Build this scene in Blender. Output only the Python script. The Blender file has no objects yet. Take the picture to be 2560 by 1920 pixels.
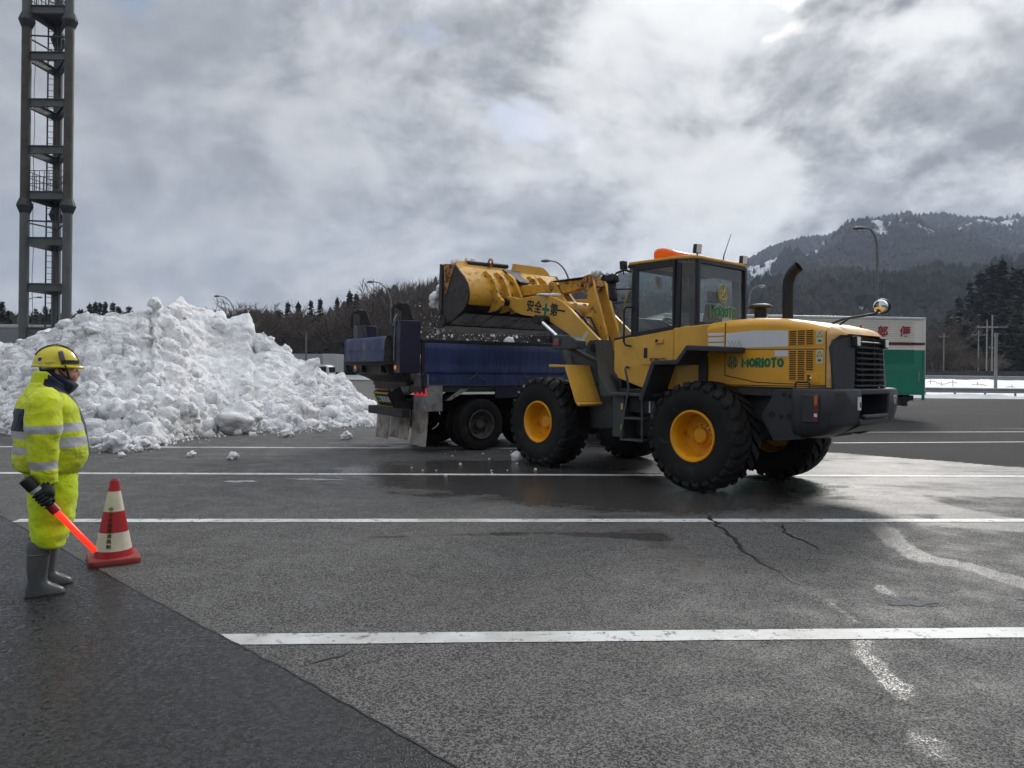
import bpy, bmesh, math, random
import numpy as np
from mathutils import Vector, Matrix, Euler, noise as mnoise
R_ = math.radians
sc = bpy.context.scene
col = sc.collection
random.seed(7); rng = np.random.default_rng(7)

# ------------------------------------------------------------------ camera
FPX, CAM_H, ROLL, Y0 = 1800.0, 1.6, 0.0115, 925.0        # photo pixels (2560 wide), eye height, roll, row of the horizon
cR = np.array([math.cos(ROLL), 0, math.sin(ROLL)]); cU = np.array([-math.sin(ROLL), 0, math.cos(ROLL)]); cW = np.array([0, 1.0, 0])
cC = np.array([0, 0, CAM_H])
cam = bpy.data.cameras.new('camera'); camo = bpy.data.objects.new('camera', cam); col.objects.link(camo)
cam.sensor_width = 36.0; cam.lens = 36.0 * FPX / 2560.0; cam.shift_y = (Y0 - 960.0) / 2560.0
cam.clip_start = 0.1; cam.clip_end = 20000
camo.matrix_world = Matrix(((cR[0], cU[0], 0, 0), (cR[1], cU[1], -1, 0), (cR[2], cU[2], 0, CAM_H), (0, 0, 0, 1)))
sc.camera = camo

def ray(x, y): return cW + cR * (x - 1280) / FPX - cU * (y - Y0) / FPX
def at(x, y, d): return Vector(cC + ray(x, y) * d)                     # photo pixel -> point at depth d
def gnd(x, y, z=0.0):                                                  # photo pixel -> point on the ground
    r = ray(x, y); return Vector(cC + r * ((z - CAM_H) / r[2]))

# ------------------------------------------------------------------ light
SUN_EL, SUN_AZ = R_(29), R_(27)                                        # sun behind thin cloud, ahead and to the right
sdir = Vector((math.sin(SUN_AZ) * math.cos(SUN_EL), math.cos(SUN_AZ) * math.cos(SUN_EL), math.sin(SUN_EL)))
sl = bpy.data.lights.new('sun', 'SUN'); slo = bpy.data.objects.new('sun', sl); col.objects.link(slo)
sl.energy = 1.5; sl.angle = R_(12); sl.color = (1, .96, .9)
slo.rotation_euler = sdir.to_track_quat('Z', 'Y').to_euler()
vs = sc.view_settings
sc.display_settings.display_device = 'sRGB'; vs.view_transform = 'Standard'; vs.look = 'None'; vs.gamma = 1; vs.exposure = 0.35; vs.use_curve_mapping = False
sc.cycles.max_bounces = 4; sc.cycles.diffuse_bounces = 2; sc.cycles.glossy_bounces = 2; sc.cycles.transmission_bounces = 4
sc.cycles.use_adaptive_sampling = True; sc.cycles.adaptive_threshold = .03; sc.cycles.transparent_max_bounces = 10; sc.cycles.volume_bounces = 0; sc.cycles.use_denoising = True
sc.cycles.caustics_reflective = False; sc.cycles.caustics_refractive = False

# ------------------------------------------------------------------ node helper
class NT:
    def __init__(s, tree): s.t = tree; tree.nodes.clear()
    def n(s, typ, **k):
        nd = s.t.nodes.new(typ); ins = k.pop('ins', {})
        for a, b in k.items(): setattr(nd, a, b)
        for a, b in ins.items(): s.set(nd.inputs[a], b)
        return nd
    def set(s, sock, v):
        if isinstance(v, bpy.types.NodeSocket): s.t.links.new(v, sock)
        elif v is not None:
            if isinstance(v, (tuple, list)) and sock.type == 'RGBA' and len(v) == 3: v = (*v, 1)
            sock.default_value = v
    def math(s, op, a, b=None, c=None, clamp=False):
        nd = s.n('ShaderNodeMath', operation=op, use_clamp=clamp); s.set(nd.inputs[0], a)
        if b is not None: s.set(nd.inputs[1], b)
        if c is not None: s.set(nd.inputs[2], c)
        return nd.outputs[0]
    def vmath(s, op, a, b=None, scale=None):
        nd = s.n('ShaderNodeVectorMath', operation=op); s.set(nd.inputs[0], a)
        if b is not None: s.set(nd.inputs[1], b)
        if scale is not None: s.set(nd.inputs['Scale'], scale)
        return nd.outputs['Value'] if op in ('DOT_PRODUCT', 'LENGTH', 'DISTANCE') else nd.outputs[0]
    def noise(s, vec, scale, detail=4, rough=.55, dist=0.0, out='Fac', dim='3D', lac=2.0):
        nd = s.n('ShaderNodeTexNoise', noise_dimensions=dim)
        s.set(nd.inputs['Vector'], vec); s.set(nd.inputs['Scale'], scale); s.set(nd.inputs['Detail'], detail)
        s.set(nd.inputs['Roughness'], rough); s.set(nd.inputs['Distortion'], dist); s.set(nd.inputs['Lacunarity'], lac)
        return nd.outputs[out]
    def voro(s, vec, scale, feature='F1', out='Distance', rand=1.0):
        nd = s.n('ShaderNodeTexVoronoi', feature=feature)
        s.set(nd.inputs['Vector'], vec); s.set(nd.inputs['Scale'], scale); s.set(nd.inputs['Randomness'], rand)
        return nd.outputs[out]
    def ss(s, v, a, b, lo=0.0, hi=1.0):
        nd = s.n('ShaderNodeMapRange', interpolation_type='SMOOTHSTEP'); s.set(nd.inputs[0], v)
        for i, q in ((1, a), (2, b), (3, lo), (4, hi)): s.set(nd.inputs[i], q)
        return nd.outputs[0]
    def mix(s, f, a, b, mode='MIX'):
        nd = s.n('ShaderNodeMix', data_type='RGBA', blend_type=mode, clamp_factor=True)
        s.set(nd.inputs[0], f); s.set(nd.inputs[6], a); s.set(nd.inputs[7], b); return nd.outputs[2]
    def lerp(s, f, a, b):
        nd = s.n('ShaderNodeMix', data_type='FLOAT', clamp_factor=True)
        s.set(nd.inputs[0], f); s.set(nd.inputs[2], a); s.set(nd.inputs[3], b); return nd.outputs[0]
    def mapping(s, vec, scale=(1, 1, 1), loc=(0, 0, 0), rot=(0, 0, 0)):
        nd = s.n('ShaderNodeMapping'); s.set(nd.inputs['Vector'], vec); nd.inputs['Scale'].default_value = scale
        nd.inputs['Location'].default_value = loc; nd.inputs['Rotation'].default_value = rot; return nd.outputs[0]
    def sep(s, v):
        nd = s.n('ShaderNodeSeparateXYZ'); s.set(nd.inputs[0], v); return nd.outputs
    def comb(s, x, y, z):
        nd = s.n('ShaderNodeCombineXYZ')
        for i, q in enumerate((x, y, z)): s.set(nd.inputs[i], q)
        return nd.outputs[0]
    def bump(s, h, strength=.3, dist=.01, normal=None):
        nd = s.n('ShaderNodeBump'); s.set(nd.inputs['Height'], h); nd.inputs['Strength'].default_value = strength
        s.set(nd.inputs['Distance'], dist)
        if normal is not None: s.set(nd.inputs['Normal'], normal)
        return nd.outputs[0]

# ------------------------------------------------------------------ sky: Nishita behind a broken overcast
w = bpy.data.worlds.new('World'); sc.world = w; w.use_nodes = True
N = NT(w.node_tree)
tc = N.n('ShaderNodeTexCoord').outputs['Generated']
sky = N.n('ShaderNodeTexSky', sky_type='NISHITA', sun_disc=False, sun_elevation=SUN_EL, sun_rotation=SUN_AZ, altitude=100.0, air_density=1.0, dust_density=1.5, ozone_density=1.0)
dx, dy, dz = N.sep(tc)
zc = N.math('ADD', N.math('MAXIMUM', dz, 0.0), .55)
P2 = N.comb(N.math('DIVIDE', dx, zc), N.math('DIVIDE', dy, zc), 0.0)
CLX, CLY, GAPX, GAPY = 12.6, 5.1, 0.0, 0.0
P2 = N.mapping(P2, loc=(CLX, CLY, 0))
big = N.noise(P2, 1.25, 3, .5, .3)
mid = N.noise(P2, 3.0, 11, .60, .25)
puff = N.noise(N.mapping(P2, loc=(.02, .03, 0)), 3.0, 11, .60, .25)        # the same cloud shifted towards the sun: lit rims
ca = N.vmath('DOT_PRODUCT', tc, tuple(sdir))                             # cosine of the angle to the veiled sun
cam_ = N.math('MAXIMUM', ca, 0.0)
glow = N.math('POWER', cam_, 5.0); glow2 = N.math('POWER', cam_, 28.0)
fin = N.noise(P2, 11.0, 6, .62, .3)
t = N.math('ADD', N.math('ADD', N.math('MULTIPLY', big, .42), N.math('MULTIPLY', mid, .48)), N.math('MULTIPLY', fin, .11))
thin = N.ss(t, .445, .57)                                                # thin, bright cloud; the rest is thick and grey
rim = N.math('MULTIPLY', N.math('SUBTRACT', mid, puff), 2.0)
base_l = N.math('ADD', .31, N.math('MULTIPLY', thin, .13))
lit = N.math('MULTIPLY', glow, N.math('ADD', .04, N.math('MULTIPLY', thin, .50)))
lit = N.math('ADD', lit, N.math('MULTIPLY', glow2, N.math('ADD', .04, N.math('MULTIPLY', thin, .30))))
lit = N.math('ADD', lit, N.math('MULTIPLY', rim, N.math('ADD', .16, N.math('MULTIPLY', glow, .95))))
lum = N.math('MAXIMUM', N.math('ADD', base_l, lit), .2)
lum = N.math('MULTIPLY', N.math('DIVIDE', lum, N.math('ADD', 1.0, N.math('MULTIPLY', N.math('MULTIPLY', lum, lum), .42))), 1.0)   # the bright breaks stay below white
low = N.ss(dz, .02, .22, 1.22, 1.0)                                       # paler towards the horizon
zen = N.ss(dz, .35, .95, 1.0, 3.0)                                       # an overcast sky is brightest overhead
lum = N.math('MULTIPLY', N.math('MULTIPLY', lum, zen), low)
tint = N.mix(N.math('ADD', N.math('MULTIPLY', thin, .45), N.math('MULTIPLY', glow, .7)), (.94, .98, 1.06), (1.0, 1.0, .98))
cl = N.vmath('SCALE', tint, scale=N.math('MULTIPLY', lum, 10.0))
gap = N.math('MULTIPLY', N.ss(N.math('ADD', N.math('MULTIPLY', N.noise(N.mapping(P2, loc=(GAPX, GAPY, 0)), 2.6, 4, .6, .4), .8), N.math('MULTIPLY', mid, .2)), .575, .64), N.ss(dz, .2, .3))
skc = N.mix(gap, cl, N.vmath('SCALE', sky.outputs[0], scale=.8))
bg = N.n('ShaderNodeBackground', ins={'Color': skc, 'Strength': .1})
N.n('ShaderNodeOutputWorld', ins={'Surface': bg.outputs[0]})
w.cycles.sampling_method = 'MANUAL'; w.cycles.sample_map_resolution = 1024

# ------------------------------------------------------------------ materials
MAT = {}
def pbr(name, base, rough=.6, metal=0.0, var=.12, vs_=3.0, bump=0.0, bs=80.0, dirt=None, spec=.5, coat=0.0, trans=0.0, ior=1.45, alpha=1.0, emit=None, estr=0.0, rvar=.15, sss=0.0):
    """Painted/plain surface: colour with mottled variation, uneven gloss, optional dirt (colour, threshold, scale) and fine relief."""
    if name in MAT: return MAT[name]
    m = bpy.data.materials.new(name); m.use_nodes = True; n = NT(m.node_tree); MAT[name] = m
    co = n.n('ShaderNodeTexCoord').outputs['Object']
    nz = n.noise(co, vs_, 5, .6)
    f = n.ss(nz, .3, .7)
    lo = tuple(c * (1 - var) for c in base); hi = tuple(min(1, c * (1 + var)) for c in base)
    c = n.mix(f, lo, hi)
    r = n.math('ADD', rough - rvar * .5, n.math('MULTIPLY', n.noise(co, vs_ * 2.3, 4), rvar), clamp=True)
    if dirt:
        dcol, th, dsc = dirt
        d = n.ss(n.noise(co, dsc, 7, .68, .4), th, th + .12)
        c = n.mix(d, c, dcol); r = n.lerp(d, r, .85)
    b = n.n('ShaderNodeBsdfPrincipled', ins={'Base Color': c, 'Roughness': r, 'Metallic': metal, 'IOR': ior, 'Specular IOR Level': spec, 'Alpha': alpha, 'Coat Weight': coat, 'Transmission Weight': trans})
    if sss: n.set(b.inputs['Subsurface Weight'], sss)
    if emit: n.set(b.inputs['Emission Color'], emit); n.set(b.inputs['Emission Strength'], estr)
    if bump: n.set(b.inputs['Normal'], n.bump(n.noise(co, bs, 4, .6), .5, bump))
    n.n('ShaderNodeOutputMaterial', ins={'Surface': b.outputs[0]})
    return m

def glass(name, tint=(.8, .87, .85), rough=.02, clear=.75):
    """Window pane seen as a thin sheet: clear with a tint, plus sky reflections."""
    if name in MAT: return MAT[name]
    m = bpy.data.materials.new(name); m.use_nodes = True; n = NT(m.node_tree); MAT[name] = m
    tr = n.n('ShaderNodeBsdfTransparent', ins={'Color': tint}); gl = n.n('ShaderNodeBsdfGlossy', ins={'Color': (1, 1, 1), 'Roughness': rough})
    co = n.n('ShaderNodeTexCoord').outputs['Object']
    df = n.n('ShaderNodeBsdfDiffuse', ins={'Color': (.42, .46, .45)})
    ge = n.n('ShaderNodeNewGeometry'); fc = n.math('ABSOLUTE', n.vmath('DOT_PRODUCT', ge.outputs['Normal'], ge.outputs['Incoming']))
    fr = n.math('ADD', .045, n.math('MULTIPLY', n.math('POWER', n.math('SUBTRACT', 1.0, fc, clamp=True), 5.0), .95))
    a = n.n('ShaderNodeMixShader', ins={0: n.math('MULTIPLY', fr, 1.5, clamp=True), 1: tr.outputs[0], 2: gl.outputs[0]})
    dust_sheen = n.math('MULTIPLY', n.ss(n.noise(co, 2.5, 6, .6), .35, .8), 1 - clear)  # dust film; pale sky reflection is also put into its diffuse colour
    b = n.n('ShaderNodeMixShader', ins={0: dust_sheen, 1: a.outputs[0], 2: df.outputs[0]})
    n.n('ShaderNodeOutputMaterial', ins={'Surface': b.outputs[0]})
    return m

# ------------------------------------------------------------------ mesh builder
class MB:
    def __init__(s, M=None): s.v = []; s.f = []; s.m = []; s.M = M
    def add(s, vs, fs, mi=0):
        o = len(s.v); s.v += [tuple(p) for p in vs]
        for f in fs: s.f.append([i + o for i in f]); s.m.append(mi)
        return s
    def box(s, c, size, rot=None, mi=0):
        h = [q / 2 for q in size]
        vs = [Vector((x * h[0], y * h[1], z * h[2])) for x in (-1, 1) for y in (-1, 1) for z in (-1, 1)]
        if rot is not None:
            m = rot if isinstance(rot, Matrix) else Euler(rot).to_matrix()
            vs = [m @ p for p in vs]
        c = Vector(c)
        return s.hexa([p + c for p in vs], mi)
    def bb(s, x0, x1, y0, y1, z0, z1, mi=0):
        return s.box(((x0 + x1) / 2, (y0 + y1) / 2, (z0 + z1) / 2), (abs(x1 - x0), abs(y1 - y0), abs(z1 - z0)), mi=mi)
    def hexa(s, vs, mi=0):                                             # order as itertools.product(x, y, z)
        return s.add(vs, [(0, 1, 3, 2), (4, 6, 7, 5), (0, 4, 5, 1), (2, 3, 7, 6), (0, 2, 6, 4), (1, 5, 7, 3)], mi)
    def prism(s, poly, a, b, ax='y', mi=0):                            # 2-D outline extruded along an axis from a to b
        def P(p, q):
            return {'y': (p[0], q, p[1]), 'x': (q, p[0], p[1]), 'z': (p[0], p[1], q)}[ax]
        n = len(poly); vs = [P(p, a) for p in poly] + [P(p, b) for p in poly]
        fs = [list(range(n))[::-1], list(range(n, 2 * n))] + [(i, (i + 1) % n, n + (i + 1) % n, n + i) for i in range(n)]
        return s.add(vs, fs, mi)
    def strip(s, pts, t, a, b, ax='y', mi=0):                          # a bent plate: open polyline of thickness t
        n = len(pts); P = [Vector(p) for p in pts]; L = []
        for i in range(n):
            d = (P[min(i + 1, n - 1)] - P[max(i - 1, 0)]).normalized(); L.append(P[i] + Vector((-d.y, d.x)) * t)
        for i in range(n - 1): s.prism([P[i], P[i + 1], L[i + 1], L[i]], a, b, ax, mi)
        return s
    def tube(s, pts, r, n=8, cap=True, mi=0):
        P = [Vector(p) for p in pts]; rr = r if isinstance(r, (list, tuple)) else [r] * len(P)
        rings = []; up = None
        for i, p in enumerate(P):
            d = (P[min(i + 1, len(P) - 1)] - P[max(i - 1, 0)]).normalized()
            if up is None: up = Vector((0, 0, 1)) if abs(d.z) < .9 else Vector((1, 0, 0))
            a = d.cross(up).normalized(); b = a.cross(d).normalized(); up = b
            rings.append([p + (a * math.cos(2 * math.pi * k / n) + b * math.sin(2 * math.pi * k / n)) * rr[i] for k in range(n)])
        return s.loft(rings, cap, mi)
    def cyl(s, p0, p1, r0, r1=None, n=16, mi=0): return s.tube([p0, p1], [r0, r0 if r1 is None else r1], n, True, mi)
    def loft(s, rings, cap=True, mi=0, closed=True):
        n = len(rings[0]); vs = [p for r in rings for p in r]; fs = []
        mf = mi if callable(mi) else (lambda i, k: mi)
        ms = []
        for i in range(len(rings) - 1):
            for k in range(n if closed else n - 1):
                fs.append((i * n + k, i * n + (k + 1) % n, (i + 1) * n + (k + 1) % n, (i + 1) * n + k)); ms.append(mf(i, k))
        if cap: fs.append(list(range(n))[::-1]); fs.append([(len(rings) - 1) * n + k for k in range(n)]); ms += [mf(0, 0), mf(len(rings) - 2, 0)]
        o = len(s.v); s.v += [tuple(p) for p in vs]; s.f += [[q + o for q in f] for f in fs]; s.m += ms
        return s
    def lathe(s, prof, c=(0, 0, 0), ax='z', n=24, mi=0, a0=0.0, cap=False):   # profile of (radius, height) turned about an axis
        rings = []
        for r, h in prof:
            ring = []
            for k in range(n):
                t = a0 + 2 * math.pi * k / n; u, q = r * math.cos(t), r * math.sin(t)
                ring.append({'z': (c[0] + u, c[1] + q, c[2] + h), 'y': (c[0] + q, c[1] + h, c[2] + u), 'x': (c[0] + h, c[1] + u, c[2] + q)}[ax])
            rings.append(ring)
        return s.loft(rings, cap, mi)
    def ball(s, c, r, sub=2, jit=0.0, seed=0, sc_=(1, 1, 1), mi=0, fq=2.2):
        bm = bmesh.new(); bmesh.ops.create_icosphere(bm, subdivisions=sub, radius=1)
        vs = []
        off = Vector((seed * 3.7 + .3, seed * 1.9 + .1, seed * .7))
        for v in bm.verts:
            k = 1 + (jit * (mnoise.fractal(v.co * fq + off, 1.0, 2.0, 4) + .5 * mnoise.noise(v.co * fq * .5 + off)) if jit else 0)
            vs.append(Vector(c) + Vector((v.co.x * r * sc_[0] * k, v.co.y * r * sc_[1] * k, v.co.z * r * sc_[2] * k)))
        fs = [[v.index for v in f.verts] for f in bm.faces]; bm.free()
        return s.add(vs, fs, mi)
    def mesh(s, name, smooth=35):
        me = bpy.data.meshes.new(name)
        v = s.v if s.M is None else [tuple(s.M @ Vector(p)) for p in s.v]
        me.from_pydata(v, [], s.f); me.polygons.foreach_set('material_index', s.m)
        if smooth:
            me.polygons.foreach_set('use_smooth', [True] * len(me.polygons))
            if smooth < 180: me.set_sharp_from_angle(angle=R_(smooth))
        return me
    def build(s, name, mats, parent=None, smooth=35, bevel=0.0, recalc=True):
        me = s.mesh(name, smooth)
        if recalc:
            bm = bmesh.new(); bm.from_mesh(me); bmesh.ops.recalc_face_normals(bm, faces=bm.faces[:]); bm.to_mesh(me); bm.free()
            if smooth and smooth < 180: me.set_sharp_from_angle(angle=R_(smooth))
        for m in (mats if isinstance(mats, (list, tuple)) else [mats]): me.materials.append(m)
        o = bpy.data.objects.new(name, me); col.objects.link(o); o.parent = parent
        if bevel:
            b = o.modifiers.new('bevel', 'BEVEL'); b.width = bevel; b.segments = 2; b.limit_method = 'ANGLE'; b.angle_limit = R_(40); b.harden_normals = False
        return o

def tag(o, label=None, cat=None, group=None, kind=None):
    if label: o['label'] = label
    if cat: o['category'] = cat
    if group: o['group'] = group
    if kind: o['kind'] = kind
    return o
def thing(name, label, cat, loc=(0, 0, 0), rz=0.0, group=None):
    o = bpy.data.objects.new(name, None); col.objects.link(o); o.location = loc; o.rotation_euler = (0, 0, rz); o.empty_display_size = .2
    return tag(o, label, cat, group)
def child(name, parent, loc, rz=0.0):
    o = bpy.data.objects.new(name, None); col.objects.link(o); o.location = loc; o.rotation_euler = (0, 0, rz); o.parent = parent; return o
def copy_tree(o, parent=None):
    c = o.copy(); col.objects.link(c); c.parent = parent
    for ch in list(o.children): copy_tree(ch, c)
    return c
def text(name, s_, size, mat, parent, loc, xdir, zdir, bold=0.0, ext=.002, ax='CENTER', sx=1.0, sp=1.0):
    """Lettering as flat raised mesh; xdir runs along the line, zdir up the letters."""
    cu = bpy.data.curves.new(name, 'FONT'); cu.body = s_; cu.size = size; cu.align_x = ax; cu.align_y = 'CENTER'; cu.offset = bold; cu.extrude = ext; cu.space_character = sp; cu.resolution_u = 4
    tmp = bpy.data.objects.new(name, cu); col.objects.link(tmp)
    me = bpy.data.meshes.new_from_object(tmp.evaluated_get(bpy.context.evaluated_depsgraph_get()))
    bpy.data.objects.remove(tmp); bpy.data.curves.remove(cu)
    o = bpy.data.objects.new(name, me); col.objects.link(o); me.materials.clear(); me.materials.append(mat); o.parent = parent
    x = Vector(xdir).normalized(); z = Vector(zdir).normalized(); n = x.cross(z)
    o.matrix_local = Matrix(((x.x * sx, z.x, n.x, loc[0]), (x.y * sx, z.y, n.y, loc[1]), (x.z * sx, z.z, n.z, loc[2]), (0, 0, 0, 1)))
    return o

STROKES = {'M': [[(0, 0), (.02, 1), (.45, .30), (.88, 1), (.90, 0)]], 'O': [[(.42 + .36 * math.cos(a), .5 + .42 * math.sin(a)) for a in [k * math.pi / 9 for k in range(19)]]],
           'R': [[(.02, 0), (.02, 1), (.45, 1), (.62, .86), (.60, .62), (.40, .50), (.10, .50)], [(.32, .48), (.62, 0)]], 'I': [[(.05, 0), (.05, 1)]], 'T': [[(0, .98), (.66, .98)], [(.33, .95), (.33, 0)]]}
ADV = {'M': 1.22, 'O': 1.12, 'R': .98, 'I': .42, 'T': .98}
def bubble(name, word, h, width, fat, mat, parent, loc, xdir, thick=.004):
    """fat rounded lettering drawn with strokes; loc is the centre, xdir the reading direction"""
    tot = sum(ADV[c] for c in word) - .2; sx = width / (tot * h); x = 0.0; xd = Vector(xdir).normalized(); nd = xd.cross(Vector((0, 0, 1))); c0 = Vector(loc)
    mb = MB()
    for ch in word:
        for st in STROKES[ch]:
            t = MB(); pts = [((x + p[0]) * h * sx, 0.0, (p[1] - .5) * h) for p in st]; ring = ch == 'O'
            t.tube(pts, fat, 10, not ring)
            for p in (pts[0], pts[-1]): t.ball(p, fat, 1)
            for v in t.v: mb.v.append(tuple(c0 + xd * (v[0] - width / 2) + Vector((0, 0, v[2])) + nd * (v[1] / fat * thick)))
            o = len(mb.v) - len(t.v); mb.f += [[i + o for i in f] for f in t.f]; mb.m += t.m
        x += ADV[ch]
    return mb.build(name, mat, parent)
# ================================================================== ground
K = 2560 / 2212.0                                                       # factor from the preview scale used for measuring
def g2(x, y, z=0.0): return gnd(x * K, y * K, z)
def seg_dist(X, Y, pts):
    """distance of grid points to a polyline"""
    d = np.full(X.shape, 1e9)
    for a, b in zip(pts[:-1], pts[1:]):
        ax, ay, bx, by = a[0], a[1], b[0], b[1]; L2 = (bx - ax) ** 2 + (by - ay) ** 2 + 1e-9
        t = np.clip(((X - ax) * (bx - ax) + (Y - ay) * (by - ay)) / L2, 0, 1)
        d = np.minimum(d, np.hypot(X - ax - t * (bx - ax), Y - ay - t * (by - ay)))
    return d
def in_poly(X, Y, poly):
    ins = np.zeros(X.shape, bool); n = len(poly)
    for i in range(n):
        x1, y1 = poly[i][0], poly[i][1]; x2, y2 = poly[(i + 1) % n][0], poly[(i + 1) % n][1]
        c = ((y1 > Y) != (y2 > Y)) & (X < (x2 - x1) * (Y - y1) / (y2 - y1 + 1e-12) + x1); ins ^= c
    return ins
gx = np.concatenate([-np.geomspace(2300, 16, 40), np.arange(-15.8, 18, .11), np.geomspace(18.2, 2300, 40)])
gy = np.concatenate([-np.geomspace(300, 1.5, 25), np.arange(-1.2, 4, .4), np.arange(4, 34, .11), np.geomspace(34.3, 2350, 60)])
GX, GY = np.meshgrid(gx, gy)
wet = np.full(GX.shape, .34)
def blob(px, py, rx, ry, amt, ang=0.0):
    c = g2(px, py); ca_, sa_ = math.cos(ang), math.sin(ang); X = GX - c.x; Y = GY - c.y
    u = (X * ca_ + Y * sa_) / rx; v = (-X * sa_ + Y * ca_) / ry
    return amt * np.exp(-(u * u + v * v))
def streak(pts, wd, amt):
    return amt * np.exp(-(seg_dist(GX, GY, [g2(*p) for p in pts]) / wd) ** 2)
glint = np.zeros(GX.shape)                                              # thin film of melt water over the coarse stones
glint += streak([(1880, 1062), (1960, 1085), (2080, 1110), (2300, 1150)], .38, .75)
glint += streak([(1890, 1130), (1935, 1170), (1990, 1205), (2090, 1222), (2160, 1245), (2300, 1290)], .11, .95)
glint += streak([(1860, 1090), (1990, 1125), (2220, 1140)], .30, .5)
glint += streak([(1845, 1375), (1880, 1420), (1925, 1470), (1955, 1510), (2000, 1590), (2070, 1680)], .05, .9)
glint += streak([(1895, 1265), (1925, 1290), (1950, 1305)], .05, .7)
glint += streak([(1790, 984), (1950, 994), (2300, 1016)], .55, .8) + streak([(1840, 1022), (2010, 1042), (2300, 1064)], .28, .7) + blob(1960, 1025, 2.6, 1.3, .85, .1) + blob(2150, 1060, 2.2, .7, .5, .05) + blob(1800, 1010, 1.6, 1.0, .5)
glint += blob(1700, 1085, 1.2, .5, .3) + blob(1330, 990, 1.2, .6, .35) + blob(470, 985, 2.5, .7, .3)
damp = np.zeros(GX.shape)                                               # smooth soaked patches, oily round the machine
damp += blob(1150, 1040, 2.6, 1.6, .9) + blob(1450, 1080, 1.6, .9, .9) + blob(1700, 1050, 1.3, .8, .6) + blob(1000, 1010, 2.0, 1.4, .6)
damp += streak([(1300, 1130), (1420, 1165), (1490, 1215), (1500, 1260)], .32, .42) + streak([(800, 1160), (1150, 1152), (1420, 1160)], .12, .55)
damp += streak([(960, 1300), (1080, 1307)], .1, .35) + streak([(1790, 1300), (1850, 1345)], .08, .45)
damp += blob(900, 960, 2.0, .8, .5) + blob(1400, 960, 3.0, 1.5, .6) + blob(250, 960, 3, .8, .5)
A_, B_ = g2(1785, 976), g2(2300, 1018)                                   # straight joint where darker asphalt starts beyond
zone = ((GX - A_.x) * (B_.y - A_.y) - (GY - A_.y) * (B_.x - A_.x) < 0) & (GX > 3.5)
zone = zone.astype(float)
glint = np.clip(glint * 1.35, 0, 1.1) * (1 - .75 * zone); damp = np.clip(damp, 0, 1) * (1 - zone)
me = bpy.data.meshes.new('asphalt_ground')
ny, nx = GX.shape; idx = np.arange(nx * ny).reshape(ny, nx)
faces = np.stack([idx[:-1, :-1], idx[:-1, 1:], idx[1:, 1:], idx[1:, :-1]], -1).reshape(-1, 4)
me.from_pydata(np.stack([GX, GY, np.zeros_like(GX)], -1).reshape(-1, 3).tolist(), [], faces.tolist())
for nm, arr in (('glint', glint), ('damp', damp), ('zone', zone)):
    at_ = me.attributes.new(nm, 'FLOAT', 'POINT'); at_.data.foreach_set('value', arr.ravel().astype(np.float32))

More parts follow.
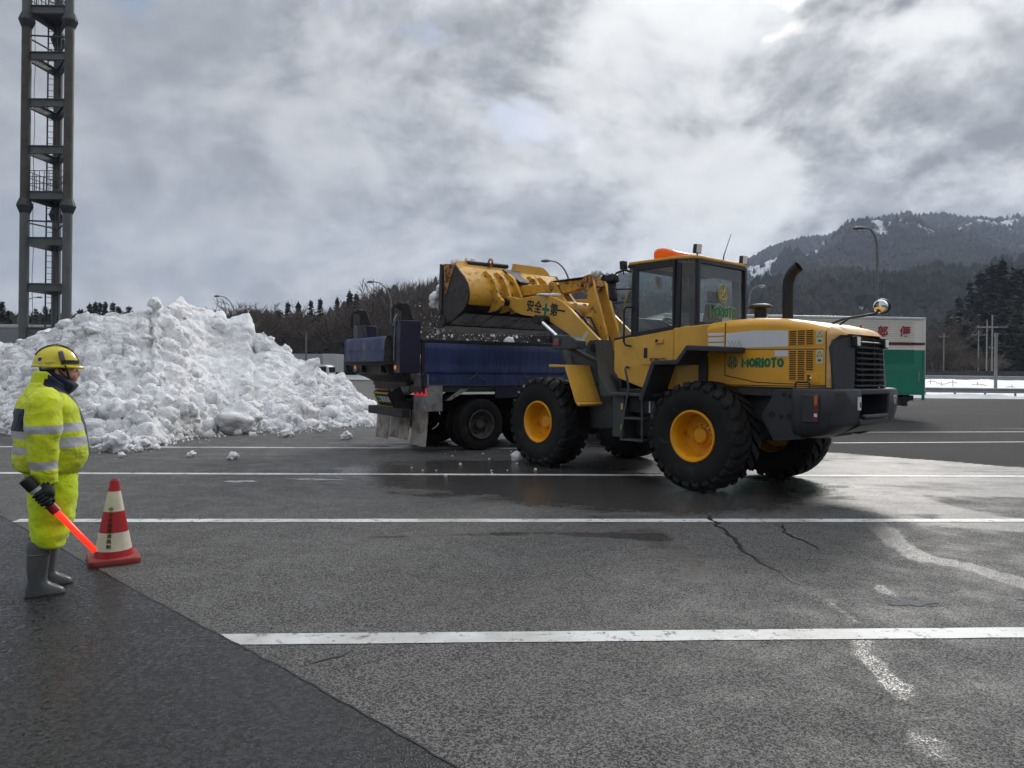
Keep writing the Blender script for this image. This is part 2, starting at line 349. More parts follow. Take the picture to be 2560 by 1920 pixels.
def asphalt(name, dark, light, stone, fresh=False):
    m = bpy.data.materials.new(name); m.use_nodes = True; n = NT(m.node_tree)
    co = n.n('ShaderNodeNewGeometry').outputs['Position']
    A = lambda s_: n.n('ShaderNodeAttribute', attribute_name=s_).outputs['Fac']
    cell = n.voro(co, stone, 'F1'); cellc = n.voro(co, stone, 'F1', 'Color')
    big = n.noise(co, .35, 6, .6); md = n.noise(co, 2.6, 5, .6); grit = n.noise(co, stone * .45, 3, .65)
    stonev = n.sep(cellc)[0]
    c = n.mix(n.ss(n.math('ADD', n.math('MULTIPLY', stonev, .55), n.math('MULTIPLY', grit, .45)), .32, .72), dark, light)
    c = n.mix(n.ss(big, .35, .68, 0.0, .6), c, n.vmath('MULTIPLY', c, (.72, .70, .675)))
    rough = n.lerp(n.ss(md, .35, .7), .76, .54)
    h = n.math('MULTIPLY', n.ss(cell, .0, .62, 1.0, 0.0), 1.0)
    if fresh:
        rough = n.lerp(n.ss(n.noise(co, .8, 5, .65), .38, .66), .40, .60)
        bs, bd = .55, .007
        wl = n.ss(n.noise(co, 34.0, 3, .6), .50, .60)                    # water standing between the stones
        rough = n.lerp(wl, rough, .16); h = n.math('MULTIPLY', h, n.math('SUBTRACT', 1.0, n.math('MULTIPLY', wl, .75)))
        spec = .30
    else:
        wob = n.math('MULTIPLY', n.math('SUBTRACT', n.noise(n.mapping(co, (1, 1.7, 1), rot=(0, 0, .5)), 1.5, 8, .72), .5), 1.7)
        gl = n.ss(n.math('ADD', A('glint'), wob), .28, .62); dm = n.ss(n.math('ADD', A('damp'), n.math('MULTIPLY', wob, .8)), .22, .62)
        zo = A('zone')
        c = n.mix(n.math('MULTIPLY', zo, .6), c, (.026, .027, .029))
        tw = n.ss(n.noise(co, 75.0, 3, .7), .38, .62)                    # film broken up by the stones
        brk = n.ss(n.noise(n.mapping(co, (.35, 1.9, 1), rot=(0, 0, -.12)), 1.0, 7, .66, .4), .34, .53)
        gf = n.math('MULTIPLY', n.math('MULTIPLY', gl, n.math('ADD', .40, n.math('MULTIPLY', tw, .60))), n.lerp(n.ss(n.sep(co)[1], 7.0, 9.5), 1.0, n.math('ADD', .40, n.math('MULTIPLY', brk, .60))))
        c = n.mix(n.math('MAXIMUM', n.math('MULTIPLY', dm, .6), n.math('MULTIPLY', gl, .35)), c, (.024, .0225, .021))
        rough = n.lerp(zo, rough, .9); rough = n.lerp(gf, rough, .40); rough = n.lerp(dm, rough, .2)
        # streaks of slush water in the far lot
        st = n.ss(n.noise(n.mapping(co, (.07, .9, 1), rot=(0, 0, -.06)), 1.0, 5, .6, .3), .60, .68)
        st = n.math('MULTIPLY', st, n.ss(n.sep(co)[1], 14.0, 20.0)); rough = n.lerp(st, rough, .5); c = n.mix(n.math('MULTIPLY', st, .35), c, (.12, .12, .12))
        bs, bd = .6, .006
        h = n.math('MULTIPLY', h, n.math('ADD', n.lerp(dm, 1.0, .25), n.math('MULTIPLY', gf, 1.3))); spec = n.lerp(gf, n.lerp(zo, .26, .10), 1.0)
    b = n.n('ShaderNodeBsdfPrincipled', ins={'Base Color': c, 'Roughness': rough, 'Specular IOR Level': spec})
    n.set(b.inputs['Normal'], n.bump(n.math('ADD', h, n.math('MULTIPLY', md, .4)), bs, bd))
    n.n('ShaderNodeOutputMaterial', ins={'Surface': b.outputs[0]})
    return m
me.materials.append(asphalt('asphalt', (.022, .0218, .0215), (.165, .162, .156), 120.0))
go = bpy.data.objects.new('asphalt_ground', me); col.objects.link(go); tag(go, kind='structure')

# darker new asphalt in the foreground, with a ragged cut edge
edge = [(-330, 930), (0, 1114), (120, 1180), (250, 1254), (370, 1318), (500, 1388), (620, 1450), (740, 1520), (860, 1588), (985, 1660), (1150, 1760)]
ep = [g2(*p) for p in edge]; poly = []
for a, b in zip(ep[:-1], ep[1:]):
    L = max(2, int((b - a).length / .03))
    for k in range(L):
        p = a.lerp(b, k / L); o = mnoise.fractal(p * 6.0, 1.0, 2.0, 4) * .011; d = (b - a).normalized(); poly.append((p.x - d.y * o, p.y + d.x * o))
poly += [(1.2, -6), (-30, -6), (-30, ep[0].y)]
mb = MB(); mb.add([(x, y, .006) for x, y in poly], [list(range(len(poly)))])
mb.build('asphalt_patch', asphalt('fresh_asphalt', (.006, .0062, .0066), (.036, .037, .038), 75.0, True), smooth=0); o = bpy.data.objects['asphalt_patch']; tag(o, kind='structure')
o.data.flip_normals() if o.data.polygons[0].normal.z < 0 else None
mb = MB()                                                               # open seam along the cut
pp = poly[:-3]
for i in range(len(pp) - 1):
    (x1, y1), (x2, y2) = pp[i], pp[i + 1]; wd = .012 + .02 * max(0, mnoise.noise(Vector((x1 * 2.3, y1 * 2.3, 0))))
    d = Vector((x2 - x1, y2 - y1, 0)).normalized(); nx_, ny_ = d.y * wd, -d.x * wd
    mb.add([(x1 - .3 * nx_, y1 - .3 * ny_, .009), (x2 - .3 * nx_, y2 - .3 * ny_, .009), (x2 + .4 * nx_, y2 + .4 * ny_, .009), (x1 + .4 * nx_, y1 + .4 * ny_, .009)], [(0, 1, 2, 3)])
tag(mb.build('seam', pbr('seam_tar', (.008, .008, .009), .25, rvar=.2), smooth=0), kind='structure')

# painted bay lines
def paint_mat():
    m = bpy.data.materials.new('road_paint'); m.use_nodes = True; n = NT(m.node_tree)
    co = n.n('ShaderNodeNewGeometry').outputs['Position']
    wn = n.ss(n.noise(co, 9.0, 8, .75), .545, .61); fl = n.ss(n.noise(n.mapping(co, (3, 30, 1)), 1.0, 6, .7), .64, .72)
    c = n.mix(n.noise(co, 3.0, 5), (.50, .51, .50), (.66, .67, .66))
    c = n.mix(n.math('MULTIPLY', n.ss(n.noise(co, .9, 6, .65), .42, .68), .7), c, (.27, .26, .245))
    c = n.mix(n.math('MAXIMUM', n.math('MULTIPLY', wn, .75), fl), c, (.06, .06, .058))
    b = n.n('ShaderNodeBsdfPrincipled', ins={'Base Color': c, 'Roughness': .55})
    n.set(b.inputs['Normal'], n.bump(n.voro(co, 90.0), .35, .003)); n.n('ShaderNodeOutputMaterial', ins={'Surface': b.outputs[0]}); return m
PM = paint_mat()
lines = [((497, 1382), (2700, 1362.5), .17, (486, 1372)), ((34, 1125), (2900, 1124.5), .16, None), ((-500, 1020.5), (2900, 1031.5), .15, None), ((-600, 963.5), (1250, 969), .15, None),
         ((1800, 957), (2900, 951), .10, None), ((1840, 934), (3000, 931), .10, None)]
for a, b, wd, _ in lines:
    p, q = g2(*a), g2(*b); d = (q - p).normalized(); nrm = Vector((-d.y, d.x, 0)) * wd / 2; L = (q - p).length; n_ = int(L / .25)
    mb = MB(); tv = []
    for i in range(n_ + 1):
        c = p.lerp(q, i / n_); e1 = mnoise.noise(c * 5) * .008; e2 = mnoise.noise(c * 5 + Vector((9, 9, 9))) * .008
        s0 = (-.10 if i == 0 and _ else 0)
        tv += [c + nrm + nrm.normalized() * e1 + d * s0, c - nrm + nrm.normalized() * e2]
    mb.add([(v.x, v.y, .004) for v in tv], [(2 * i, 2 * i + 1, 2 * i + 3, 2 * i + 2) for i in range(n_)])
    tag(mb.build('bay_line', PM, smooth=0), kind='structure')

# cracks and a puddle
CR = pbr('crack_dark', (.012, .011, .010), .4)
for pts, wd in (([(1525, 1112), (1548, 1130), (1560, 1142), (1590, 1168), (1600, 1190), (1640, 1215), (1690, 1238), (1720, 1258), (1748, 1276)], .026), ([(1690, 1130), (1698, 1152), (1740, 1172), (1778, 1192)], .018), ([(634, 1447), (690, 1430), (760, 1408), (800, 1396)], .012)):
    P = [g2(*p) for p in pts]; Q = []
    for a, b in zip(P[:-1], P[1:]):
        n_ = max(3, int((b - a).length / .035))
        for k in range(n_):
            p = a.lerp(b, k / n_); o = Vector((mnoise.noise(p * 7), mnoise.noise(p * 7 + Vector((5, 3, 1))), 0)) * .05; Q.append(p + o)
    mb = MB(); tv = []
    for i, p in enumerate(Q):
        f = min(1, i / 6, (len(Q) - 1 - i) / 6); ww = wd * f * (.45 + .9 * abs(mnoise.noise(p * 9))) ; d = (Q[min(i + 1, len(Q) - 1)] - Q[max(i - 1, 0)]).normalized()
        tv += [(p.x - d.y * ww, p.y + d.x * ww, .0045), (p.x + d.y * ww, p.y - d.x * ww, .0045)]
    mb.add(tv, [(2 * i, 2 * i + 1, 2 * i + 3, 2 * i + 2) for i in range(len(Q) - 1)])
    tag(mb.build('crack', CR, smooth=0), kind='structure')
WATER = pbr('puddle_water', (.04, .04, .04), .03, rvar=.02, spec=1.0, ior=1.6)
for px_, py_, rx, ry in ((1967, 1305, .13, .06), (2290, 1300, .2, .06), (520, 1040, .25, .08), (690, 1036, .4, .06)):
    c = g2(px_, py_); mb = MB()
    ring = []
    for k in range(40):
        t_ = 2 * math.pi * k / 40; q = 1 + .95 * mnoise.fractal(Vector((math.cos(t_) * 1.3 + px_, math.sin(t_) * 1.3, 2)), 1, 2, 4)
        ring.append((c.x + rx * q * math.cos(t_), c.y + ry * q * math.sin(t_), .0035))
    mb.add(ring, [list(range(40))]); tag(mb.build('puddle', WATER, smooth=0), kind='structure')
# ================================================================== wheel loader
YEL = pbr('loader_yellow', (.62, .345, .048), .42, var=.10, vs_=2.0, bump=.002, bs=40, dirt=((.20, .13, .06), .62, 4.0), coat=.1)
ORA = pbr('hood_yellow', (.66, .325, .012), .36, var=.07, vs_=1.5, bump=.001, bs=30, dirt=((.30, .17, .05), .66, 3.0), coat=.15)
WORN = pbr('worn_yellow', (.60, .32, .035), .48, var=.2, vs_=3.0, bump=.004, bs=25, dirt=((.085, .035, .018), .535, 6.5))
RUST = pbr('rusty_yellow', (.42, .21, .04), .6, var=.25, vs_=4.0, bump=.005, bs=30, dirt=((.10, .032, .014), .47, 9.0))
STEEL = pbr('bucket_steel', (.030, .022, .020), .45, metal=.3, var=.4, vs_=4, bump=.004, bs=30, dirt=((.05, .022, .014), .55, 5))
DKG = pbr('dark_grey_paint', (.030, .032, .037), .5, var=.15, vs_=3, bump=.002, bs=60, dirt=((.075, .065, .055), .66, 4))
BLK = pbr('black_plastic', (.012, .012, .013), .5, var=.2, bump=.001, bs=120)
GREY = pbr('frame_grey', (.050, .056, .058), .55, var=.2, vs_=3, bump=.003, bs=40, dirt=((.12, .10, .08), .62, 3.5))
NAVY = pbr('cab_frame', (.011, .012, .018), .38, var=.15)
TYRE = pbr('tyre_rubber', (.008, .008, .008), .66, spec=.3, var=.25, vs_=6, bump=.006, bs=45, dirt=((.035, .033, .030), .56, 5))
RIM = pbr('rim_orange', (.74, .32, .006), .38, var=.10, vs_=4, dirt=((.16, .065, .02), .62, 6), coat=.1)
WHITE = pbr('white_vinyl', (.62, .63, .66), .4, var=.05)
GREEN = pbr('sign_green', (.004, .14, .055), .4, var=.05)
GOLD = pbr('sign_outline', (.42, .38, .17), .45, var=.05)
CHROME = pbr('chrome_rod', (.75, .76, .78), .16, metal=1.0, var=.05)
LENS_R = pbr('lens_red', (.20, .010, .014), .15, var=.1, coat=.5); LENS_O = pbr('lens_orange', (.50, .12, .012), .15, var=.1, coat=.5); LENS_C = pbr('lens_clear', (.75, .72, .66), .12, var=.1, coat=.6)
CGL = glass('cab_glass', (.80, .88, .86), .01, .84)
SNOW_S = None
LA, LD = R_(49), R_(2.5)
loader = thing('wheel_loader', 'yellow wheel loader with raised bucket tipping snow into the blue dump truck', 'wheel loader', (2.365, 11.6, 0), math.pi - LA)
FM = Matrix.Rotation(-LD, 4, 'Z')                                       # front half, turned slightly at the centre joint
WB, TR_ = 1.52, .742

# ---- wheels: rim mesh with its tyre and hub as sub-parts
def tyre_mb():
    mb = MB(); R, w = TR_, .27
    prof = [(.335, -w * .86), (.40, -w * .97), (.50, -w * 1.03), (.58, -w * 1.03), (.645, -w * .98), (.69, -w * .86), (.700, -w * .5), (.703, 0), (.700, w * .5), (.69, w * .86), (.645, w * .98), (.58, w * 1.03), (.50, w * 1.03), (.40, w * .97), (.335, w * .86)]
    mb.lathe(prof, ax='y', n=64)
    NL = 26
    for k in range(NL):
        for sg in (-1, 1):
            t0 = 2 * math.pi * (k + (.5 if sg > 0 else 0)) / NL
            ang = 2 * math.pi / NL * .30
            def P(y, da, r): return (r * math.sin(t0 + da), y, r * math.cos(t0 + da))
            secs = [(.015 * sg, .16, R), (.10 * sg, .05, R), (.20 * sg, -.05, R * .995), (.262 * sg, -.09, R * .972), (.284 * sg, -.10, R * .90)]
            rings = []
            for y, sk, r in secs:
                inn = .675 if abs(y) < .25 else (.655 if abs(y) < .275 else .62)
                yi = y if abs(y) < .27 else y * .955
                rings.append([P(y, sk - ang, r), P(y, sk + ang, r), P(yi, sk + ang * 1.15, inn), P(yi, sk - ang * 1.15, inn)])
            mb.loft(rings)
    return mb
def rim_mb():
    mb = MB()
    mb.lathe([(.335, -.235), (.345, -.245), (.345, .225), (.352, .245), (.345, .262), (.325, .262), (.318, .245), (.300, .225), (.292, .16), (.285, .0), (.275, -.02), (.14, -.03), (.0001, -.03)], ax='y', n=48)
    mb.lathe([(.30, .208), (.312, .214), (.30, .222)], ax='y', n=48)
    return mb
def hub_mb():
    mb = MB(); mb.lathe([(.165, -.03), (.165, .0), (.11, .015), (.105, .07), (.085, .085), (.0001, .088)], ax='y', n=28)
    for k in range(12):
        t_ = 2 * math.pi * k / 12; mb.lathe([(.014, 0), (.014, .026), (.009, .032), (.0001, .032)], c=(.138 * math.sin(t_), 0, .138 * math.cos(t_)), ax='y', n=8)
    return mb
tm, rm, hm = tyre_mb(), rim_mb(), hub_mb()
first = {}
def wheel(x, y, M, spin):
    if not first:
        r = rm.build('wheel', RIM, loader, smooth=40); t_ = tm.build('tyre', TYRE, r, smooth=35); h = hm.build('hub', RIM, r, smooth=35); first['w'] = r
    else: r = copy_tree(first['w'], loader)
    p = M @ Vector((x, y, TR_)) if M else Vector((x, y, TR_))
    rz = (-LD if M else 0) + (0 if y > 0 else math.pi)
    r.location = p; r.rotation_euler = (0, spin, rz); r.rotation_mode = 'XYZ'
for x, M, sp in ((-WB, None, .1), (WB, FM, .37)):
    wheel(x, 1.005, M, sp); wheel(x, -1.005, M, sp + .2)
mb = MB(); mb.tube([(-WB, -.95, .735), (-WB, -.25, .735), (-WB, 0, .735), (-WB, .25, .735), (-WB, .95, .735)], [.15, .16, .27, .16, .15], 14); mb.build('rear_axle', GREY, loader)
mb = MB(FM); mb.tube([(WB, -.95, .735), (WB, -.25, .735), (WB, 0, .735), (WB, .25, .735), (WB, .95, .735)], [.15, .16, .27, .16, .15], 14); mb.build('front_axle', GREY, loader)

# ---- rear chassis
mb = MB()
for s in (-1, 1):
    mb.prism([(.35, .62), (.35, 1.05), (-.3, 1.30), (-1.3, 1.42), (-2.9, 1.42), (-2.9, .85), (-2.3, .80), (-2.0, 1.0), (-1.1, 1.0), (-.75, .6)], s * .42, s * .50)
    mb.bb(-2.95, -1.35, s * .52, s * .70, 1.30, 1.425)
mb.bb(-2.9, .1, -.42, .42, .78, 1.25); mb.cyl((.05, 0, .55), (.05, 0, 1.35), .12)
mb.build('rear_frame', GREY, loader, bevel=.008)
mb = MB(); mb.bb(-.85, .05, -.90, .90, .98, 1.335); mb.bb(-.80, .02, -.75, .75, .62, 1.0); mb.build('floor_frame', BLK, loader, bevel=.01)
for s in (1, -1):
    mb = MB(); mb.prism([(-2.28, 1.04), (-2.48, 1.385), (-2.82, 1.40), (-2.82, .78), (-2.46, .73)], s * .70, s * .83)
    pl = mb.build('side_plate', DKG, loader, bevel=.006)
    for x, z, r in ((-2.60, 1.33, .03), (-2.70, 1.31, .04), (-2.44, 1.07, .038), (-2.56, 1.05, .024), (-2.68, 1.06, .04)):
        mb = MB(); mb.lathe([(r, .0), (r, .008), (r * .8, .010), (r * .75, .002), (.0001, .002)], c=(x, s * .831, z), ax='y', n=16); mb.build('bolt_recess', BLK, pl)
# counterweight: two cheeks, top and bottom rails round an open hitch box
mb = MB()
for s in (1, -1):
    def ring(z, xr, yo, yi, xi=0.0): return [(-2.72 + xi, s * yi, z), (-2.72 + xi, s * (yo - .02), z), (-2.78, s * yo, z), (xr + .22, s * yo, z), (xr + .12, s * (yo - .03), z), (xr + .04, s * (yo - .12), z), (xr, s * (yo - .30), z), (xr, s * yi, z)]
    mb.loft([ring(.80, -3.0, .80, .40), ring(.86, -3.15, .87, .40), ring(.98, -3.33, .90, .40), ring(1.2, -3.375, .90, .40), ring(1.39, -3.375, .90, .40), ring(1.42, -3.355, .88, .40)])
mb.bb(-3.375, -3.05, -.42, .42, 1.345, 1.415); mb.prism([(-3.37, 1.05), (-3.37, .97), (-3.15, .86), (-2.72, .80), (-2.72, 1.05)], -.42, .42); mb.bb(-3.0, -2.72, -.42, .42, 1.0, 1.40)
mb.bb(-3.40, -3.34, -.34, .36, 1.05, 1.10)
mb.build('counterweight', DKG, loader, bevel=.018)
for s in (1, -1):
    mb = MB(); mb.bb(-2.87, -3.09, s * .895, s * .93, 1.0, 1.345); lid = mb.build('lamp_housing', DKG, loader, bevel=.012)
    for z0, z1, m in ((1.22, 1.33, LENS_O), (1.12, 1.215, LENS_R), (1.075, 1.115, LENS_C), (1.02, 1.07, LENS_R)):
        mb = MB(); mb.bb(-3.035, -3.075, s * .922, s * .938, z0, z1); mb.build('tail_lamp', m, lid, bevel=.004)
    mb = MB(); mb.tube([(-2.76, s * .86, 1.41), (-2.76, s * .86, 1.475), (-2.78, s * .86, 1.49), (-2.92, s * .86, 1.49), (-2.94, s * .86, 1.475), (-2.94, s * .86, 1.41)], .011, 8); mb.build('grab_handle', BLK, loader)
mb = MB(); mb.bb(-3.377, -3.385, .44, .53, 1.16, 1.32); pl = mb.build('number_plate', WHITE, loader)
text('plate_digit', '8', .10, BLK, pl, (-3.387, .47, 1.22), (0, -1, 0), (0, 0, 1), sx=.6)
mb = MB()
tri = [Vector((0, -.535, 1.33)), Vector((0, -.64, 1.33)), Vector((0, -.585, 1.20))]
cen = sum(tri, Vector()) / 3; inn = [cen + (p - cen) * .55 for p in tri]
mb.add([(-3.378, p.y, p.z) for p in tri] + [(-3.378, p.y, p.z) for p in inn], [(0, 1, 4, 3), (1, 2, 5, 4), (2, 0, 3, 5)]); mb.build('warning_triangle', WHITE, loader)

# ---- engine hood
def hsec(x, hw, top, bot, rad=.115, sl=.0):
    pts = []; n = 6
    pts.append((x, hw, bot))
    for k in range(n + 1):
        a = math.pi / 2 * k / n; pts.append((x, hw - rad * 1.6 + rad * 1.6 * math.cos(a) - sl * 0, top - rad + rad * math.sin(a)))
    return pts + [(p[0], -p[1], p[2]) for p in pts[::-1]]
mb = MB()
mb.loft([hsec(-1.385, .72, 2.27, 1.42, .11), hsec(-1.40, .745, 2.30, 1.42, .13), hsec(-1.70, .75, 2.325, 1.42), hsec(-2.1, .75, 2.335, 1.42), hsec(-2.45, .75, 2.315, 1.42), hsec(-2.8, .75, 2.26, 1.42), hsec(-3.085, .75, 2.185, 1.43)])
hood = mb.build('engine_hood', ORA, loader, smooth=32)
mb = MB()
mb.loft([hsec(-3.09, .748, 2.183, 1.43), hsec(-3.14, .735, 2.16, 1.43, .12), hsec(-3.19, .62, 2.125, 1.43, .06), hsec(-3.225, .50, 2.095, 1.43, .04)], cap=False)
tailc = mb.build('hood_tail', pbr('faded_yellow', (.60, .35, .13), .5, var=.15, vs_=5, dirt=((.12, .055, .02), .66, 9)), loader, smooth=32)
for s in (1, -1):
    mb = MB(); mb.add([(-3.125, s * .755, 1.92), (-3.20, s * .755, 1.42), (-3.30, s * .44, 1.42), (-3.285, s * .40, 2.07), (-3.22, s * .64, 2.075), (-3.16, s * .745, 2.0)], [(0, 1, 2, 3, 4, 5)])
    mb.add([(-3.10, s * .70, 1.92), (-3.15, s * .70, 1.42), (-3.25, s * .42, 1.42), (-3.23, s * .39, 2.06), (-3.18, s * .60, 2.07), (-3.12, s * .70, 2.0)], [(5, 4, 3, 2, 1, 0)])
    for i in range(6): j = (i + 1) % 6; mb.f.append([i, j, 6 + j, 6 + i]); mb.m.append(0)
    mb.build('grille_cheek', DKG, loader, smooth=20)
    mb = MB(); mb.bb(-3.27, -3.335, s * .415 - .055, s * .415 + .055, 1.93, 2.065); lp = mb.build('rear_lamp', BLK, loader, bevel=.012)
    mb = MB(); mb.bb(-3.334, -3.342, s * .415 - .042, s * .415 + .042, 1.945, 2.05); mb.build('lamp_glass', LENS_C, lp, bevel=.003)
mb = MB(); mb.add([(-3.235, .42, 1.42), (-3.235, -.42, 1.42), (-3.225, -.38, 2.06), (-3.225, .38, 2.06)], [(0, 1, 2, 3)])
mb.build('grille_back', pbr('grille_dark', (.004, .004, .004), .9), loader)
for k in range(9):
    f = k / 8; z = 1.455 + f * .545; hw = .405 - .05 * f; mb = MB(); mb.box((-3.295 + .015 * f, 0, z), (.05, hw * 2, .016), (0, -.35, 0)); mb.build('grille_slat', DKG, loader, bevel=.003)
for y in (-.19, .17):
    mb = MB(); mb.hexa([(-3.28, y - .008, 1.43), (-3.27, y - .008, 2.05), (-3.28, y + .008, 1.43), (-3.27, y + .008, 2.05), (-3.25, y - .008, 1.43), (-3.24, y - .008, 2.05), (-3.25, y + .008, 1.43), (-3.24, y + .008, 2.05)]); mb.build('grille_divider', DKG, loader)
mb = MB()
for s in (1, -1):                                                       # panel joints
    for pts in ([(-1.69, 2.28), (-1.69, 1.56), (-2.16, 1.475), (-3.09, 1.455)], [(-1.69, 1.915), (-3.06, 1.90)], [(-3.088, 2.12), (-3.088, 1.44)], [(-1.40, 1.43), (-3.09, 1.44)]):
        for a, b in zip(pts[:-1], pts[1:]): mb.cyl((a[0], s * .7495, a[1]), (b[0], s * .7495, b[1]), .006, n=5)
mb.build('panel_joints', BLK, hood)
mb = MB(); mb.prism([(-1.705, 2.135), (-2.1, 2.155), (-2.45, 2.15), (-2.60, 2.14), (-2.60, 1.94), (-1.705, 1.93)], .7515, .7545); wb_ = mb.build('white_panel', WHITE, hood)
text('panel_letters', 'WA', .13, pbr('faint_grey', (.47, .48, .50), .5), wb_, (-1.84, .757, 1.985), (-1, 0, 0), (0, 0, 1), bold=.003, ext=.0005)
for z0, z1 in ((2.10, 2.14), (2.02, 2.08), (1.935, 2.0)):
    mb = MB(); mb.bb(-1.42, -1.665, .7515 - .006, .7545, z0, z1); mb.build('white_stripe', WHITE, hood, bevel=.004)
mb = MB(); mb.bb(-2.42, -2.60, .7515, .7535, 1.815, 1.89); mb.build('name_plate', WHITE, hood)
def louvre(x0, x1, z0, z1, n):
    mb = MB(); mb.bb(x0, x1, .7505, .7525, z0, z1); bk = mb.build('vent', pbr('vent_dark', (.010, .007, .004), .8), hood)
    mb = MB()
    for k in range(n + 1): z = z0 + (z1 - z0) * k / n; mb.box(((x0 + x1) / 2, .757, z), (abs(x1 - x0), .008, .0055), (.5, 0, 0))
    for x in (x0, x1): mb.bb(x - .004, x + .004, .7525, .760, z0, z1)
    mb.build('vent_slats', ORA, bk)
for i, x in enumerate((-2.615, -2.725, -2.835)):
    louvre(x, x - .10, 1.955, 2.14, 8); louvre(x, x - .10, 1.515 if i < 2 else 1.635, 1.885, 16 if i < 2 else 11)
STK = pbr('sticker_cream', (.55, .50, .33), .45, var=.08); STKL = pbr('sticker_ink', (.05, .05, .04), .5)
for z0, z1 in ((1.96, 2.13), (1.72, 1.895)):
    mb = MB(); mb.bb(-2.965, -3.055, .7515, .7535, z0, z1); st = mb.build('warning_sticker', STK, hood)
    mb = MB(); zc_ = z1 - .05
    for a, b in (((-2.975, zc_ - .03), (-3.01, zc_ + .03)), ((-3.01, zc_ + .03), (-3.045, zc_ - .03)), ((-3.045, zc_ - .03), (-2.975, zc_ - .03))): mb.cyl((a[0], .754, a[1]), (b[0], .754, b[1]), .003, n=4)
    mb.build('sticker_triangle', STKL, st); mb = MB(); mb.bb(-2.99, -3.03, .7535, .7545, z0 + .03, z0 + .055); mb.build('sticker_print', STKL, st)
mb = MB(); mb.bb(-2.845, -3.015, .7505, .756, 1.485, 1.60); hd = mb.build('latch_frame', ORA, hood, bevel=.006)
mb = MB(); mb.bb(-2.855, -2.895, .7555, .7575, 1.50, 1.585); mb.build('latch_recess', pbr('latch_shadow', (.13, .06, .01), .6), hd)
mb = MB(); mb.lathe([(.018, 0), (.016, .006), (.0001, .008)], c=(-2.905, .757, 1.54), ax='y', n=14); mb.build('lock', CHROME, hd)
def logo(name, par, c, xd, rx, rz, m, thick=.004, line=.008):
    """ring with a forked stem standing on a small ring"""
    xd = Vector(xd); c = Vector(c); zu = Vector((0, 0, 1)); mb = MB()
    def loop(cx, cz, a, b, r=line): mb.tube([c + xd * (cx + a * math.cos(t_)) + zu * (cz + b * math.sin(t_)) for t_ in np.linspace(0, 2 * math.pi, 25)], r, 6, False)
    loop(0, 0, rx, rz); loop(0, -.38 * rz, .30 * rx, .30 * rz, line * 1.3)
    for s in (-1, 1):
        mb.tube([c + xd * (s * .42 * rx) + zu * (.88 * rz), c + xd * (s * .14 * rx) + zu * (.05 * rz), c + xd * (s * .12 * rx) - zu * (.10 * rz)], line * 1.5, 6)
        mb.tube([c + xd * (s * .55 * rx) + zu * (.55 * rz), c + xd * (s * .66 * rx) - zu * (.25 * rz), c + xd * (s * .5 * rx) - zu * (.7 * rz)], line * 1.2, 6)
    return mb.build(name, m, par)
logo('hood_emblem', hood, (-1.805, .752, 1.735), (-1, 0, 0), .072, .078, GREEN, line=.006)
bubble('hood_name', 'MORIOTO', .105, .585, .0185, GREEN, hood, (-2.25, .753, 1.735), (-1, 0, 0))
# exhaust, pre-cleaner, mirror
mb = MB(); P = [(-2.19, 0, 2.28), (-2.19, 0, 2.80), (-2.195, 0, 2.87), (-2.22, 0, 2.95), (-2.265, 0, 3.01), (-2.34, 0, 3.06)]
mb.tube(P, [.073, .073, .074, .075, .076, .078], 20, False); mb.tube(P, [.068] * 6, 20, False); mb.lathe([(.105, 0), (.10, .02), (.085, .02)], c=(-2.19, 0, 2.315), n=20); mb.build('exhaust_pipe', BLK, loader)
mb = MB(); mb.lathe([(.12, 0), (.12, .05), (.085, .06), (.085, .16), (.10, .17), (.165, .185), (.175, .205), (.15, .235), (.09, .25), (.0001, .25)], c=(-1.78, 0, 2.33), n=24); mb.build('air_precleaner', BLK, loader)
mc = Vector((-3.52, .22, 2.43)); mb = MB(); mb.tube([(-2.75, -.05, 2.25), (-3.0, .08, 2.31), (-3.36, .24, 2.33), (-3.46, .24, 2.345), mc], .016, 8); mb.tube([(-3.02, .25, 2.22), (-3.12, .20, 2.31)], .014, 8); arm = mb.build('mirror_arm', DKG, loader)
nrm = Vector((.45, .88, -.14)).normalized(); ux = nrm.cross(Vector((0, 0, 1))).normalized(); uz = ux.cross(nrm)
def disc(c, ux, uz, nrm, a, b, dome, n=28):
    rings = []
    for f, h in ((1.0, -.02), (1.04, .0), (1.0, .012), (.93, .014)): rings.append([c + ux * (a * f * math.cos(2 * math.pi * k / n)) + uz * (b * f * math.sin(2 * math.pi * k / n)) + nrm * h for k in range(n)])
    return rings
mb = MB(); mb.loft(disc(mc, ux, uz, nrm, .135, .092, 0)); mi_ = mb.build('mirror', BLK, arm)
mb = MB(); mb.loft([[mc + ux * (.128 * f * math.cos(2 * math.pi * k / 28)) + uz * (.086 * f * math.sin(2 * math.pi * k / 28)) + nrm * (.016 + .022 * (1 - f * f)) for k in range(28)] for f in (1, .8, .6, .4, .2, .02)]); mb.build('mirror_glass', pbr('mirror_silver', (.85, .86, .86), .02, metal=1.0, rvar=.01, var=.01), mi_, smooth=180)

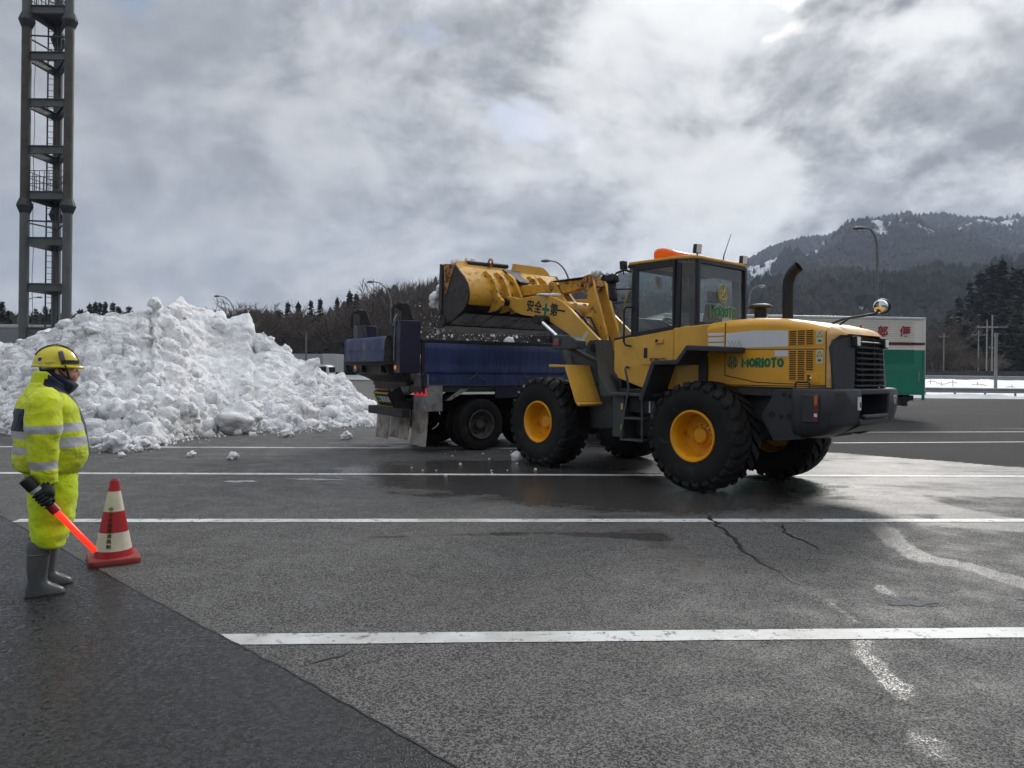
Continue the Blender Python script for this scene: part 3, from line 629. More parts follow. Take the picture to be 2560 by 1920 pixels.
# ---- cab
mb = MB(); mb.prism([(.27, 2.085), (.27, 1.58), (.17, 1.47), (-.28, 1.345), (-.60, 1.335), (-1.30, 1.335), (-1.38, 1.45), (-1.38, 2.285), (-1.12, 2.275), (-.12, 2.14)], -.60, .60)
for s in (1, -1): mb.prism([(.265, 2.08), (.265, 1.60), (.165, 1.49), (-.28, 1.355), (-.60, 1.345), (-.93, 1.345), (-.93, 2.245), (-.12, 2.135)], s * .55, s * .79)
for s in (1, -1): mb.hexa([(-.92, s * .5, 1.35), (-.92, s * .5, 2.245), (-.92, s * .785, 1.35), (-.92, s * .785, 2.245), (-1.36, s * .5, 1.35), (-1.36, s * .5, 2.28), (-1.36, s * .66, 1.35), (-1.36, s * .66, 2.28)])
mb.build('cab_body', YEL, loader, bevel=.015)
ZT = 3.19
def bar(mb, a, b, w, d, side): # pillar of width w along x, depth d along y
    mb.hexa([(a[0] - w, a[1] - d * side, a[2]), (b[0] - w, b[1] - d * side, b[2]), (a[0] - w, a[1], a[2]), (b[0] - w, b[1], b[2]), (a[0] + w, a[1] - d * side, a[2]), (b[0] + w, b[1] - d * side, b[2]), (a[0] + w, a[1], a[2]), (b[0] + w, b[1], b[2])])
mb = MB()
for s in (1, -1):
    bar(mb, (-.105, s * .785, 2.12), (-.105, s * .765, ZT + .03), .045, .05, s)             # front post
    bar(mb, (-.905, s * .785, 2.24), (-.905, s * .765, ZT + .03), .05, .05, s)              # door post
    bar(mb, (-1.125, s * .645, 2.26), (-1.125, s * .635, ZT + .03), .05, .05, s)            # rear post
    mb.hexa([(.02, s * .74, ZT - .0), (.02, s * .74, ZT + .05), (.02, s * .775, ZT), (.02, s * .775, ZT + .05), (-.92, s * .74, ZT), (-.92, s * .74, ZT + .05), (-.92, s * .775, ZT), (-.92, s * .775, ZT + .05)])
    mb.hexa([(-.90, s * .70, ZT), (-.90, s * .70, ZT + .05), (-.90, s * .77, ZT), (-.90, s * .77, ZT + .05), (-1.15, s * .58, ZT), (-1.15, s * .58, ZT + .05), (-1.15, s * .64, ZT), (-1.15, s * .64, ZT + .05)])
mb.bb(-1.11, -1.17, -.60, .60, ZT - .02, ZT + .05); mb.bb(-1.11, -1.17, -.60, .60, 2.24, 2.33); mb.bb(.0, .05, -.70, .70, ZT - .02, ZT + .05)
mb.prism([(.275, 2.06), (.275, 2.12), (-.12, 2.175), (-.12, 2.12)], -.775, .775)
cabf = mb.build('cab_frame', NAVY, loader, bevel=.006)
mb = MB(); mb.prism([(.06, -.66), (.09, -.55), (.09, .55), (.06, .66), (-.02, .80), (-.90, .80), (-1.14, .68), (-1.18, .55), (-1.18, -.55), (-1.14, -.68), (-.90, -.80), (-.02, -.80)], ZT + .04, ZT + .085, ax='z')
mb.prism([(.0, -.55), (.0, .55), (-.08, .68), (-.85, .68), (-1.08, .5), (-1.08, -.5), (-.85, -.68), (-.08, -.68)], ZT + .08, ZT + .105, ax='z'); mb.build('cab_roof', YEL, loader, bevel=.015)
for s in (1, -1):
    mb = MB(); dz0 = .014
    # door: lower skin and window frame
    mb.prism([(-.135, 2.12), (-.135, 2.02), (-.30, 1.70), (-.865, 1.70), (-.865, 2.21)], s * .7905, s * .806); door = mb.build('door', YEL, loader, bevel=.006)
    mb = MB(); mb.prism([(-.14, 2.125), (-.862, 2.215), (-.862, 2.275), (-.14, 2.19)], s * .788, s * .802); mb.bb(-.14, -.195, s * .765, s * .796, 2.18, ZT + .02); mb.bb(-.835, -.87, s * .765, s * .796, 2.23, ZT + .02); mb.bb(-.14, -.87, s * .760, s * .792, ZT - .055, ZT + .03)
    mb.build('window_frame', NAVY, door, bevel=.004)
    mb = MB(); mb.add([(-.17, s * .775, 2.17), (-.85, s * .775, 2.25), (-.85, s * .765, ZT), (-.17, s * .765, ZT)], [(0, 1, 2, 3)]); mb.build('window_pane', CGL, door, smooth=0)
    mb = MB(); mb.bb(-.335, -.405, s * .800, s * .812, 1.80, 1.955); mb.build('door_handle', BLK, door, bevel=.012)
    mb = MB(); mb.lathe([(.014, 0), (.012, .008), (.0001, .01)], c=(-.35, s * .806, 1.985), ax='y', n=12); mb.build('door_lock', CHROME, door)
    mb = MB(); mb.bb(-.555, -.70, s * .800, s * .83, 2.015, 2.09); br_ = mb.build('hinge_bracket', YEL, door, bevel=.006)
    mb = MB(); mb.bb(-.565, -.615, s * .8295, s * .8315, 2.035, 2.075); mb.build('hinge_slot', BLK, br_)
    if s > 0: text('door_letters', 'KOMATSU', .068, BLK, door, (-.61, .808, 1.775), (-1, 0, 0), (0, 0, 1), bold=.002, sx=1.0)
    mb = MB(); mb.add([(-.91, s * .765, 2.25), (-1.12, s * .645, 2.275), (-1.12, s * .64, ZT), (-.91, s * .755, ZT)], [(0, 1, 2, 3)]); mb.build('quarter_pane', glass('dark_glass', (.10, .12, .13), .02, .9), cabf, smooth=0)
    mb = MB(); mb.add([(.265, s * .72, 2.11), (-.10, s * .765, 2.14), (-.10, s * .755, ZT), (.03, s * .70, ZT)], [(0, 1, 2, 3)]); mb.build('front_side_pane', glass('amber_glass', (.80, .80, .66), .02, .92), cabf, smooth=0)
    mb = MB(); mb.tube([(-.09, s * .79, 2.585), (-.03, s * .86, 2.58), (-.0, s * .87, 2.55), (-.0, s * .87, 2.05), (-.03, s * .865, 2.0), (-.09, s * .80, 1.985)], .016, 8); mb.build('grab_rail', BLK, loader)
    mb = MB(); mb.tube([(-.02, s * .79, 1.66), (-.13, s * .97, 1.665), (-.17, s * 1.03, 1.63), (-.28, s * 1.08, 1.37), (-.22, s * 1.10, .98), (-.16, s * 1.10, .60)], .018, 8); mb.tube([(-.55, s * 1.10, 1.25), (-.56, s * 1.10, .60)], .018, 8); mb.build('step_rail', GREY, loader)
    for z, x0, x1 in ((.60, -.14, -.58), (.92, -.20, -.58)):
        mb = MB(); mb.bb(x0, x1, s * .88, s * 1.11, z - .03, z); mb.build('step', GREY, loader, bevel=.006)
    mb = MB(); mb.bb(.10, -.12, s * .72, s * 1.0, .60, 1.24); bx_ = mb.build('side_box', GREY, loader, bevel=.012)
    for z in (1.07, .75):
        mb = MB(); mb.bb(-.065, -.105, s * 1.0, s * 1.002, z - .045, z + .045); mb.build('yellow_label', pbr('label_yellow', (.55, .40, .06), .5), bx_)
    mb = MB(); mb.bb(.08, -.75, s * .70, s * 1.08, 1.235, 1.275); mb.build('side_platform', GREY, loader, bevel=.006)
    mb = MB(); mb.bb(-.62, -.70, s * .75, s * 1.0, .70, 1.24); wp = mb.build('tank_panel', GREY, loader)
    mb = MB(); mb.bb(-.58, -.618, s * .80, s * .98, 1.0, 1.17); mb.build('white_label', WHITE, wp)
    # rear mudguard
    mb = MB(); mb.strip([(-.70, 1.17), (-.90, 1.69), (-1.30, 1.70), (-1.45, 1.89), (-2.0, 1.86)], -.075, s * .76, s * 1.29); mb.build('rear_mudguard', DKG, loader, bevel=.012)
    mb = MB(); mb.bb(-1.30, -1.42, s * .55, s * .80, 1.35, 1.84); mb.build('mudguard_bracket', DKG, loader)
# windows front and rear
mb = MB(); mb.add([(.27, .72, 2.11), (.27, -.72, 2.11), (.03, -.70, ZT), (.03, .70, ZT)], [(0, 1, 2, 3)]); mb.build('windscreen', CGL, cabf, smooth=0)
mb = MB(); mb.add([(-1.14, .61, 2.29), (-1.14, -.61, 2.29), (-1.14, -.605, ZT), (-1.14, .605, ZT)], [(0, 1, 2, 3)]); rw = mb.build('rear_window', CGL, cabf, smooth=0)
mb = MB(); mb.bb(-1.128, -1.135, -.60, .60, ZT - .20, ZT); mb.build('dark_film', BLK, rw)
logo('window_emblem', rw, (-1.148, -.02, 2.77), (0, -1, 0), .125, .135, GOLD, line=.011); logo('window_emblem', rw, (-1.153, -.02, 2.77), (0, -1, 0), .125, .135, GREEN, line=.006)
bubble('window_name', 'MORIOTO', .135, .66, .032, GOLD, rw, (-1.148, -.04, 2.50), (0, -1, 0)); bubble('window_name', 'MORIOTO', .135, .66, .021, GREEN, rw, (-1.153, -.04, 2.50), (0, -1, 0))
text('cab_letters', 'GALEO', .07, pbr('letter_grey', (.22, .22, .24), .5), cabf, (-1.02, .715, 3.195), (-.84, -.48, 0), (0, 0, 1), bold=.001)
# inside the cab
INT = pbr('cab_interior', (.02, .02, .021), .7, bump=.001)
mb = MB(); mb.bb(-.55, -1.0, -.24, .24, 1.75, 2.0); mb.hexa([(-.88, -.22, 1.95), (-.98, -.20, 2.62), (-.88, .22, 1.95), (-.98, .20, 2.62), (-1.0, -.22, 1.95), (-1.06, -.20, 2.62), (-1.0, .22, 1.95), (-1.06, .20, 2.62)]); mb.bb(-.95, -1.03, -.12, .12, 2.64, 2.82); mb.build('seat', INT, loader, bevel=.03)
mb = MB(); c = Vector((-.30, 0, 2.34)); ax_ = Vector((-.55, 0, .83)).normalized(); u1 = ax_.cross(Vector((0, 1, 0))).normalized(); u2 = Vector((0, 1, 0))
mb.tube([c + (u1 * math.cos(t_) + u2 * math.sin(t_)) * .19 for t_ in np.linspace(0, 2 * math.pi, 33)], .016, 8, False)
for t_ in (.5, 2.6, 4.7): mb.cyl(c, c + (u1 * math.cos(t_) + u2 * math.sin(t_)) * .19, .013, n=8)
mb.cyl(c, c - ax_ * .5, .03, n=10); mb.build('steering_wheel', INT, loader)
mb = MB(); mb.prism([(.20, 1.7), (.20, 2.12), (-.05, 2.22), (-.18, 2.15), (-.10, 1.7)], -.40, .40); mb.bb(-.5, -1.0, -.62, -.34, 1.7, 2.2); mb.bb(-.6, -1.0, .34, .58, 1.7, 2.15); mb.build('dashboard', INT, loader, bevel=.02)
mb = MB(); mb.lathe([(.0001, .0), (.09, .004), (.10, -.01), (.09, -.03)], c=(-.35, .52, 2.95), ax='x', n=18); mb.build('inside_mirror', LENS_C, loader)
# lamps, beacon, aerial, mirrors
mb = MB(); rings = []
for y, k in ((.50, .35), (.495, .75), (.46, 1), (.2, 1), (-.2, 1), (-.24, .75), (-.245, .35)):
    rings.append([(-.36 + (.13) * k * math.copysign(abs(math.cos(t_)) ** .7, math.cos(t_)), y, 3.395 + .095 * k * math.copysign(abs(math.sin(t_)) ** .8, math.sin(t_))) for t_ in np.linspace(0, 2 * math.pi, 25)[:-1]])
mb.loft(rings)
m = bpy.data.materials.new('beacon_orange'); m.use_nodes = True; n = NT(m.node_tree)
b = n.n('ShaderNodeBsdfPrincipled', ins={'Base Color': (1.0, .26, .006), 'Roughness': .18, 'Subsurface Weight': 0.0, 'Coat Weight': .6}); tl = n.n('ShaderNodeBsdfTranslucent', ins={'Color': (1.0, .34, .01)})
mx = n.n('ShaderNodeMixShader', ins={0: .6, 1: b.outputs[0], 2: tl.outputs[0]}); n.n('ShaderNodeOutputMaterial', ins={'Surface': mx.outputs[0]})
bea = mb.build('beacon_bar', m, loader, smooth=50)
mb = MB(); mb.bb(-.44, -.28, -.15, .40, 3.285, 3.31); mb.build('beacon_foot', BLK, bea)
def worklamp(c, ax_):
    c = Vector(c); ax_ = Vector(ax_).normalized(); q = ax_.to_track_quat('X', 'Z').to_matrix()
    mb = MB(); mb.box(c, (.07, .105, .13), q); mb.cyl(c - Vector((0, 0, .06)), c - Vector((0, 0, .14)), .012, n=8); l_ = mb.build('work_lamp', BLK, loader, bevel=.012)
    mb = MB(); mb.box(c + ax_ * .037, (.008, .088, .112), q); mb.build('lamp_glass', LENS_C, l_, bevel=.004)
worklamp((-1.12, .60, 3.375), (-1, .25, -.15)); worklamp((-1.14, -.58, 3.335), (-1, .2, -.1)); worklamp((.10, .78, 3.24), (1, 0, -.1)); worklamp((.10, -.78, 3.24), (1, 0, -.1))
mb = MB(); mb.tube([(-1.16, .0, 3.22), (-1.17, 0, 3.33), (-1.20, -.02, 3.45), (-1.26, -.05, 3.66)], [.012, .009, .006, .004], 6); mb.build('aerial', BLK, loader)
for s in (1, -1):
    mb = MB(); mb.tube([(-.05, s * .76, 3.13), (.05, s * .82, 3.16), (.15, s * .88, 3.12), (.20, s * .90, 3.05)], .018, 8); ma = mb.build('mirror_arm', BLK, loader); mb = MB(); mb.tube([(-.08, s * .79, 2.865), (.18, s * .86, 2.87)], .012, 8); mb.build('mirror_stay', BLK, ma)
    mb = MB(); mb.box((.20, s * .93, 3.03), (.16, .19, .13), (0, .2, .2)); mb.build('mirror', BLK, ma, bevel=.03)
    mb = MB(); mb.box((.37, s * .90, 3.06), (.03, .20, .10), (0, -.5, .3)); mb.tube([(.22, s * .92, 3.06), (.30, s * .93, 3.13), (.37, s * .90, 3.06)], .008, 6); mb.build('mirror', BLK, ma, bevel=.01)
    mb = MB(); mb.box((.22, s * .89, 2.85), (.07, .19, .33), (0, .12, .1)); mb.build('mirror', BLK, ma, bevel=.04)

# ---- front half
mb = MB(FM)
for s in (1, -1):
    mb.prism([(.97, 1.98), (.94, 2.07), (.88, 2.105), (.57, 2.105), (.47, 1.55), (.24, 1.25), (.24, .70), (1.45, .62), (1.75, .85), (1.70, 1.15), (1.40, 1.42), (1.05, 1.55)], s * .54, s * .68)
    mb.prism([(.56, 2.10), (.47, 1.55), (.24, 1.25), (.0, 1.25), (.0, 1.21), (.42, 1.21)], s * .50, s * .90)
mb.bb(.25, 1.7, -.55, .55, .62, .95); mb.bb(.30, .95, -.55, .55, .95, 1.5); mb.bb(.0, .35, -.22, .22, .7, 1.15)
mb.build('front_frame', GREY, loader, bevel=.01)
boom_poly = [(3.36, 2.97), (3.30, 3.02), (3.10, 2.985), (2.95, 2.945), (2.70, 2.955), (2.40, 2.965), (2.15, 2.95), (1.95, 2.90), (1.75, 2.82), (1.60, 2.725), (.90, 2.18), (.70, 2.03), (.68, 1.92), (.78, 1.86), (1.05, 1.985), (1.9, 2.40), (2.12, 2.50), (2.30, 2.555), (2.60, 2.60), (2.85, 2.635), (3.05, 2.70), (3.22, 2.80), (3.36, 2.90)]
for s in (1, -1):
    mb = MB(FM); mb.prism(boom_poly, s * .48, s * .54); bo = mb.build('boom_arm', YEL, loader, bevel=.008)
    if s > 0:
        f3 = lambda x, y, z: tuple(FM @ Vector((x, y, z))); xd = FM.to_3x3() @ Vector((-1, 0, -.175)); zd = FM.to_3x3() @ Vector((-.175, 0, 1))
        for ch, x, z in (('安', 2.60, 2.775), ('全', 2.38, 2.735), ('第', 1.945, 2.66), ('一', 1.755, 2.63)): text('boom_letters', ch, .235, BLK, bo, f3(x, .5425, z), xd, zd, bold=.006, sx=.9)
        for nm, hw, hl, m_, y in (('cross_border', .042, .125, STK, .5415), ('safety_cross', .030, .112, GREEN, .5425)):
            mb = MB(FM)
            for a, b in ((hw, hl), (hl * .9, hw)):
                C_ = Vector((2.165, y, 2.695)); X_ = Vector((-1, 0, -.175)).normalized(); Z_ = Vector((-.175, 0, 1)).normalized(); mb.add([C_ - X_ * a - Z_ * b, C_ + X_ * a - Z_ * b, C_ + X_ * a + Z_ * b, C_ - X_ * a + Z_ * b], [(0, 1, 2, 3)]); 
                for q in range(4): mb.v[-4 + q] = (mb.v[-4 + q][0], mb.v[-4 + q][1] + (.0004 if b < a else 0), mb.v[-4 + q][2])
            mb.build(nm, m_, bo, smooth=0)
        mb = MB(FM); mb.add([(1.05, .5415, 2.235), (1.12, .5415, 2.27), (1.27, .5415, 2.13), (1.20, .5415, 2.095)], [(0, 1, 2, 3)]); mb.build('instruction_label', STK, bo, smooth=0)
    for x_, y_, z_, r_ in ((.80, .70, 1.98, .07), (3.28, .60, 2.90, .075), (2.13, .80, 2.50, .085)):
        mb = MB(FM); mb.cyl((x_, s * .45, z_), (x_, s * y_, z_), r_); mb.build('pivot_pin', BLK, bo)
    # lift cylinder
    mb = MB(FM); mb.cyl((2.10, s * .72, 2.48), (1.55, s * .72, 2.13), .036); rod = mb.build('lift_rod', CHROME, loader)
    mb = MB(FM); mb.cyl((1.60, s * .72, 2.165), (.95, s * .72, 1.10), .072); mb.cyl((1.62, s * .72, 2.19), (1.55, s * .72, 2.08), .088); mb.cyl((2.18, s * .72, 2.53), (2.05, s * .72, 2.45), .055); mb.build('lift_cylinder', GREY, loader)
    # front mudguard
    mb = MB(FM); mb.strip([(1.26, 1.655), (.88, 1.655), (.62, 1.09), (.55, 1.04)], -.045, s * .72, s * 1.25); fg = mb.build('front_mudguard', YEL, loader, bevel=.008)
    mb = MB(FM)
    for y in (.80, .98, 1.18): mb.cyl((.575, s * y, 1.085), (.545, s * y, 1.075), .012, n=8)
    mb.build('mudguard_bolts', BLK, fg)
    # headlamp on its bracket
    mb = MB(FM); mb.tube([(1.12, s * .98, 2.0), (1.0, s * .92, 1.93), (.72, s * .80, 1.80), (.52, s * .68, 1.72)], .042, 10); mb.prism([(1.45, 1.86), (1.10, 1.90), (.60, 1.72), (.62, 1.45), (.75, 1.35)], s * .66, s * .69); hb = mb.build('lamp_bracket', GREY, loader, bevel=.006)
    mb = MB(FM); mb.loft([[(1.27 - .0, s * y, z) for y, z in ((.93, 1.97), (1.17, 1.97), (1.17, 2.15), (.93, 2.15))], [(1.24, s * y, z) for y, z in ((.92, 1.95), (1.18, 1.95), (1.18, 2.18), (.92, 2.18))], [(.85, s * y, z) for y, z in ((.92, 1.95), (1.18, 1.95), (1.18, 2.17), (.92, 2.17))], [(.70, s * y, z) for y, z in ((.95, 1.96), (1.16, 1.96), (1.16, 2.08), (.95, 2.08))]]); hl_ = mb.build('headlamp', GREY, loader, bevel=.012)
    mb = MB(FM); mb.bb(1.23, 1.10, s * 1.17, s * 1.186, 2.01, 2.12); mb.build('indicator_lens', LENS_R, hl_, bevel=.004)
    mb = MB(FM); mb.bb(1.095, 1.03, s * 1.17, s * 1.184, 2.01, 2.12); mb.build('lamp_recess', BLK, hl_)
    mb = MB(FM); mb.bb(1.265, 1.275, s * .96, s * 1.14, 1.99, 2.13); mb.build('lamp_glass', LENS_C, hl_)
mb = MB(FM); mb.cyl((1.95, -.50, 2.70), (1.95, .50, 2.70), .15, n=24); mb.cyl((3.05, -.5, 2.82), (3.05, .5, 2.82), .07); mb.build('cross_tube', YEL, loader)
# tilt linkage in the middle
for y in (-.12, .12):
    mb = MB(FM); mb.prism([(2.56, 3.13), (2.54, 3.24), (2.46, 3.27), (2.38, 3.23), (2.22, 3.0), (2.08, 2.86), (1.82, 2.82), (1.80, 2.62), (1.95, 2.52), (2.10, 2.58), (2.22, 2.78), (2.40, 3.02)], y - .03, y + .03); mb.build('bell_crank', WORN, loader, bevel=.008)
mb = MB(FM); mb.prism([(2.32, 3.25), (1.62, 3.235), (1.58, 3.16), (1.63, 3.10), (1.90, 3.05), (2.22, 3.02), (2.30, 3.10)], -.08, .08); mb.prism([(2.46, 3.20), (2.40, 3.09), (2.30, 3.05), (2.28, 3.2)], -.05, .05); mb.build('tilt_clevis', WORN, loader, bevel=.01)
mb = MB(FM); mb.bb(2.50, 1.62, -.13, .13, 3.255, 3.272); mb.build('link_cover', STEEL, loader)
for x, z in ((2.46, 3.15), (1.70, 3.16)):
    mb = MB(FM); mb.cyl((x, -.17, z), (x, .17, z), .06); mb.build('link_pin', RUST, loader)
mb = MB(FM); mb.prism([(1.60, 3.20), (1.56, 3.275), (1.40, 3.295), (1.355, 3.24), (1.33, 3.08), (1.50, 3.0)], -.185, .185); mb.build('rusty_cap', RUST, loader, bevel=.006)
for y in (-.15, .15):
    mb = MB(FM); mb.prism([(1.60, 3.22), (1.56, 3.27), (1.40, 3.29), (1.36, 3.24), (1.30, 3.0), (1.02, 2.28), (.95, 1.95), (1.13, 1.95), (1.22, 2.25), (1.44, 2.78), (1.55, 3.05)], y - .03, y + .03); mb.build('tilt_arm', WORN if y > 0 else YEL, loader, bevel=.006)
mb = MB(FM); mb.cyl((1.40, .02, 3.12), (1.62, .02, 2.55), .05); mb.cyl((1.60, .0, 2.60), (1.15, .0, 1.70), .085); mb.build('tilt_cylinder', YEL, loader)
mb = MB(FM); mb.cyl((1.36, .0, 3.15), (1.58, .0, 2.62), .036); mb.build('tilt_rod', CHROME, loader)
for k, (y, o) in enumerate(((.24, 0), (.30, .06), (.20, .12), (-.22, .03))):
    mb = MB(FM); mb.tube([(1.9 - o, y, 2.62), (1.65 - o, y + .05, 2.66 - o), (1.40 - o, y + .08, 2.52), (1.15, y + .05, 2.25), (1.02, y, 1.95), (.9, y, 1.6)], .019, 8); mb.build('hose', BLK, loader)
# link from crank to bucket with its cover
mb = MB(FM); mb.prism([(3.62, 3.10), (3.60, 3.22), (3.45, 3.28), (2.62, 3.22), (2.46, 3.22), (2.46, 3.08), (3.4, 3.06)], -.09, .09); mb.build('bucket_link', WORN, loader, bevel=.01)
# bucket
inner = [(4.40, 3.66), (4.15, 3.635), (3.95, 3.605), (3.80, 3.47), (3.66, 3.36), (3.56, 3.24), (3.51, 3.10), (3.51, 2.96), (3.56, 2.83), (3.66, 2.73), (3.97, 2.59), (4.30, 2.495), (4.50, 2.455)]
BW = 1.28
mb = MB(FM); n_ = len(inner); P = [Vector(p) for p in inner]; T = []
for i in range(n_):
    d = (P[min(i + 1, n_ - 1)] - P[max(i - 1, 0)]).normalized(); T.append(P[i] + Vector((-d.y, d.x)) * .03)
vv = []; ys = np.linspace(-BW, BW, 15)
for y in ys: vv += [(p.x, y, p.y) for p in P] + [(p.x, y, p.y) for p in T]
ff = []; mm = []
st = 2 * n_
for j in range(len(ys) - 1):
    for i in range(n_ - 1):
        mi = 1 if i >= 8 else 0
        ff.append((j * st + i, j * st + i + 1, (j + 1) * st + i + 1, (j + 1) * st + i)); mm.append(mi)
        ff.append((j * st + n_ + i + 1, j * st + n_ + i, (j + 1) * st + n_ + i, (j + 1) * st + n_ + i + 1)); mm.append(1)
    for i in (0, n_ - 1): ff.append((j * st + i, j * st + n_ + i, (j + 1) * st + n_ + i, (j + 1) * st + i)); mm.append(1)
o = len(mb.v); mb.v += vv; mb.f += [list(f) for f in ff]; mb.m += mm
bucket = mb.build('bucket', [WORN, STEEL], loader, smooth=32)
sp_ = [(4.42, 3.67), (4.30, 3.66), (3.93, 3.61), (3.78, 3.47), (3.64, 3.36), (3.54, 3.24), (3.49, 3.10), (3.49, 2.96), (3.54, 2.82), (3.65, 2.72), (3.97, 2.575), (4.28, 2.48), (4.50, 2.45), (4.46, 2.9), (4.44, 3.3)]
for s in (1, -1):
    mb = MB(FM); mb.prism(sp_, s * BW, s * (BW + .035)); sd = mb.build('side_plate', STEEL, bucket, bevel=.004)
    mb = MB(FM); mb.prism([(4.43, 3.68), (4.46, 3.68), (4.50, 2.60), (4.52, 2.44), (4.26, 2.47), (4.24, 2.60), (4.37, 2.68), (4.36, 3.66)], s * (BW + .034), s * (BW + .055)); mb.prism([(4.34, 3.675), (3.93, 3.62), (4.10, 3.36), (4.27, 3.02)], s * (BW + .034), s * (BW + .045), mi=1); mb.build('side_edge', [STEEL, RUST], bucket, bevel=.004)
    for k, z in enumerate((2.70, 2.82)):
        mb = MB(FM); mb.cyl((4.44, s * (BW + .05), z - .08), (4.44, s * (BW + .075), z - .08), .035, n=12); mb.build('edge_bolt', GREY, bucket)
for k in range(7):                                                     # wear plates under the floor
    y0 = -1.25 + k * .36; mb = MB(FM); a, b = Vector((3.72, 2.688)), Vector((4.30, 2.478)); t0_ = Vector(((b - a).y, -(b - a).x)).normalized() * .02
    mb.hexa([(a.x, y0, a.y), (b.x, y0, b.y), (a.x, y0 + .34, a.y), (b.x, y0 + .34, b.y), (a.x + t0_.x, y0, a.y + t0_.y), (b.x + t0_.x, y0, b.y + t0_.y), (a.x + t0_.x, y0 + .34, a.y + t0_.y), (b.x + t0_.x, y0 + .34, b.y + t0_.y)]); mb.build('wear_plate', STEEL, bucket, bevel=.004)
mb = MB(FM); mb.hexa([(4.25, -BW, 2.455), (4.25, -BW, 2.485), (4.25, BW, 2.455), (4.25, BW, 2.485), (4.66, -BW, 2.385), (4.66, -BW, 2.395), (4.66, BW, 2.385), (4.66, BW, 2.395)]); mb.build('cutting_edge', STEEL, bucket)
for y in (.70, .42, -.42, -.70, .16, -.16):                            # hinge ears hugging the back
    mb = MB(FM)
    big_ = abs(y) > .3
    mb.prism([(3.86, 3.52), (3.74, 3.53), (3.56, 3.42), (3.42, 3.22), (3.34 if big_ else 3.30, 3.02), (3.20 if big_ else 3.36, 2.92), (3.22, 2.82), (3.40, 2.74), (3.66, 2.715), (3.56, 2.83), (3.51, 2.98), (3.52, 3.12), (3.58, 3.27), (3.70, 3.39)], y - .03, y + .03); mb.build('hinge_ear', WORN, bucket, bevel=.006)
mb = MB(FM); mb.hexa([(4.05, BW - .05, 3.60), (4.12, BW - .15, 3.74), (4.05, -.05, 3.60), (4.12, -.05, 3.715), (4.07, BW - .05, 3.60), (4.14, BW - .15, 3.74), (4.07, -.05, 3.60), (4.14, -.05, 3.715)]); mb.prism([(-.15, 3.60), (-1.25, 3.60), (-1.15, 3.72), (-1.02, 3.80), (-.2, 3.80)], 4.05, 4.075, ax='x'); mb.build('spill_guard', YEL, bucket, bevel=.004)
mb = MB(FM); mb.cyl((4.12, .95, 3.71), (4.12, -.1, 3.735), .045, n=14); mb.build('guard_tube', BLK, bucket)
mb = MB(FM); mb.tube([Vector((4.06, .38, 3.76)) + Vector((math.cos(t_) * .065, 0, math.sin(t_) * .075)) for t_ in np.linspace(0, 2 * math.pi, 17)], .02, 8, False); mb.build('lifting_eye', RUST, bucket)
mb = MB(FM); mb.prism([(4.06, 3.60), (4.14, 3.62), (4.10, 3.80)], .93, .97); mb.build('guard_rib', YEL, bucket)
mb = MB(FM); mb.hexa([(3.98, .14, 3.62), (3.40, .12, 3.31), (3.98, -.30, 3.62), (3.40, -.12, 3.31), (3.98, .14, 3.645), (3.40, .12, 3.335), (3.98, -.30, 3.645), (3.40, -.12, 3.335)]); mb.build('shield_plate', STEEL, bucket)
# ================================================================== blue dump truck
TB = R_(33)
truck = thing('dump_truck', 'blue dump truck with tarpaulin-covered sides being loaded with snow', 'dump truck', (-1.2315, 15.2475, 0), TB)
TBLU = pbr('truck_blue', (.012, .013, .036), .45, var=.2, vs_=3, bump=.002, bs=30, dirt=((.05, .04, .045), .62, 5))
TDK = pbr('truck_chassis', (.014, .013, .014), .65, var=.3, vs_=4, bump=.003, dirt=((.05, .045, .04), .62, 4))
TDIRT = pbr('truck_dirty_steel', (.055, .048, .046), .7, var=.3, vs_=4, bump=.004, bs=30, dirt=((.10, .085, .07), .55, 5))
ALU = pbr('dirty_aluminium', (.25, .25, .255), .5, metal=.2, var=.2, vs_=4, dirt=((.16, .14, .12), .52, 5))
FLAP = pbr('mud_flap', (.27, .255, .23), .6, var=.2, vs_=5, dirt=((.16, .12, .085), .5, 3.5))
TRIM = pbr('truck_rim', (.055, .05, .048), .6, var=.3, vs_=8, dirt=((.10, .09, .08), .55, 9))
def tarp_mat():
    m = bpy.data.materials.new('tarpaulin'); m.use_nodes = True; n = NT(m.node_tree)
    co = n.n('ShaderNodeTexCoord').outputs['Object']
    run = n.ss(n.noise(n.mapping(co, (16, 1, .8)), 1.0, 5, .6), .52, .62)          # run-off stains down the sheet
    c = n.mix(n.ss(n.noise(co, 1.8, 5, .6), .3, .7), (.014, .028, .088), (.028, .050, .145)); c = n.mix(n.math('MULTIPLY', run, .8), c, (.010, .014, .045))
    c = n.mix(n.ss(n.noise(co, 4.0, 6, .7), .62, .75, 0, .5), c, (.06, .06, .08))
    b = n.n('ShaderNodeBsdfPrincipled', ins={'Base Color': c, 'Roughness': n.lerp(run, .55, .35), 'Specular IOR Level': .4})
    n.set(b.inputs['Normal'], n.bump(n.noise(n.mapping(co, (9, 2, 1.6)), 1.0, 5, .6), .55, .02)); n.n('ShaderNodeOutputMaterial', ins={'Surface': b.outputs[0]}); return m
TARP = tarp_mat()
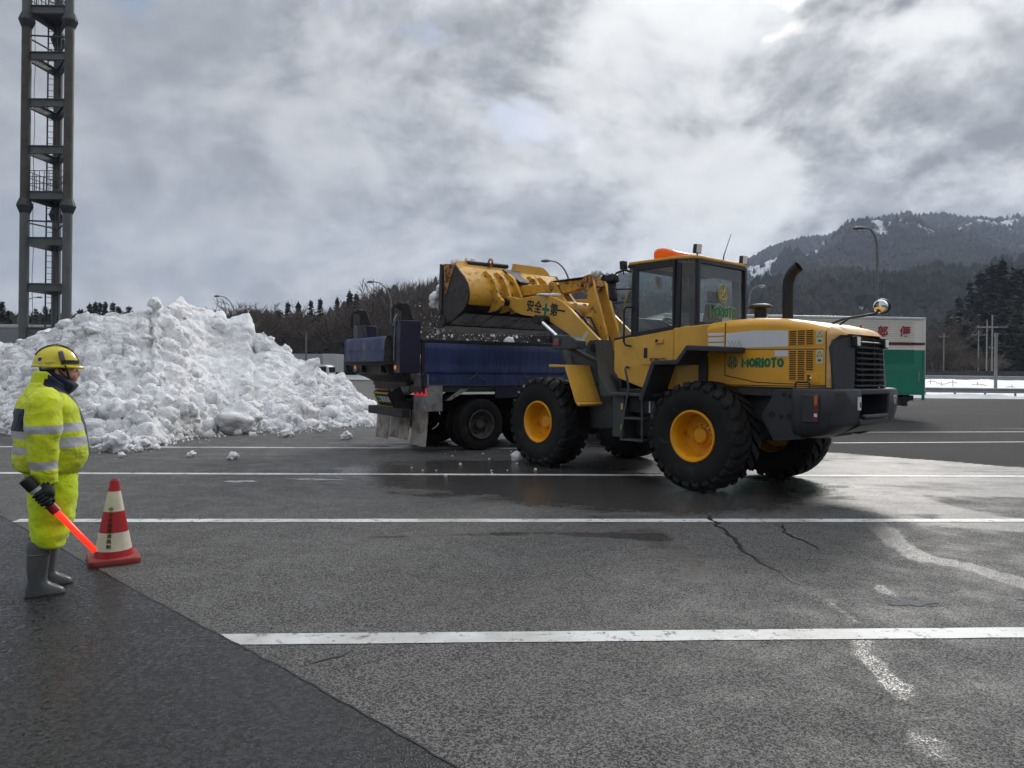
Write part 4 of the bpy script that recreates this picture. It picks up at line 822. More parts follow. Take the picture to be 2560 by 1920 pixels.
# wheels
def dual_wheel(x, y):
    s = 1 if y > 0 else -1
    mb = MB()
    mb.lathe([(.285, .0), (.29, .02), (.28, .03), (.265, .025), (.25, -.01), (.235, -.10), (.20, -.12), (.19, -.125), (.10, -.12), (.095, -.05), (.085, -.035), (.0001, -.03)], ax='y', n=32)
    for k in range(8): t_ = 2 * math.pi * k / 8; mb.lathe([(.018, -.12), (.018, -.09), (.0001, -.088)], c=(.15 * math.sin(t_), 0, .15 * math.cos(t_)), ax='y', n=8)
    w_ = mb.build('wheel', TRIM, truck)
    for off in (-.13, -.44):
        mb = MB(); mb.lathe([(.29, -.11), (.34, -.13), (.44, -.135), (.495, -.12), (.513, -.09), (.515, -.045), (.500, -.042), (.500, -.034), (.515, -.03), (.516, .0), (.500, .003), (.500, .012), (.515, .015), (.515, .05), (.513, .09), (.495, .12), (.44, .135), (.34, .13), (.29, .11)], ax='y', n=48, c=(0, off, 0)); mb.build('tyre', TYRE, w_)
    for k in range(6):
        t_ = 2 * math.pi * (k + .3) / 6; mb = MB(); mb.lathe([(.035, -.112), (.0001, -.111)], c=(.205 * math.sin(t_), 0, .205 * math.cos(t_)), ax='y', n=12); mb.build('hand_hole', BLK, w_)
    w_.location = (x, y, .515); w_.rotation_euler = (0, .4, 0 if s > 0 else math.pi)
for x in (0, 1.28):
    for s in (-1, 1): dual_wheel(x, s * 1.17)
for s in (-1, 1): dual_wheel(4.9, s * 1.15)
mb = MB()
for s in (-1, 1): mb.bb(-1.15, 5.5, s * .36, s * .46, .75, 1.05)
for x in (-1.1, .0, 1.28, 3.2, 4.9): mb.bb(x - .06, x + .06, -.40, .40, .80, 1.0)
for x in (0, 1.28, 4.9): mb.cyl((x, -.95, .515), (x, .95, .515), .09)
mb.bb(2.1, 3.5, -1.0, -.5, .5, 1.0); mb.bb(2.1, 3.5, .5, 1.0, .5, 1.0); mb.build('chassis', TDK, truck)
# tipping body
mb = MB(); mb.bb(-1.30, 3.35, -1.16, 1.16, 1.16, 1.27); mb.bb(-1.30, 3.35, -1.16, -1.10, 1.27, 2.14); mb.bb(-1.25, 3.35, 1.10, 1.16, 1.27, 2.46)
for x in np.arange(-1.2, 3.3, .55): mb.bb(x, x + .07, 1.155, 1.20, 1.2, 2.44)
mb.build('tipping_body', TDIRT, truck, bevel=.006)
mb = MB(); mb.bb(-1.32, 3.30, -1.215, -1.09, 2.10, 2.165); mb.bb(-1.34, -1.28, -1.23, -1.16, 1.25, 2.16); mb.build('side_rail', TDK, truck, bevel=.008)
def sheet(mb, x0, x1, prof, nx_, y0, amp, th=.006, sc_=1.0, mi=0):
    """cloth hanging on the near side: profile of (z, bulge)"""
    zs = np.array([p[0] for p in prof]); bs_ = np.array([p[1] for p in prof]); Z = np.interp(np.linspace(0, len(prof) - 1, 26), range(len(prof)), zs); Bv = np.interp(np.linspace(0, len(prof) - 1, 26), range(len(prof)), bs_)
    rings = []
    for i in range(nx_ + 1):
        x = x0 + (x1 - x0) * i / nx_; ring = []
        for k in range(26):
            f = k / 25; wv = amp * (mnoise.noise(Vector((x * 3.2 * sc_, Z[k] * .7, 1.3))) * .6 + .5 * mnoise.noise(Vector((x * 9 * sc_, Z[k] * .8, 4)))) * (.15 + .85 * f); ring.append((x, y0 - Bv[k] - wv, Z[k] + .012 * f * mnoise.noise(Vector((x * 2.2, 7, 0)))))
        rings.append(ring)
    mb.loft(rings, False, mi, closed=False)
mb = MB(); sheet(mb, -1.29, 3.3, [(2.13, .01), (2.08, .045), (2.0, .065), (1.85, .06), (1.70, .05), (1.56, .062), (1.535, .06)], 170, -1.175, .022); mb.build('side_tarpaulin', TARP, truck, smooth=180)
mb = MB(); sheet(mb, -1.28, 3.3, [(1.56, .015), (1.48, .03), (1.40, .035), (1.30, .04)], 150, -1.175, .020); mb.build('tarpaulin_skirt', TARP, truck, smooth=180)
mb = MB(); mb.bb(.30, 3.3, -1.20, -1.17, 1.04, 1.27); mb.build('side_panel', TBLU, truck)
ROPE = pbr('rope', (.10, .10, .11), .8)
for x in (-1.28, -.15, .95, 2.05):
    mb = MB(); mb.tube([(x, -1.245, 1.56), (x + .02, -1.25, 1.49), (x + .12, -1.25, 1.43), (x + .2, -1.245, 1.40)], .007, 5); mb.tube([(x, -1.245, 1.55), (x - .08, -1.25, 1.48), (x - .16, -1.245, 1.42)], .007, 5); mb.build('tie_rope', ROPE, truck)
mb = MB(); mb.tube([(-1.30 + k * .045, -1.225 - .01 * (k % 2), 1.285 + .012 * (k % 2)) for k in range(100)], .006, 4); mb.build('lacing', ROPE, truck)
# rear posts with their hooks
for s in (-1, 1):
    mb = MB(); y0, y1 = s * 1.20, s * .93
    mb.bb(-1.36, -1.78, y0, y1, 1.52, 2.50); po = mb.build('rear_post', TBLU, truck, bevel=.012)
    mb = MB(); mb.prism([(-1.45, 2.49), (-1.50, 2.60), (-1.56, 2.80), (-1.60, 2.83), (-1.80, 2.81), (-1.86, 2.76), (-1.78, 2.74), (-1.70, 2.70), (-1.72, 2.49)], s * 1.0, s * 1.10); mb.tube([(-1.66, s * 1.05, 2.82), (-1.76, s * 1.05, 2.83), (-1.84, s * 1.05, 2.78), (-1.87, s * 1.05, 2.70), (-1.86, s * 1.05, 2.45)], .028, 8); mb.build('post_hook', TDK, po, bevel=.008)
    mb = MB(); mb.hexa([(-1.78, s * .92, 2.14), (-1.80, s * .90, 2.46), (-1.78, s * .55, 2.14), (-1.80, s * .66, 2.46), (-1.70, s * .92, 2.14), (-1.72, s * .90, 2.46), (-1.70, s * .55, 2.14), (-1.72, s * .66, 2.46)]); mb.build('post_gusset', TDK, po, bevel=.006)
    mb = MB(); mb.cyl((-1.77, s * 1.02, 1.62), (-1.80, s * 1.02, 1.62), .045, n=16); mb.build('marker_lamp', pbr('marker_orange', (.8, .20, .02), .2, emit=(1, .28, .02), estr=.15), po)
mb = MB(); mb.tube([(-1.80, -1.10, 2.62), (-1.88, -1.14, 2.5), (-1.88, -1.10, 2.40), (-1.80, -1.02, 2.42), (-1.79, -1.0, 2.60), (-1.80, -.98, 2.2), (-1.80, -.97, 1.75)], .010, 6); mb.build('cable', ALU, truck)
# tailgate, tarpaulin over it, chute below
mb = MB(); mb.prism([(-1.62, 1.68), (-1.62, 2.20), (-1.86, 2.20), (-1.90, 2.12), (-1.90, 1.72), (-1.86, 1.68)], -.78, 1.34); gate = mb.build('tailgate', TDIRT, truck, bevel=.01)
def cloth_gate(nm, prof, y0, y1, x, amp):
    mb = MB(); rings = []
    for i in range(61):
        y = y0 + (y1 - y0) * i / 60; rings.append([(x - b - amp * (mnoise.noise(Vector((y * 5, z * 2, 3))) + .4 * math.sin(y * 14)) * (k / len(prof)), y, z) for k, (z, b) in enumerate(prof)])
    mb.loft(rings, False, closed=False); return mb.build(nm, TARP, gate, smooth=180)
cloth_gate('gate_tarpaulin', [(2.215, -.12), (2.215, 0), (2.18, .035), (2.08, .05), (2.0, .055), (1.955, .06)], -.80, 1.36, -1.86, .02)
cloth_gate('gate_skirt', [(1.98, .02), (1.9, .025), (1.8, .03), (1.74, .03)], -.79, 1.35, -1.885, .012)
for y in (-.6, -.1, .45, .95):
    mb = MB(); mb.tube([(-1.945, y, 1.96), (-1.95, y - .02, 1.88), (-1.945, y - .09, 1.76)], .008, 5); mb.build('tie_rope', ROPE, gate)
mb = MB(); mb.tube([(-1.93 - .012 * (k % 2), -.78 + k * .05, 1.735 + .014 * (k % 2)) for k in range(43)], .009, 4); mb.build('lacing', ROPE, gate)
mb = MB(); mb.hexa([(-1.88, -.70, 1.66), (-1.90, -.78, 1.69), (-1.88, 1.25, 1.66), (-1.90, 1.34, 1.69), (-1.55, -.70, 1.66), (-1.55, -.78, 1.69), (-1.55, 1.25, 1.66), (-1.55, 1.34, 1.69)]); mb.prism([(-1.80, 1.66), (-1.55, 1.66), (-1.30, 1.30), (-1.55, 1.42), (-1.72, 1.47)], -.60, 1.10); mb.bb(-1.36, -1.26, -.55, 1.1, 1.25, 1.75); mb.build('chute', TDIRT, truck, bevel=.008)
for y in (-.45, .55):
    mb = MB(); mb.bb(-1.86, -1.70, y - .06, y + .06, 1.52, 1.67); mb.build('gate_hinge', TDK, truck)
# rear lamps, bumper, flaps, road-works sign
LRED = pbr('tail_red', (.55, .03, .05), .25, emit=(1, .05, .07), estr=.3, var=.1)
for s in (-1, 1):
    mb = MB(); mb.bb(-1.22, -1.19, s * .62, s * 1.22, .80, 1.50); lp = mb.build('lamp_panel', ALU, truck, bevel=.006)
    mb = MB(); mb.bb(-1.20, -.90, s * 1.195, s * 1.225, .80, 1.30); mb.build('panel_return', ALU, lp)
    for k in range(3):
        y = s * .92 - .19 + k * .19; mb = MB(); mb.bb(-1.22, -1.235, y - .085, y + .085, 1.09, 1.24); tl = mb.build('tail_lamp', LRED, lp, bevel=.006)
        mb = MB(); mb.bb(-1.2345, -1.240, y - .045, y + .045, 1.12, 1.21); mb.build('lamp_centre', pbr('tail_dark', (.20, .02, .03), .3), tl)
    mb = MB()
    rings = []
    for i in range(12):
        f = i / 11; z = .80 - f * .665; x = -1.215 - .05 * f * f; rings.append([(x, s * .56, z), (x - .012, s * .7, z), (x, s * .9, z), (x - .012 - .02 * f, s * 1.1, z), (x + .02 * f, s * 1.22, z), (x + .02, s * 1.22, z), (x + .02, s * .56, z)])
    mb.loft(rings); mb.build('mud_flap', FLAP, truck, smooth=60)
for y0, y1 in ((-.50, -.02), (.02, .42)):
    mb = MB(); rings = []
    for i in range(12):
        f = i / 11; z = .80 - f * .60; x = -1.23 - .06 * f * f; rings.append([(x, y0, z), (x - .015, y0 * .6 + y1 * .4, z), (x - .008, y1, z), (x + .012, y1, z), (x + .012, y0, z)])
    mb.loft(rings); mb.build('mud_flap', FLAP, truck, smooth=60)
mb = MB(); mb.bb(-1.62, -1.46, -.98, .72, .68, .84); mb.bb(-1.5, -1.1, -.45, -.36, .7, .95); mb.bb(-1.5, -1.1, .36, .45, .7, .95); mb.build('rear_bumper', TDK, truck, bevel=.01)
sx_ = Matrix.Rotation(R_(-28), 3, 'Y')
mb = MB(); mb.box((-1.52, .02, 1.0), (.10, .82, .34), sx_); sg = mb.build('sign_board', BLK, truck, bevel=.01)
SGY = pbr('sign_yellow', (.55, .55, .03), .4); c0 = Vector((-1.52, .02, 1.0)); xn = sx_ @ Vector((-1, 0, 0)); zn = sx_ @ Vector((0, 0, 1))
mb = MB()
for yy, zz, sy, sz in ((0, .155, .80, .03), (0, -.155, .80, .03), (.385, 0, .03, .28), (-.385, 0, .03, .28)): mb.box(c0 + xn * .052 + Vector((0, yy, 0)) + zn * zz, (.006, sy, sz), sx_)
mb.build('sign_border', SGY, sg)
text('sign_letters', '工事車両', .155, pbr('sign_white', (.65, .65, .62), .4), sg, c0 + xn * .053, (0, -1, 0), zn, bold=.002)
mb = MB(); mb.box(c0 + Vector((.05, -.43, .02)), (.3, .02, .36), sx_); mb.build('sign_end', BLK, sg)
mb = MB(); mb.box((-1.30, -.42, 1.20), (.02, .42, .22)); np_ = mb.build('number_plate', pbr('plate_green', (.01, .03, .02), .4), truck)
text('plate_digits', '50-77', .15, pbr('plate_white', (.30, .31, .30), .5), np_, (-1.312, -.42, 1.19), (0, -1, 0), (0, 0, 1))
for s in (-1, 1):
    mb = MB(); mb.strip([(-.80, 1.02), (-.45, 1.20), (1.75, 1.20), (2.0, 1.02)], -.03, s * .72, s * 1.18); mb.build('mudguard', TDK, truck)
    mb = MB(); mb.hexa([(-.80, s * 1.16, 1.0), (-.48, s * 1.16, 1.22), (-.80, s * 1.185, 1.0), (-.48, s * 1.185, 1.22), (-.70, s * 1.16, 1.0), (-.30, s * 1.16, 1.22), (-.70, s * 1.185, 1.0), (-.30, s * 1.185, 1.22)]); mb.build('mudguard_stay', ALU, truck)
# cab
mb = MB(); mb.loft([[(x, y, z) for x, y in ((3.62, -1.18), (5.45 + e, -1.18), (5.65 + e, -.95), (5.65 + e, .95), (5.45 + e, 1.18), (3.62, 1.18))] for z, e in ((.75, 0), (1.55, .05), (2.45, -.18), (2.75, -.3), (2.83, -.55))]); cb = mb.build('truck_cab', TBLU, truck, bevel=.03)
for s in (-1, 1):
    mb = MB(); mb.bb(4.1, 5.25, s * 1.175, s * 1.19, 1.75, 2.45); mb.build('cab_window', glass('truck_glass', (.15, .18, .2), .02, .9), cb)
mb = MB(); mb.prism([(3.36, 3.10), (4.2, 3.18), (4.2, 3.22), (3.28, 3.17)], -1.15, 1.15); mb.bb(3.30, 3.42, -1.20, 1.20, 1.2, 3.17); mb.build('cab_guard', TBLU, truck, bevel=.01)

# load of snow in the body
SNOWM = None
# ================================================================== green and white box truck
gt_r = gnd(2310, 925 + .0115 * 1030 + 2880 / 25.5); GA = R_(4.0)
gtruck = thing('box_truck', 'green and cream box truck parked behind the wheel loader', 'box truck', (gt_r.x, gt_r.y, 0), GA + math.pi)   # local x runs forward (to the left), y towards the camera
CREAM = pbr('body_cream', (.70, .68, .61), .45, var=.06, vs_=1.0, dirt=((.25, .23, .19), .70, 2)); GRN = pbr('body_green', (.006, .19, .115), .4, var=.08, vs_=1.0, dirt=((.02, .09, .06), .66, 3)); MAR = pbr('body_maroon', (.10, .012, .02), .45)
GLEN, GT, GB, GW = 9.4, 3.60, .86, 2.45
mb = MB(); mb.bb(0, GLEN, -GW, -.03, GB + .2, GT - .02); mb.build('box_body', CREAM, gtruck)
def ribbed(nm, z0, z1, m, x0, x1, pitch):
    mb = MB(); rings = []; prof = []; z = z0
    while z < z1 - 1e-6:
        e = min(z + pitch, z1); prof += [(-.02, z), (.0, z + .15 * (e - z)), (.0, z + .72 * (e - z)), (-.02, z + .86 * (e - z))]; z = e
    prof.append((-.02, z1))
    mb.loft([[(x, p[0], p[1]) for p in prof] for x in (x0, x1)], False, closed=False); mb.loft([[(x, -GW + .02 - p[0] - .04, p[1]) for p in prof] for x in (x0, x1)], False, closed=False); return mb.build(nm, m, gtruck, smooth=20)
zr = [(3.50, GT), ]
ribbed('upper_panel', 2.735, 3.46, CREAM, .40, GLEN - .05, .062); ribbed('green_panel', 1.96, 2.466, GRN, .40, GLEN - .05, .062); ribbed('middle_panel', 2.466, 2.64, CREAM, .40, GLEN - .05, .08)
for y in (0.0, -GW):
    s = 1 if y == 0 else -1
    mb = MB(); mb.bb(0, GLEN, y, y + s * .012, 2.64, 2.735); mb.build('maroon_stripe', MAR, gtruck)
    mb = MB(); mb.bb(0, GLEN, y - s * .02, y + s * .004, 3.46, GT - .02); mb.bb(.08, .40, y - s * .02, y + s * .002, 2.735, 3.46); mb.bb(.08, .40, y - s * .02, y + s * .002, 2.466, 2.64); mb.build('cream_frame', CREAM, gtruck)
    mb = MB(); mb.bb(.0, GLEN, y - s * .02, y + s * .006, 1.79, 1.96); mb.bb(.08, .40, y - s * .02, y + s * .002, 1.96, 2.466); mb.build('green_frame', GRN, gtruck)
    for k in range(3):
        mb = MB(); x0 = .05 + k * 3.12; mb.bb(x0, x0 + 3.05, y - s * .02, y + s * .016, .88, 1.78); mb.bb(x0 + .05, x0 + 3.0, y + s * .014, y + s * .026, .95, 1.0); g_ = mb.build('drop_side', GRN, gtruck, bevel=.008)
        mb = MB(); mb.bb(x0 + .16, x0 + .20, y + s * .015, y + s * .035, 1.35, 1.70); mb.build('side_latch', ALU, g_)
    mb = MB(); mb.bb(0.0, .085, y - s * .03, y + s * .02, .70, 2.466); mb.build('corner_post', GRN, gtruck); mb = MB(); mb.bb(0.0, .085, y - s * .03, y + s * .02, 2.466, 2.64); mb.bb(0, .085, y - s * .03, y + s * .02, 2.735, GT); mb.build('corner_post', CREAM, gtruck)
mb = MB(); mb.bb(-.02, GLEN, -.03, .03, GT - .06, GT + .02); mb.bb(-.02, GLEN, -GW - .03, -GW + .03, GT - .06, GT + .02); mb.bb(-.02, GLEN + .02, -GW, 0, GT - .01, GT + .03); mb.build('roof', pbr('roof_silver', (.50, .51, .53), .35, metal=.4), gtruck, bevel=.01)
for y0 in (-GW + .04, -GW / 2 + .01):
    mb = MB(); mb.bb(-.06, 0, y0, y0 + GW / 2 - .05, .92, GT - .05); d_ = mb.build('rear_door', CREAM, gtruck, bevel=.01)
    mb = MB(); mb.cyl((-.08, y0 + .3, 1.0), (-.08, y0 + .3, GT - .15), .018, n=8); mb.build('lock_bar', ALU, d_)
RED = pbr('letter_red', (.30, .008, .03), .45)
for ch, x in (('便', .74), ('郎', 1.56), ('太', 2.38)): text('side_letters', ch, .40, RED, gtruck, (x, .012, 3.09), (-1, 0, -.0), (-.12, 0, 1), bold=.008, ext=.004)
mb = MB(); mb.bb(.1, 11.2, -1.75, -1.6, .62, .9); mb.bb(.1, 11.2, -.85, -.7, .62, .9); mb.bb(.55, .75, -2.3, -.1, .48, .85); mb.bb(.30, .60, -.35, -.15, .68, .86); mb.bb(.62, 1.0, -.40, -.12, .50, .80); mb.build('chassis', TDK, gtruck)
for x in (2.35, 3.6, 10.4):
    for y, rz in ((-.05, 0), (-GW + .05, math.pi)):
        mb = MB(); mb.lathe([(.0001, -.03), (.10, -.03), (.11, -.10), (.24, -.12), (.27, -.01), (.29, -.01), (.34, .0), (.45, -.01), (.50, -.06), (.50, -.22), (.45, -.26), (.29, -.25)], ax='y', n=28); w_ = mb.build('wheel', TYRE, gtruck); w_.location = (x, y, .5); w_.rotation_euler = (0, 0, rz)
mb = MB(); mb.loft([[(x, y, z) for x, y in ((9.55, .0), (11.5 + e, .0), (11.75 + e, -.25), (11.75 + e, -GW + .25), (11.5 + e, -GW), (9.55, -GW))] for z, e in ((.55, 0), (1.45, .03), (2.4, -.15), (2.75, -.3), (2.85, -.6))]); c_ = mb.build('truck_cab', CREAM, gtruck, bevel=.03)
mb = MB(); mb.bb(10.1, 11.2, .0, .012, 1.6, 2.4); mb.build('cab_window', glass('truck_glass'), c_)

# far white lorry box and little white van
lo_ = at(843, 919, 95); LQ = thing('white_lorry', 'distant white lorry with boxy trailer parked below the wooded hill', 'lorry', (lo_.x, lo_.y, 0), R_(172))
WBOX = pbr('lorry_white', (.50, .50, .49), .5, var=.06, vs_=.6, dirt=((.33, .32, .29), .66, 1.2)); WGR = pbr('lorry_grey', (.33, .34, .36), .5, var=.08, vs_=.6)
mb = MB(); mb.bb(2.0, 9.5, -2.4, 0, 1.05, 3.42); mb.build('trailer_box', WGR, LQ, bevel=.03); 
for k in range(2):
    mb = MB(); mb.bb(.02 + k * 1.0, .98 + k * 1.0, -2.4, .05, 1.05, 3.45); mb.build('rear_section', WBOX, LQ, bevel=.03)
mb = MB(); mb.bb(0, 9.5, -2.2, -.2, .55, 1.05); mb.build('chassis', TDK, LQ)
for x in (1.6, 2.7, 8.2):
    mb = MB(); mb.cyl((x, -.02, .48), (x, -.3, .48), .48, n=20); mb.build('wheel', TYRE, LQ)
v_ = at(822, 922, 62); VN = thing('small_van', 'small white van half hidden behind the snow heap', 'van', (v_.x, v_.y, 0), R_(170))
mb = MB(); mb.prism([(0, .35), (0, 1.2), (.12, 1.72), (.4, 1.86), (2.3, 1.86), (2.8, 1.5), (3.35, 1.15), (3.4, .35)], -1.45, 0); bd_ = mb.build('body', pbr('van_white', (.62, .62, .61), .35), VN, bevel=.06)
for x0, x1 in ((.25, 1.1), (1.2, 2.1)):
    mb = MB(); mb.bb(x0, x1, -.01, .012, 1.22, 1.70); mb.build('window', glass('van_glass', (.06, .07, .08), .02, .9), bd_)
mb = MB(); mb.bb(-.02, .1, -1.3, -.15, 1.2, 1.68); mb.build('window', MAT['van_glass'], bd_)
for x in (.6, 2.7):
    mb = MB(); mb.cyl((x, .02, .3), (x, -.2, .3), .3, n=20); mb.build('wheel', TYRE, VN)
mb = MB(); mb.bb(-.03, .05, -.2, -.02, .75, 1.0); mb.build('tail_lamp', LENS_R, bd_)
# ================================================================== snow
def snow_mat(name, dirt=.5, bsc=1.0):
    m = bpy.data.materials.new(name); m.use_nodes = True; n = NT(m.node_tree)
    co = n.n('ShaderNodeNewGeometry').outputs['Position']
    d1 = n.ss(n.noise(n.mapping(co, (.8, .8, 1.8)), 1.0, 8, .70, .6), .47, .72); d2 = n.ss(n.noise(co, 5.0, 5, .7), .58, .74); sp = n.ss(n.noise(co, 28.0, 3, .8), .70, .76)
    c = n.mix(n.math('MULTIPLY', d1, dirt), (.88, .885, .895), (.52, .495, .465)); c = n.mix(n.math('MULTIPLY', d2, dirt * .6), c, (.50, .47, .44)); c = n.mix(n.math('MULTIPLY', sp, dirt * .8), c, (.20, .17, .14))
    b = n.n('ShaderNodeBsdfPrincipled', ins={'Base Color': c, 'Roughness': .7,  'Specular IOR Level': .25})
    h = n.math('ADD', n.math('MULTIPLY', n.noise(co, 14.0 * bsc, 6, .65), 1.0), n.math('MULTIPLY', n.voro(co, 22.0 * bsc), -.35)); h = n.math('ADD', h, n.math('MULTIPLY', n.noise(co, 70.0 * bsc, 3, .6), .25))
    n.set(b.inputs['Normal'], n.bump(h, .9, .06)); n.n('ShaderNodeOutputMaterial', ins={'Surface': b.outputs[0]}); return m
SNOW = snow_mat('ploughed_snow', .62); SNOWC = snow_mat('clean_snow', .25)
# vectorised gradient noise
def _hash(ix, iy, iz, k):
    h = (ix.astype(np.int64) * 374761393 + iy.astype(np.int64) * 668265263 + iz.astype(np.int64) * 2147483647 + k * 974634777) & 0xffffffff
    h = ((h ^ (h >> 13)) * 1274126177) & 0xffffffff; h = ((h ^ (h >> 16)) * 2246822519) & 0xffffffff
    return ((h ^ (h >> 15)) & 0xffff) / 65535.0
def vnoise(P, k=0):
    i = np.floor(P).astype(np.int64); f = P - i; u = f * f * f * (f * (f * 6 - 15) + 10); r = 0
    for dx_ in (0, 1):
        for dy_ in (0, 1):
            for dz_ in (0, 1):
                wgt = (u[:, 0] if dx_ else 1 - u[:, 0]) * (u[:, 1] if dy_ else 1 - u[:, 1]) * (u[:, 2] if dz_ else 1 - u[:, 2]); r = r + wgt * _hash(i[:, 0] + dx_, i[:, 1] + dy_, i[:, 2] + dz_, k)
    return r
def fbm(P, oct=5, gain=.5, k=0, ridge=False):
    a, s_, t_ = 1.0, 0.0, 0.0
    for o in range(oct):
        v = vnoise(P, k + o) * 2 - 1; s_ = s_ + a * ((1 - 2 * np.abs(v)) if ridge else v); t_ += a; a *= gain; P = P * 2.03 + 11.7
    return s_ / t_
def worley(P, k=0):
    i = np.floor(P).astype(np.int64); best = np.full(len(P), 9.0); sec = best.copy()
    for dx_ in (-1, 0, 1):
        for dy_ in (-1, 0, 1):
            for dz_ in (-1, 0, 1):
                c = i + (dx_, dy_, dz_); q = c + np.stack([_hash(c[:, 0], c[:, 1], c[:, 2], k + j) for j in range(3)], 1); d = np.sqrt(((P - q) ** 2).sum(1)); sec = np.minimum(sec, np.maximum(best, d)); best = np.minimum(best, d)
    return best, sec
sk = [(-700, 470), (-300, 440), (0, 435), (100, 425), (170, 412), (200, 395), (212, 372), (290, 350), (350, 342), (372, 300), (440, 282), (500, 256), (560, 264), (620, 256), (700, 262), (760, 252), (838, 262), (850, 212), (875, 220), (905, 250), (930, 228), (960, 200), (1000, 182), (1035, 212), (1080, 242), (1130, 248), (1180, 272), (1228, 262), (1250, 306), (1275, 300), (1320, 278), (1370, 268), (1392, 310), (1408, 385), (1462, 376), (1510, 412), (1560, 452), (1600, 490), (1650, 515), (1700, 522), (1738, 512), (1752, 560), (1800, 602), (1850, 622), (1898, 606), (1940, 650), (1980, 712), (2030, 752), (2078, 762), (2100, 800), (2140, 860), (2160, 885)]
bs = [(-700, 900), (0, 935), (200, 960), (500, 1004), (650, 1000), (820, 1004), (1000, 968), (1200, 932), (1400, 926), (1600, 920), (1800, 905), (2000, 890), (2160, 880)]
NU, NV = 620, 260
us = np.linspace(-700, 2158, NU)
px_ = us * .45208; skx = np.interp(us, *zip(*sk)) * .45208 + 660; bsy = np.interp(us, *zip(*bs)) * .45208 + 660
hz = 925 + .0115 * (px_ - 1280)
bd = 2880 / (bsy - hz)                                                  # depth of the foot
hgt = np.zeros(NU); rd = bd + 4.0
for _ in range(8): hgt = 1.6 + (hz - skx) / 1800 * rd; rd = bd + .9 + 1.18 * np.maximum(hgt, .2)
hgt = np.maximum(hgt, .12)
ker = np.ones(25) / 25; rds = np.convolve(np.pad(rd, 12, 'edge'), ker, 'valid'); hgt = np.maximum(1.6 + (hz - skx) / 1800 * rds, .10); rd = rds
sv = np.concatenate([np.linspace(0, 1, 170), 1 + np.linspace(.012, 1.0, NV - 170)])
prof = np.where(sv <= 1, .10 * np.sqrt(np.clip(sv * 6, 0, 1)) + .90 * np.clip(sv, 0, 1) ** 1.05 * (1 - .12 * np.sin(np.pi * np.clip(sv, 0, 1))), 1 - ((sv - 1)) ** 1.3)
prof[0] = -.02
U_, S_ = np.meshgrid((px_ - 1280) / 1800, sv); BD, RD, HG = [np.broadcast_to(a, U_.shape) for a in (bd, rd, hgt)]
DEP = BD + (RD - BD) * S_; XX = U_ * DEP + .0115 * 0; ZZ = HG * prof[:, None]
V0 = np.stack([XX, DEP, ZZ], -1).reshape(-1, 3)
# surface normals of the smooth heap
def grid_normals(V, ny_, nx_):
    G = V.reshape(ny_, nx_, 3); du = np.gradient(G, axis=1); dv = np.gradient(G, axis=0); n_ = np.cross(du, dv); n_ /= np.linalg.norm(n_, axis=-1, keepdims=True) + 1e-9; return n_.reshape(-1, 3)
nn = grid_normals(V0, NV, NU); nn[nn[:, 2] < 0] *= -1
s1 = S_.ravel(); bulk = np.clip(HG.ravel() / 2.5, .15, 1)
warp = np.stack([fbm(V0 * .9 + k_ * 31.3, 3, .5, 60 + k_) for k_ in range(3)], 1) * .45
f1, f2 = worley((V0 + warp) * (1.15, 1.15, 1.35), 3); g1, g2_ = worley((V0 + warp * .6) * 2.7, 9); h1, h2 = worley((V0 + warp * .3) * 6.0, 17)
smooth_face = np.clip(np.exp(-(((px_[None, :] - 610) / 175) ** 2) * np.ones_like(S_) - ((S_ - .60) / .42) ** 2), 0, 1).ravel()     # scraped face
rug = 1 - .78 * smooth_face
lump = (.20 * (1 - np.clip(f1 * 1.35, 0, 1) ** 2) + .05 * np.minimum((f2 - f1) * 5, 1)) + .15 * (1 - np.clip(g1 * 1.4, 0, 1) ** 2) + .06 * (1 - np.clip(h1 * 1.4, 0, 1) ** 2)
st_ = fbm(V0 * (2.6, 2.6, .6), 4, .55, 90) * .16 * smooth_face
disp = (lump - .26) * rug * (.5 + .5 * bulk) + .18 * fbm(V0 * .55, 3, .5, 30) * bulk + .10 * fbm(V0 * 4.0, 5, .62, 40) * (rug * .85 + .15) + st_
edge_f = np.clip(s1 * 9, .25, 1); crest = 1 - .55 * np.exp(-((s1 - 1) / .10) ** 2)
V = V0 + nn * (disp * edge_f * crest)[:, None]
V[:, 2] = np.maximum(V[:, 2], -.03)
idx = np.arange(NU * NV).reshape(NV, NU); fc = np.stack([idx[:-1, :-1], idx[:-1, 1:], idx[1:, 1:], idx[1:, :-1]], -1).reshape(-1, 4)
me = bpy.data.meshes.new('snow_pile'); me.from_pydata(V.tolist(), [], fc.tolist()); me.polygons.foreach_set('use_smooth', [True] * len(fc)); me.materials.append(SNOW)
pile = bpy.data.objects.new('snow_pile', me); col.objects.link(pile); tag(pile, 'large dirty white heap of ploughed snow behind the worker', 'snow pile')
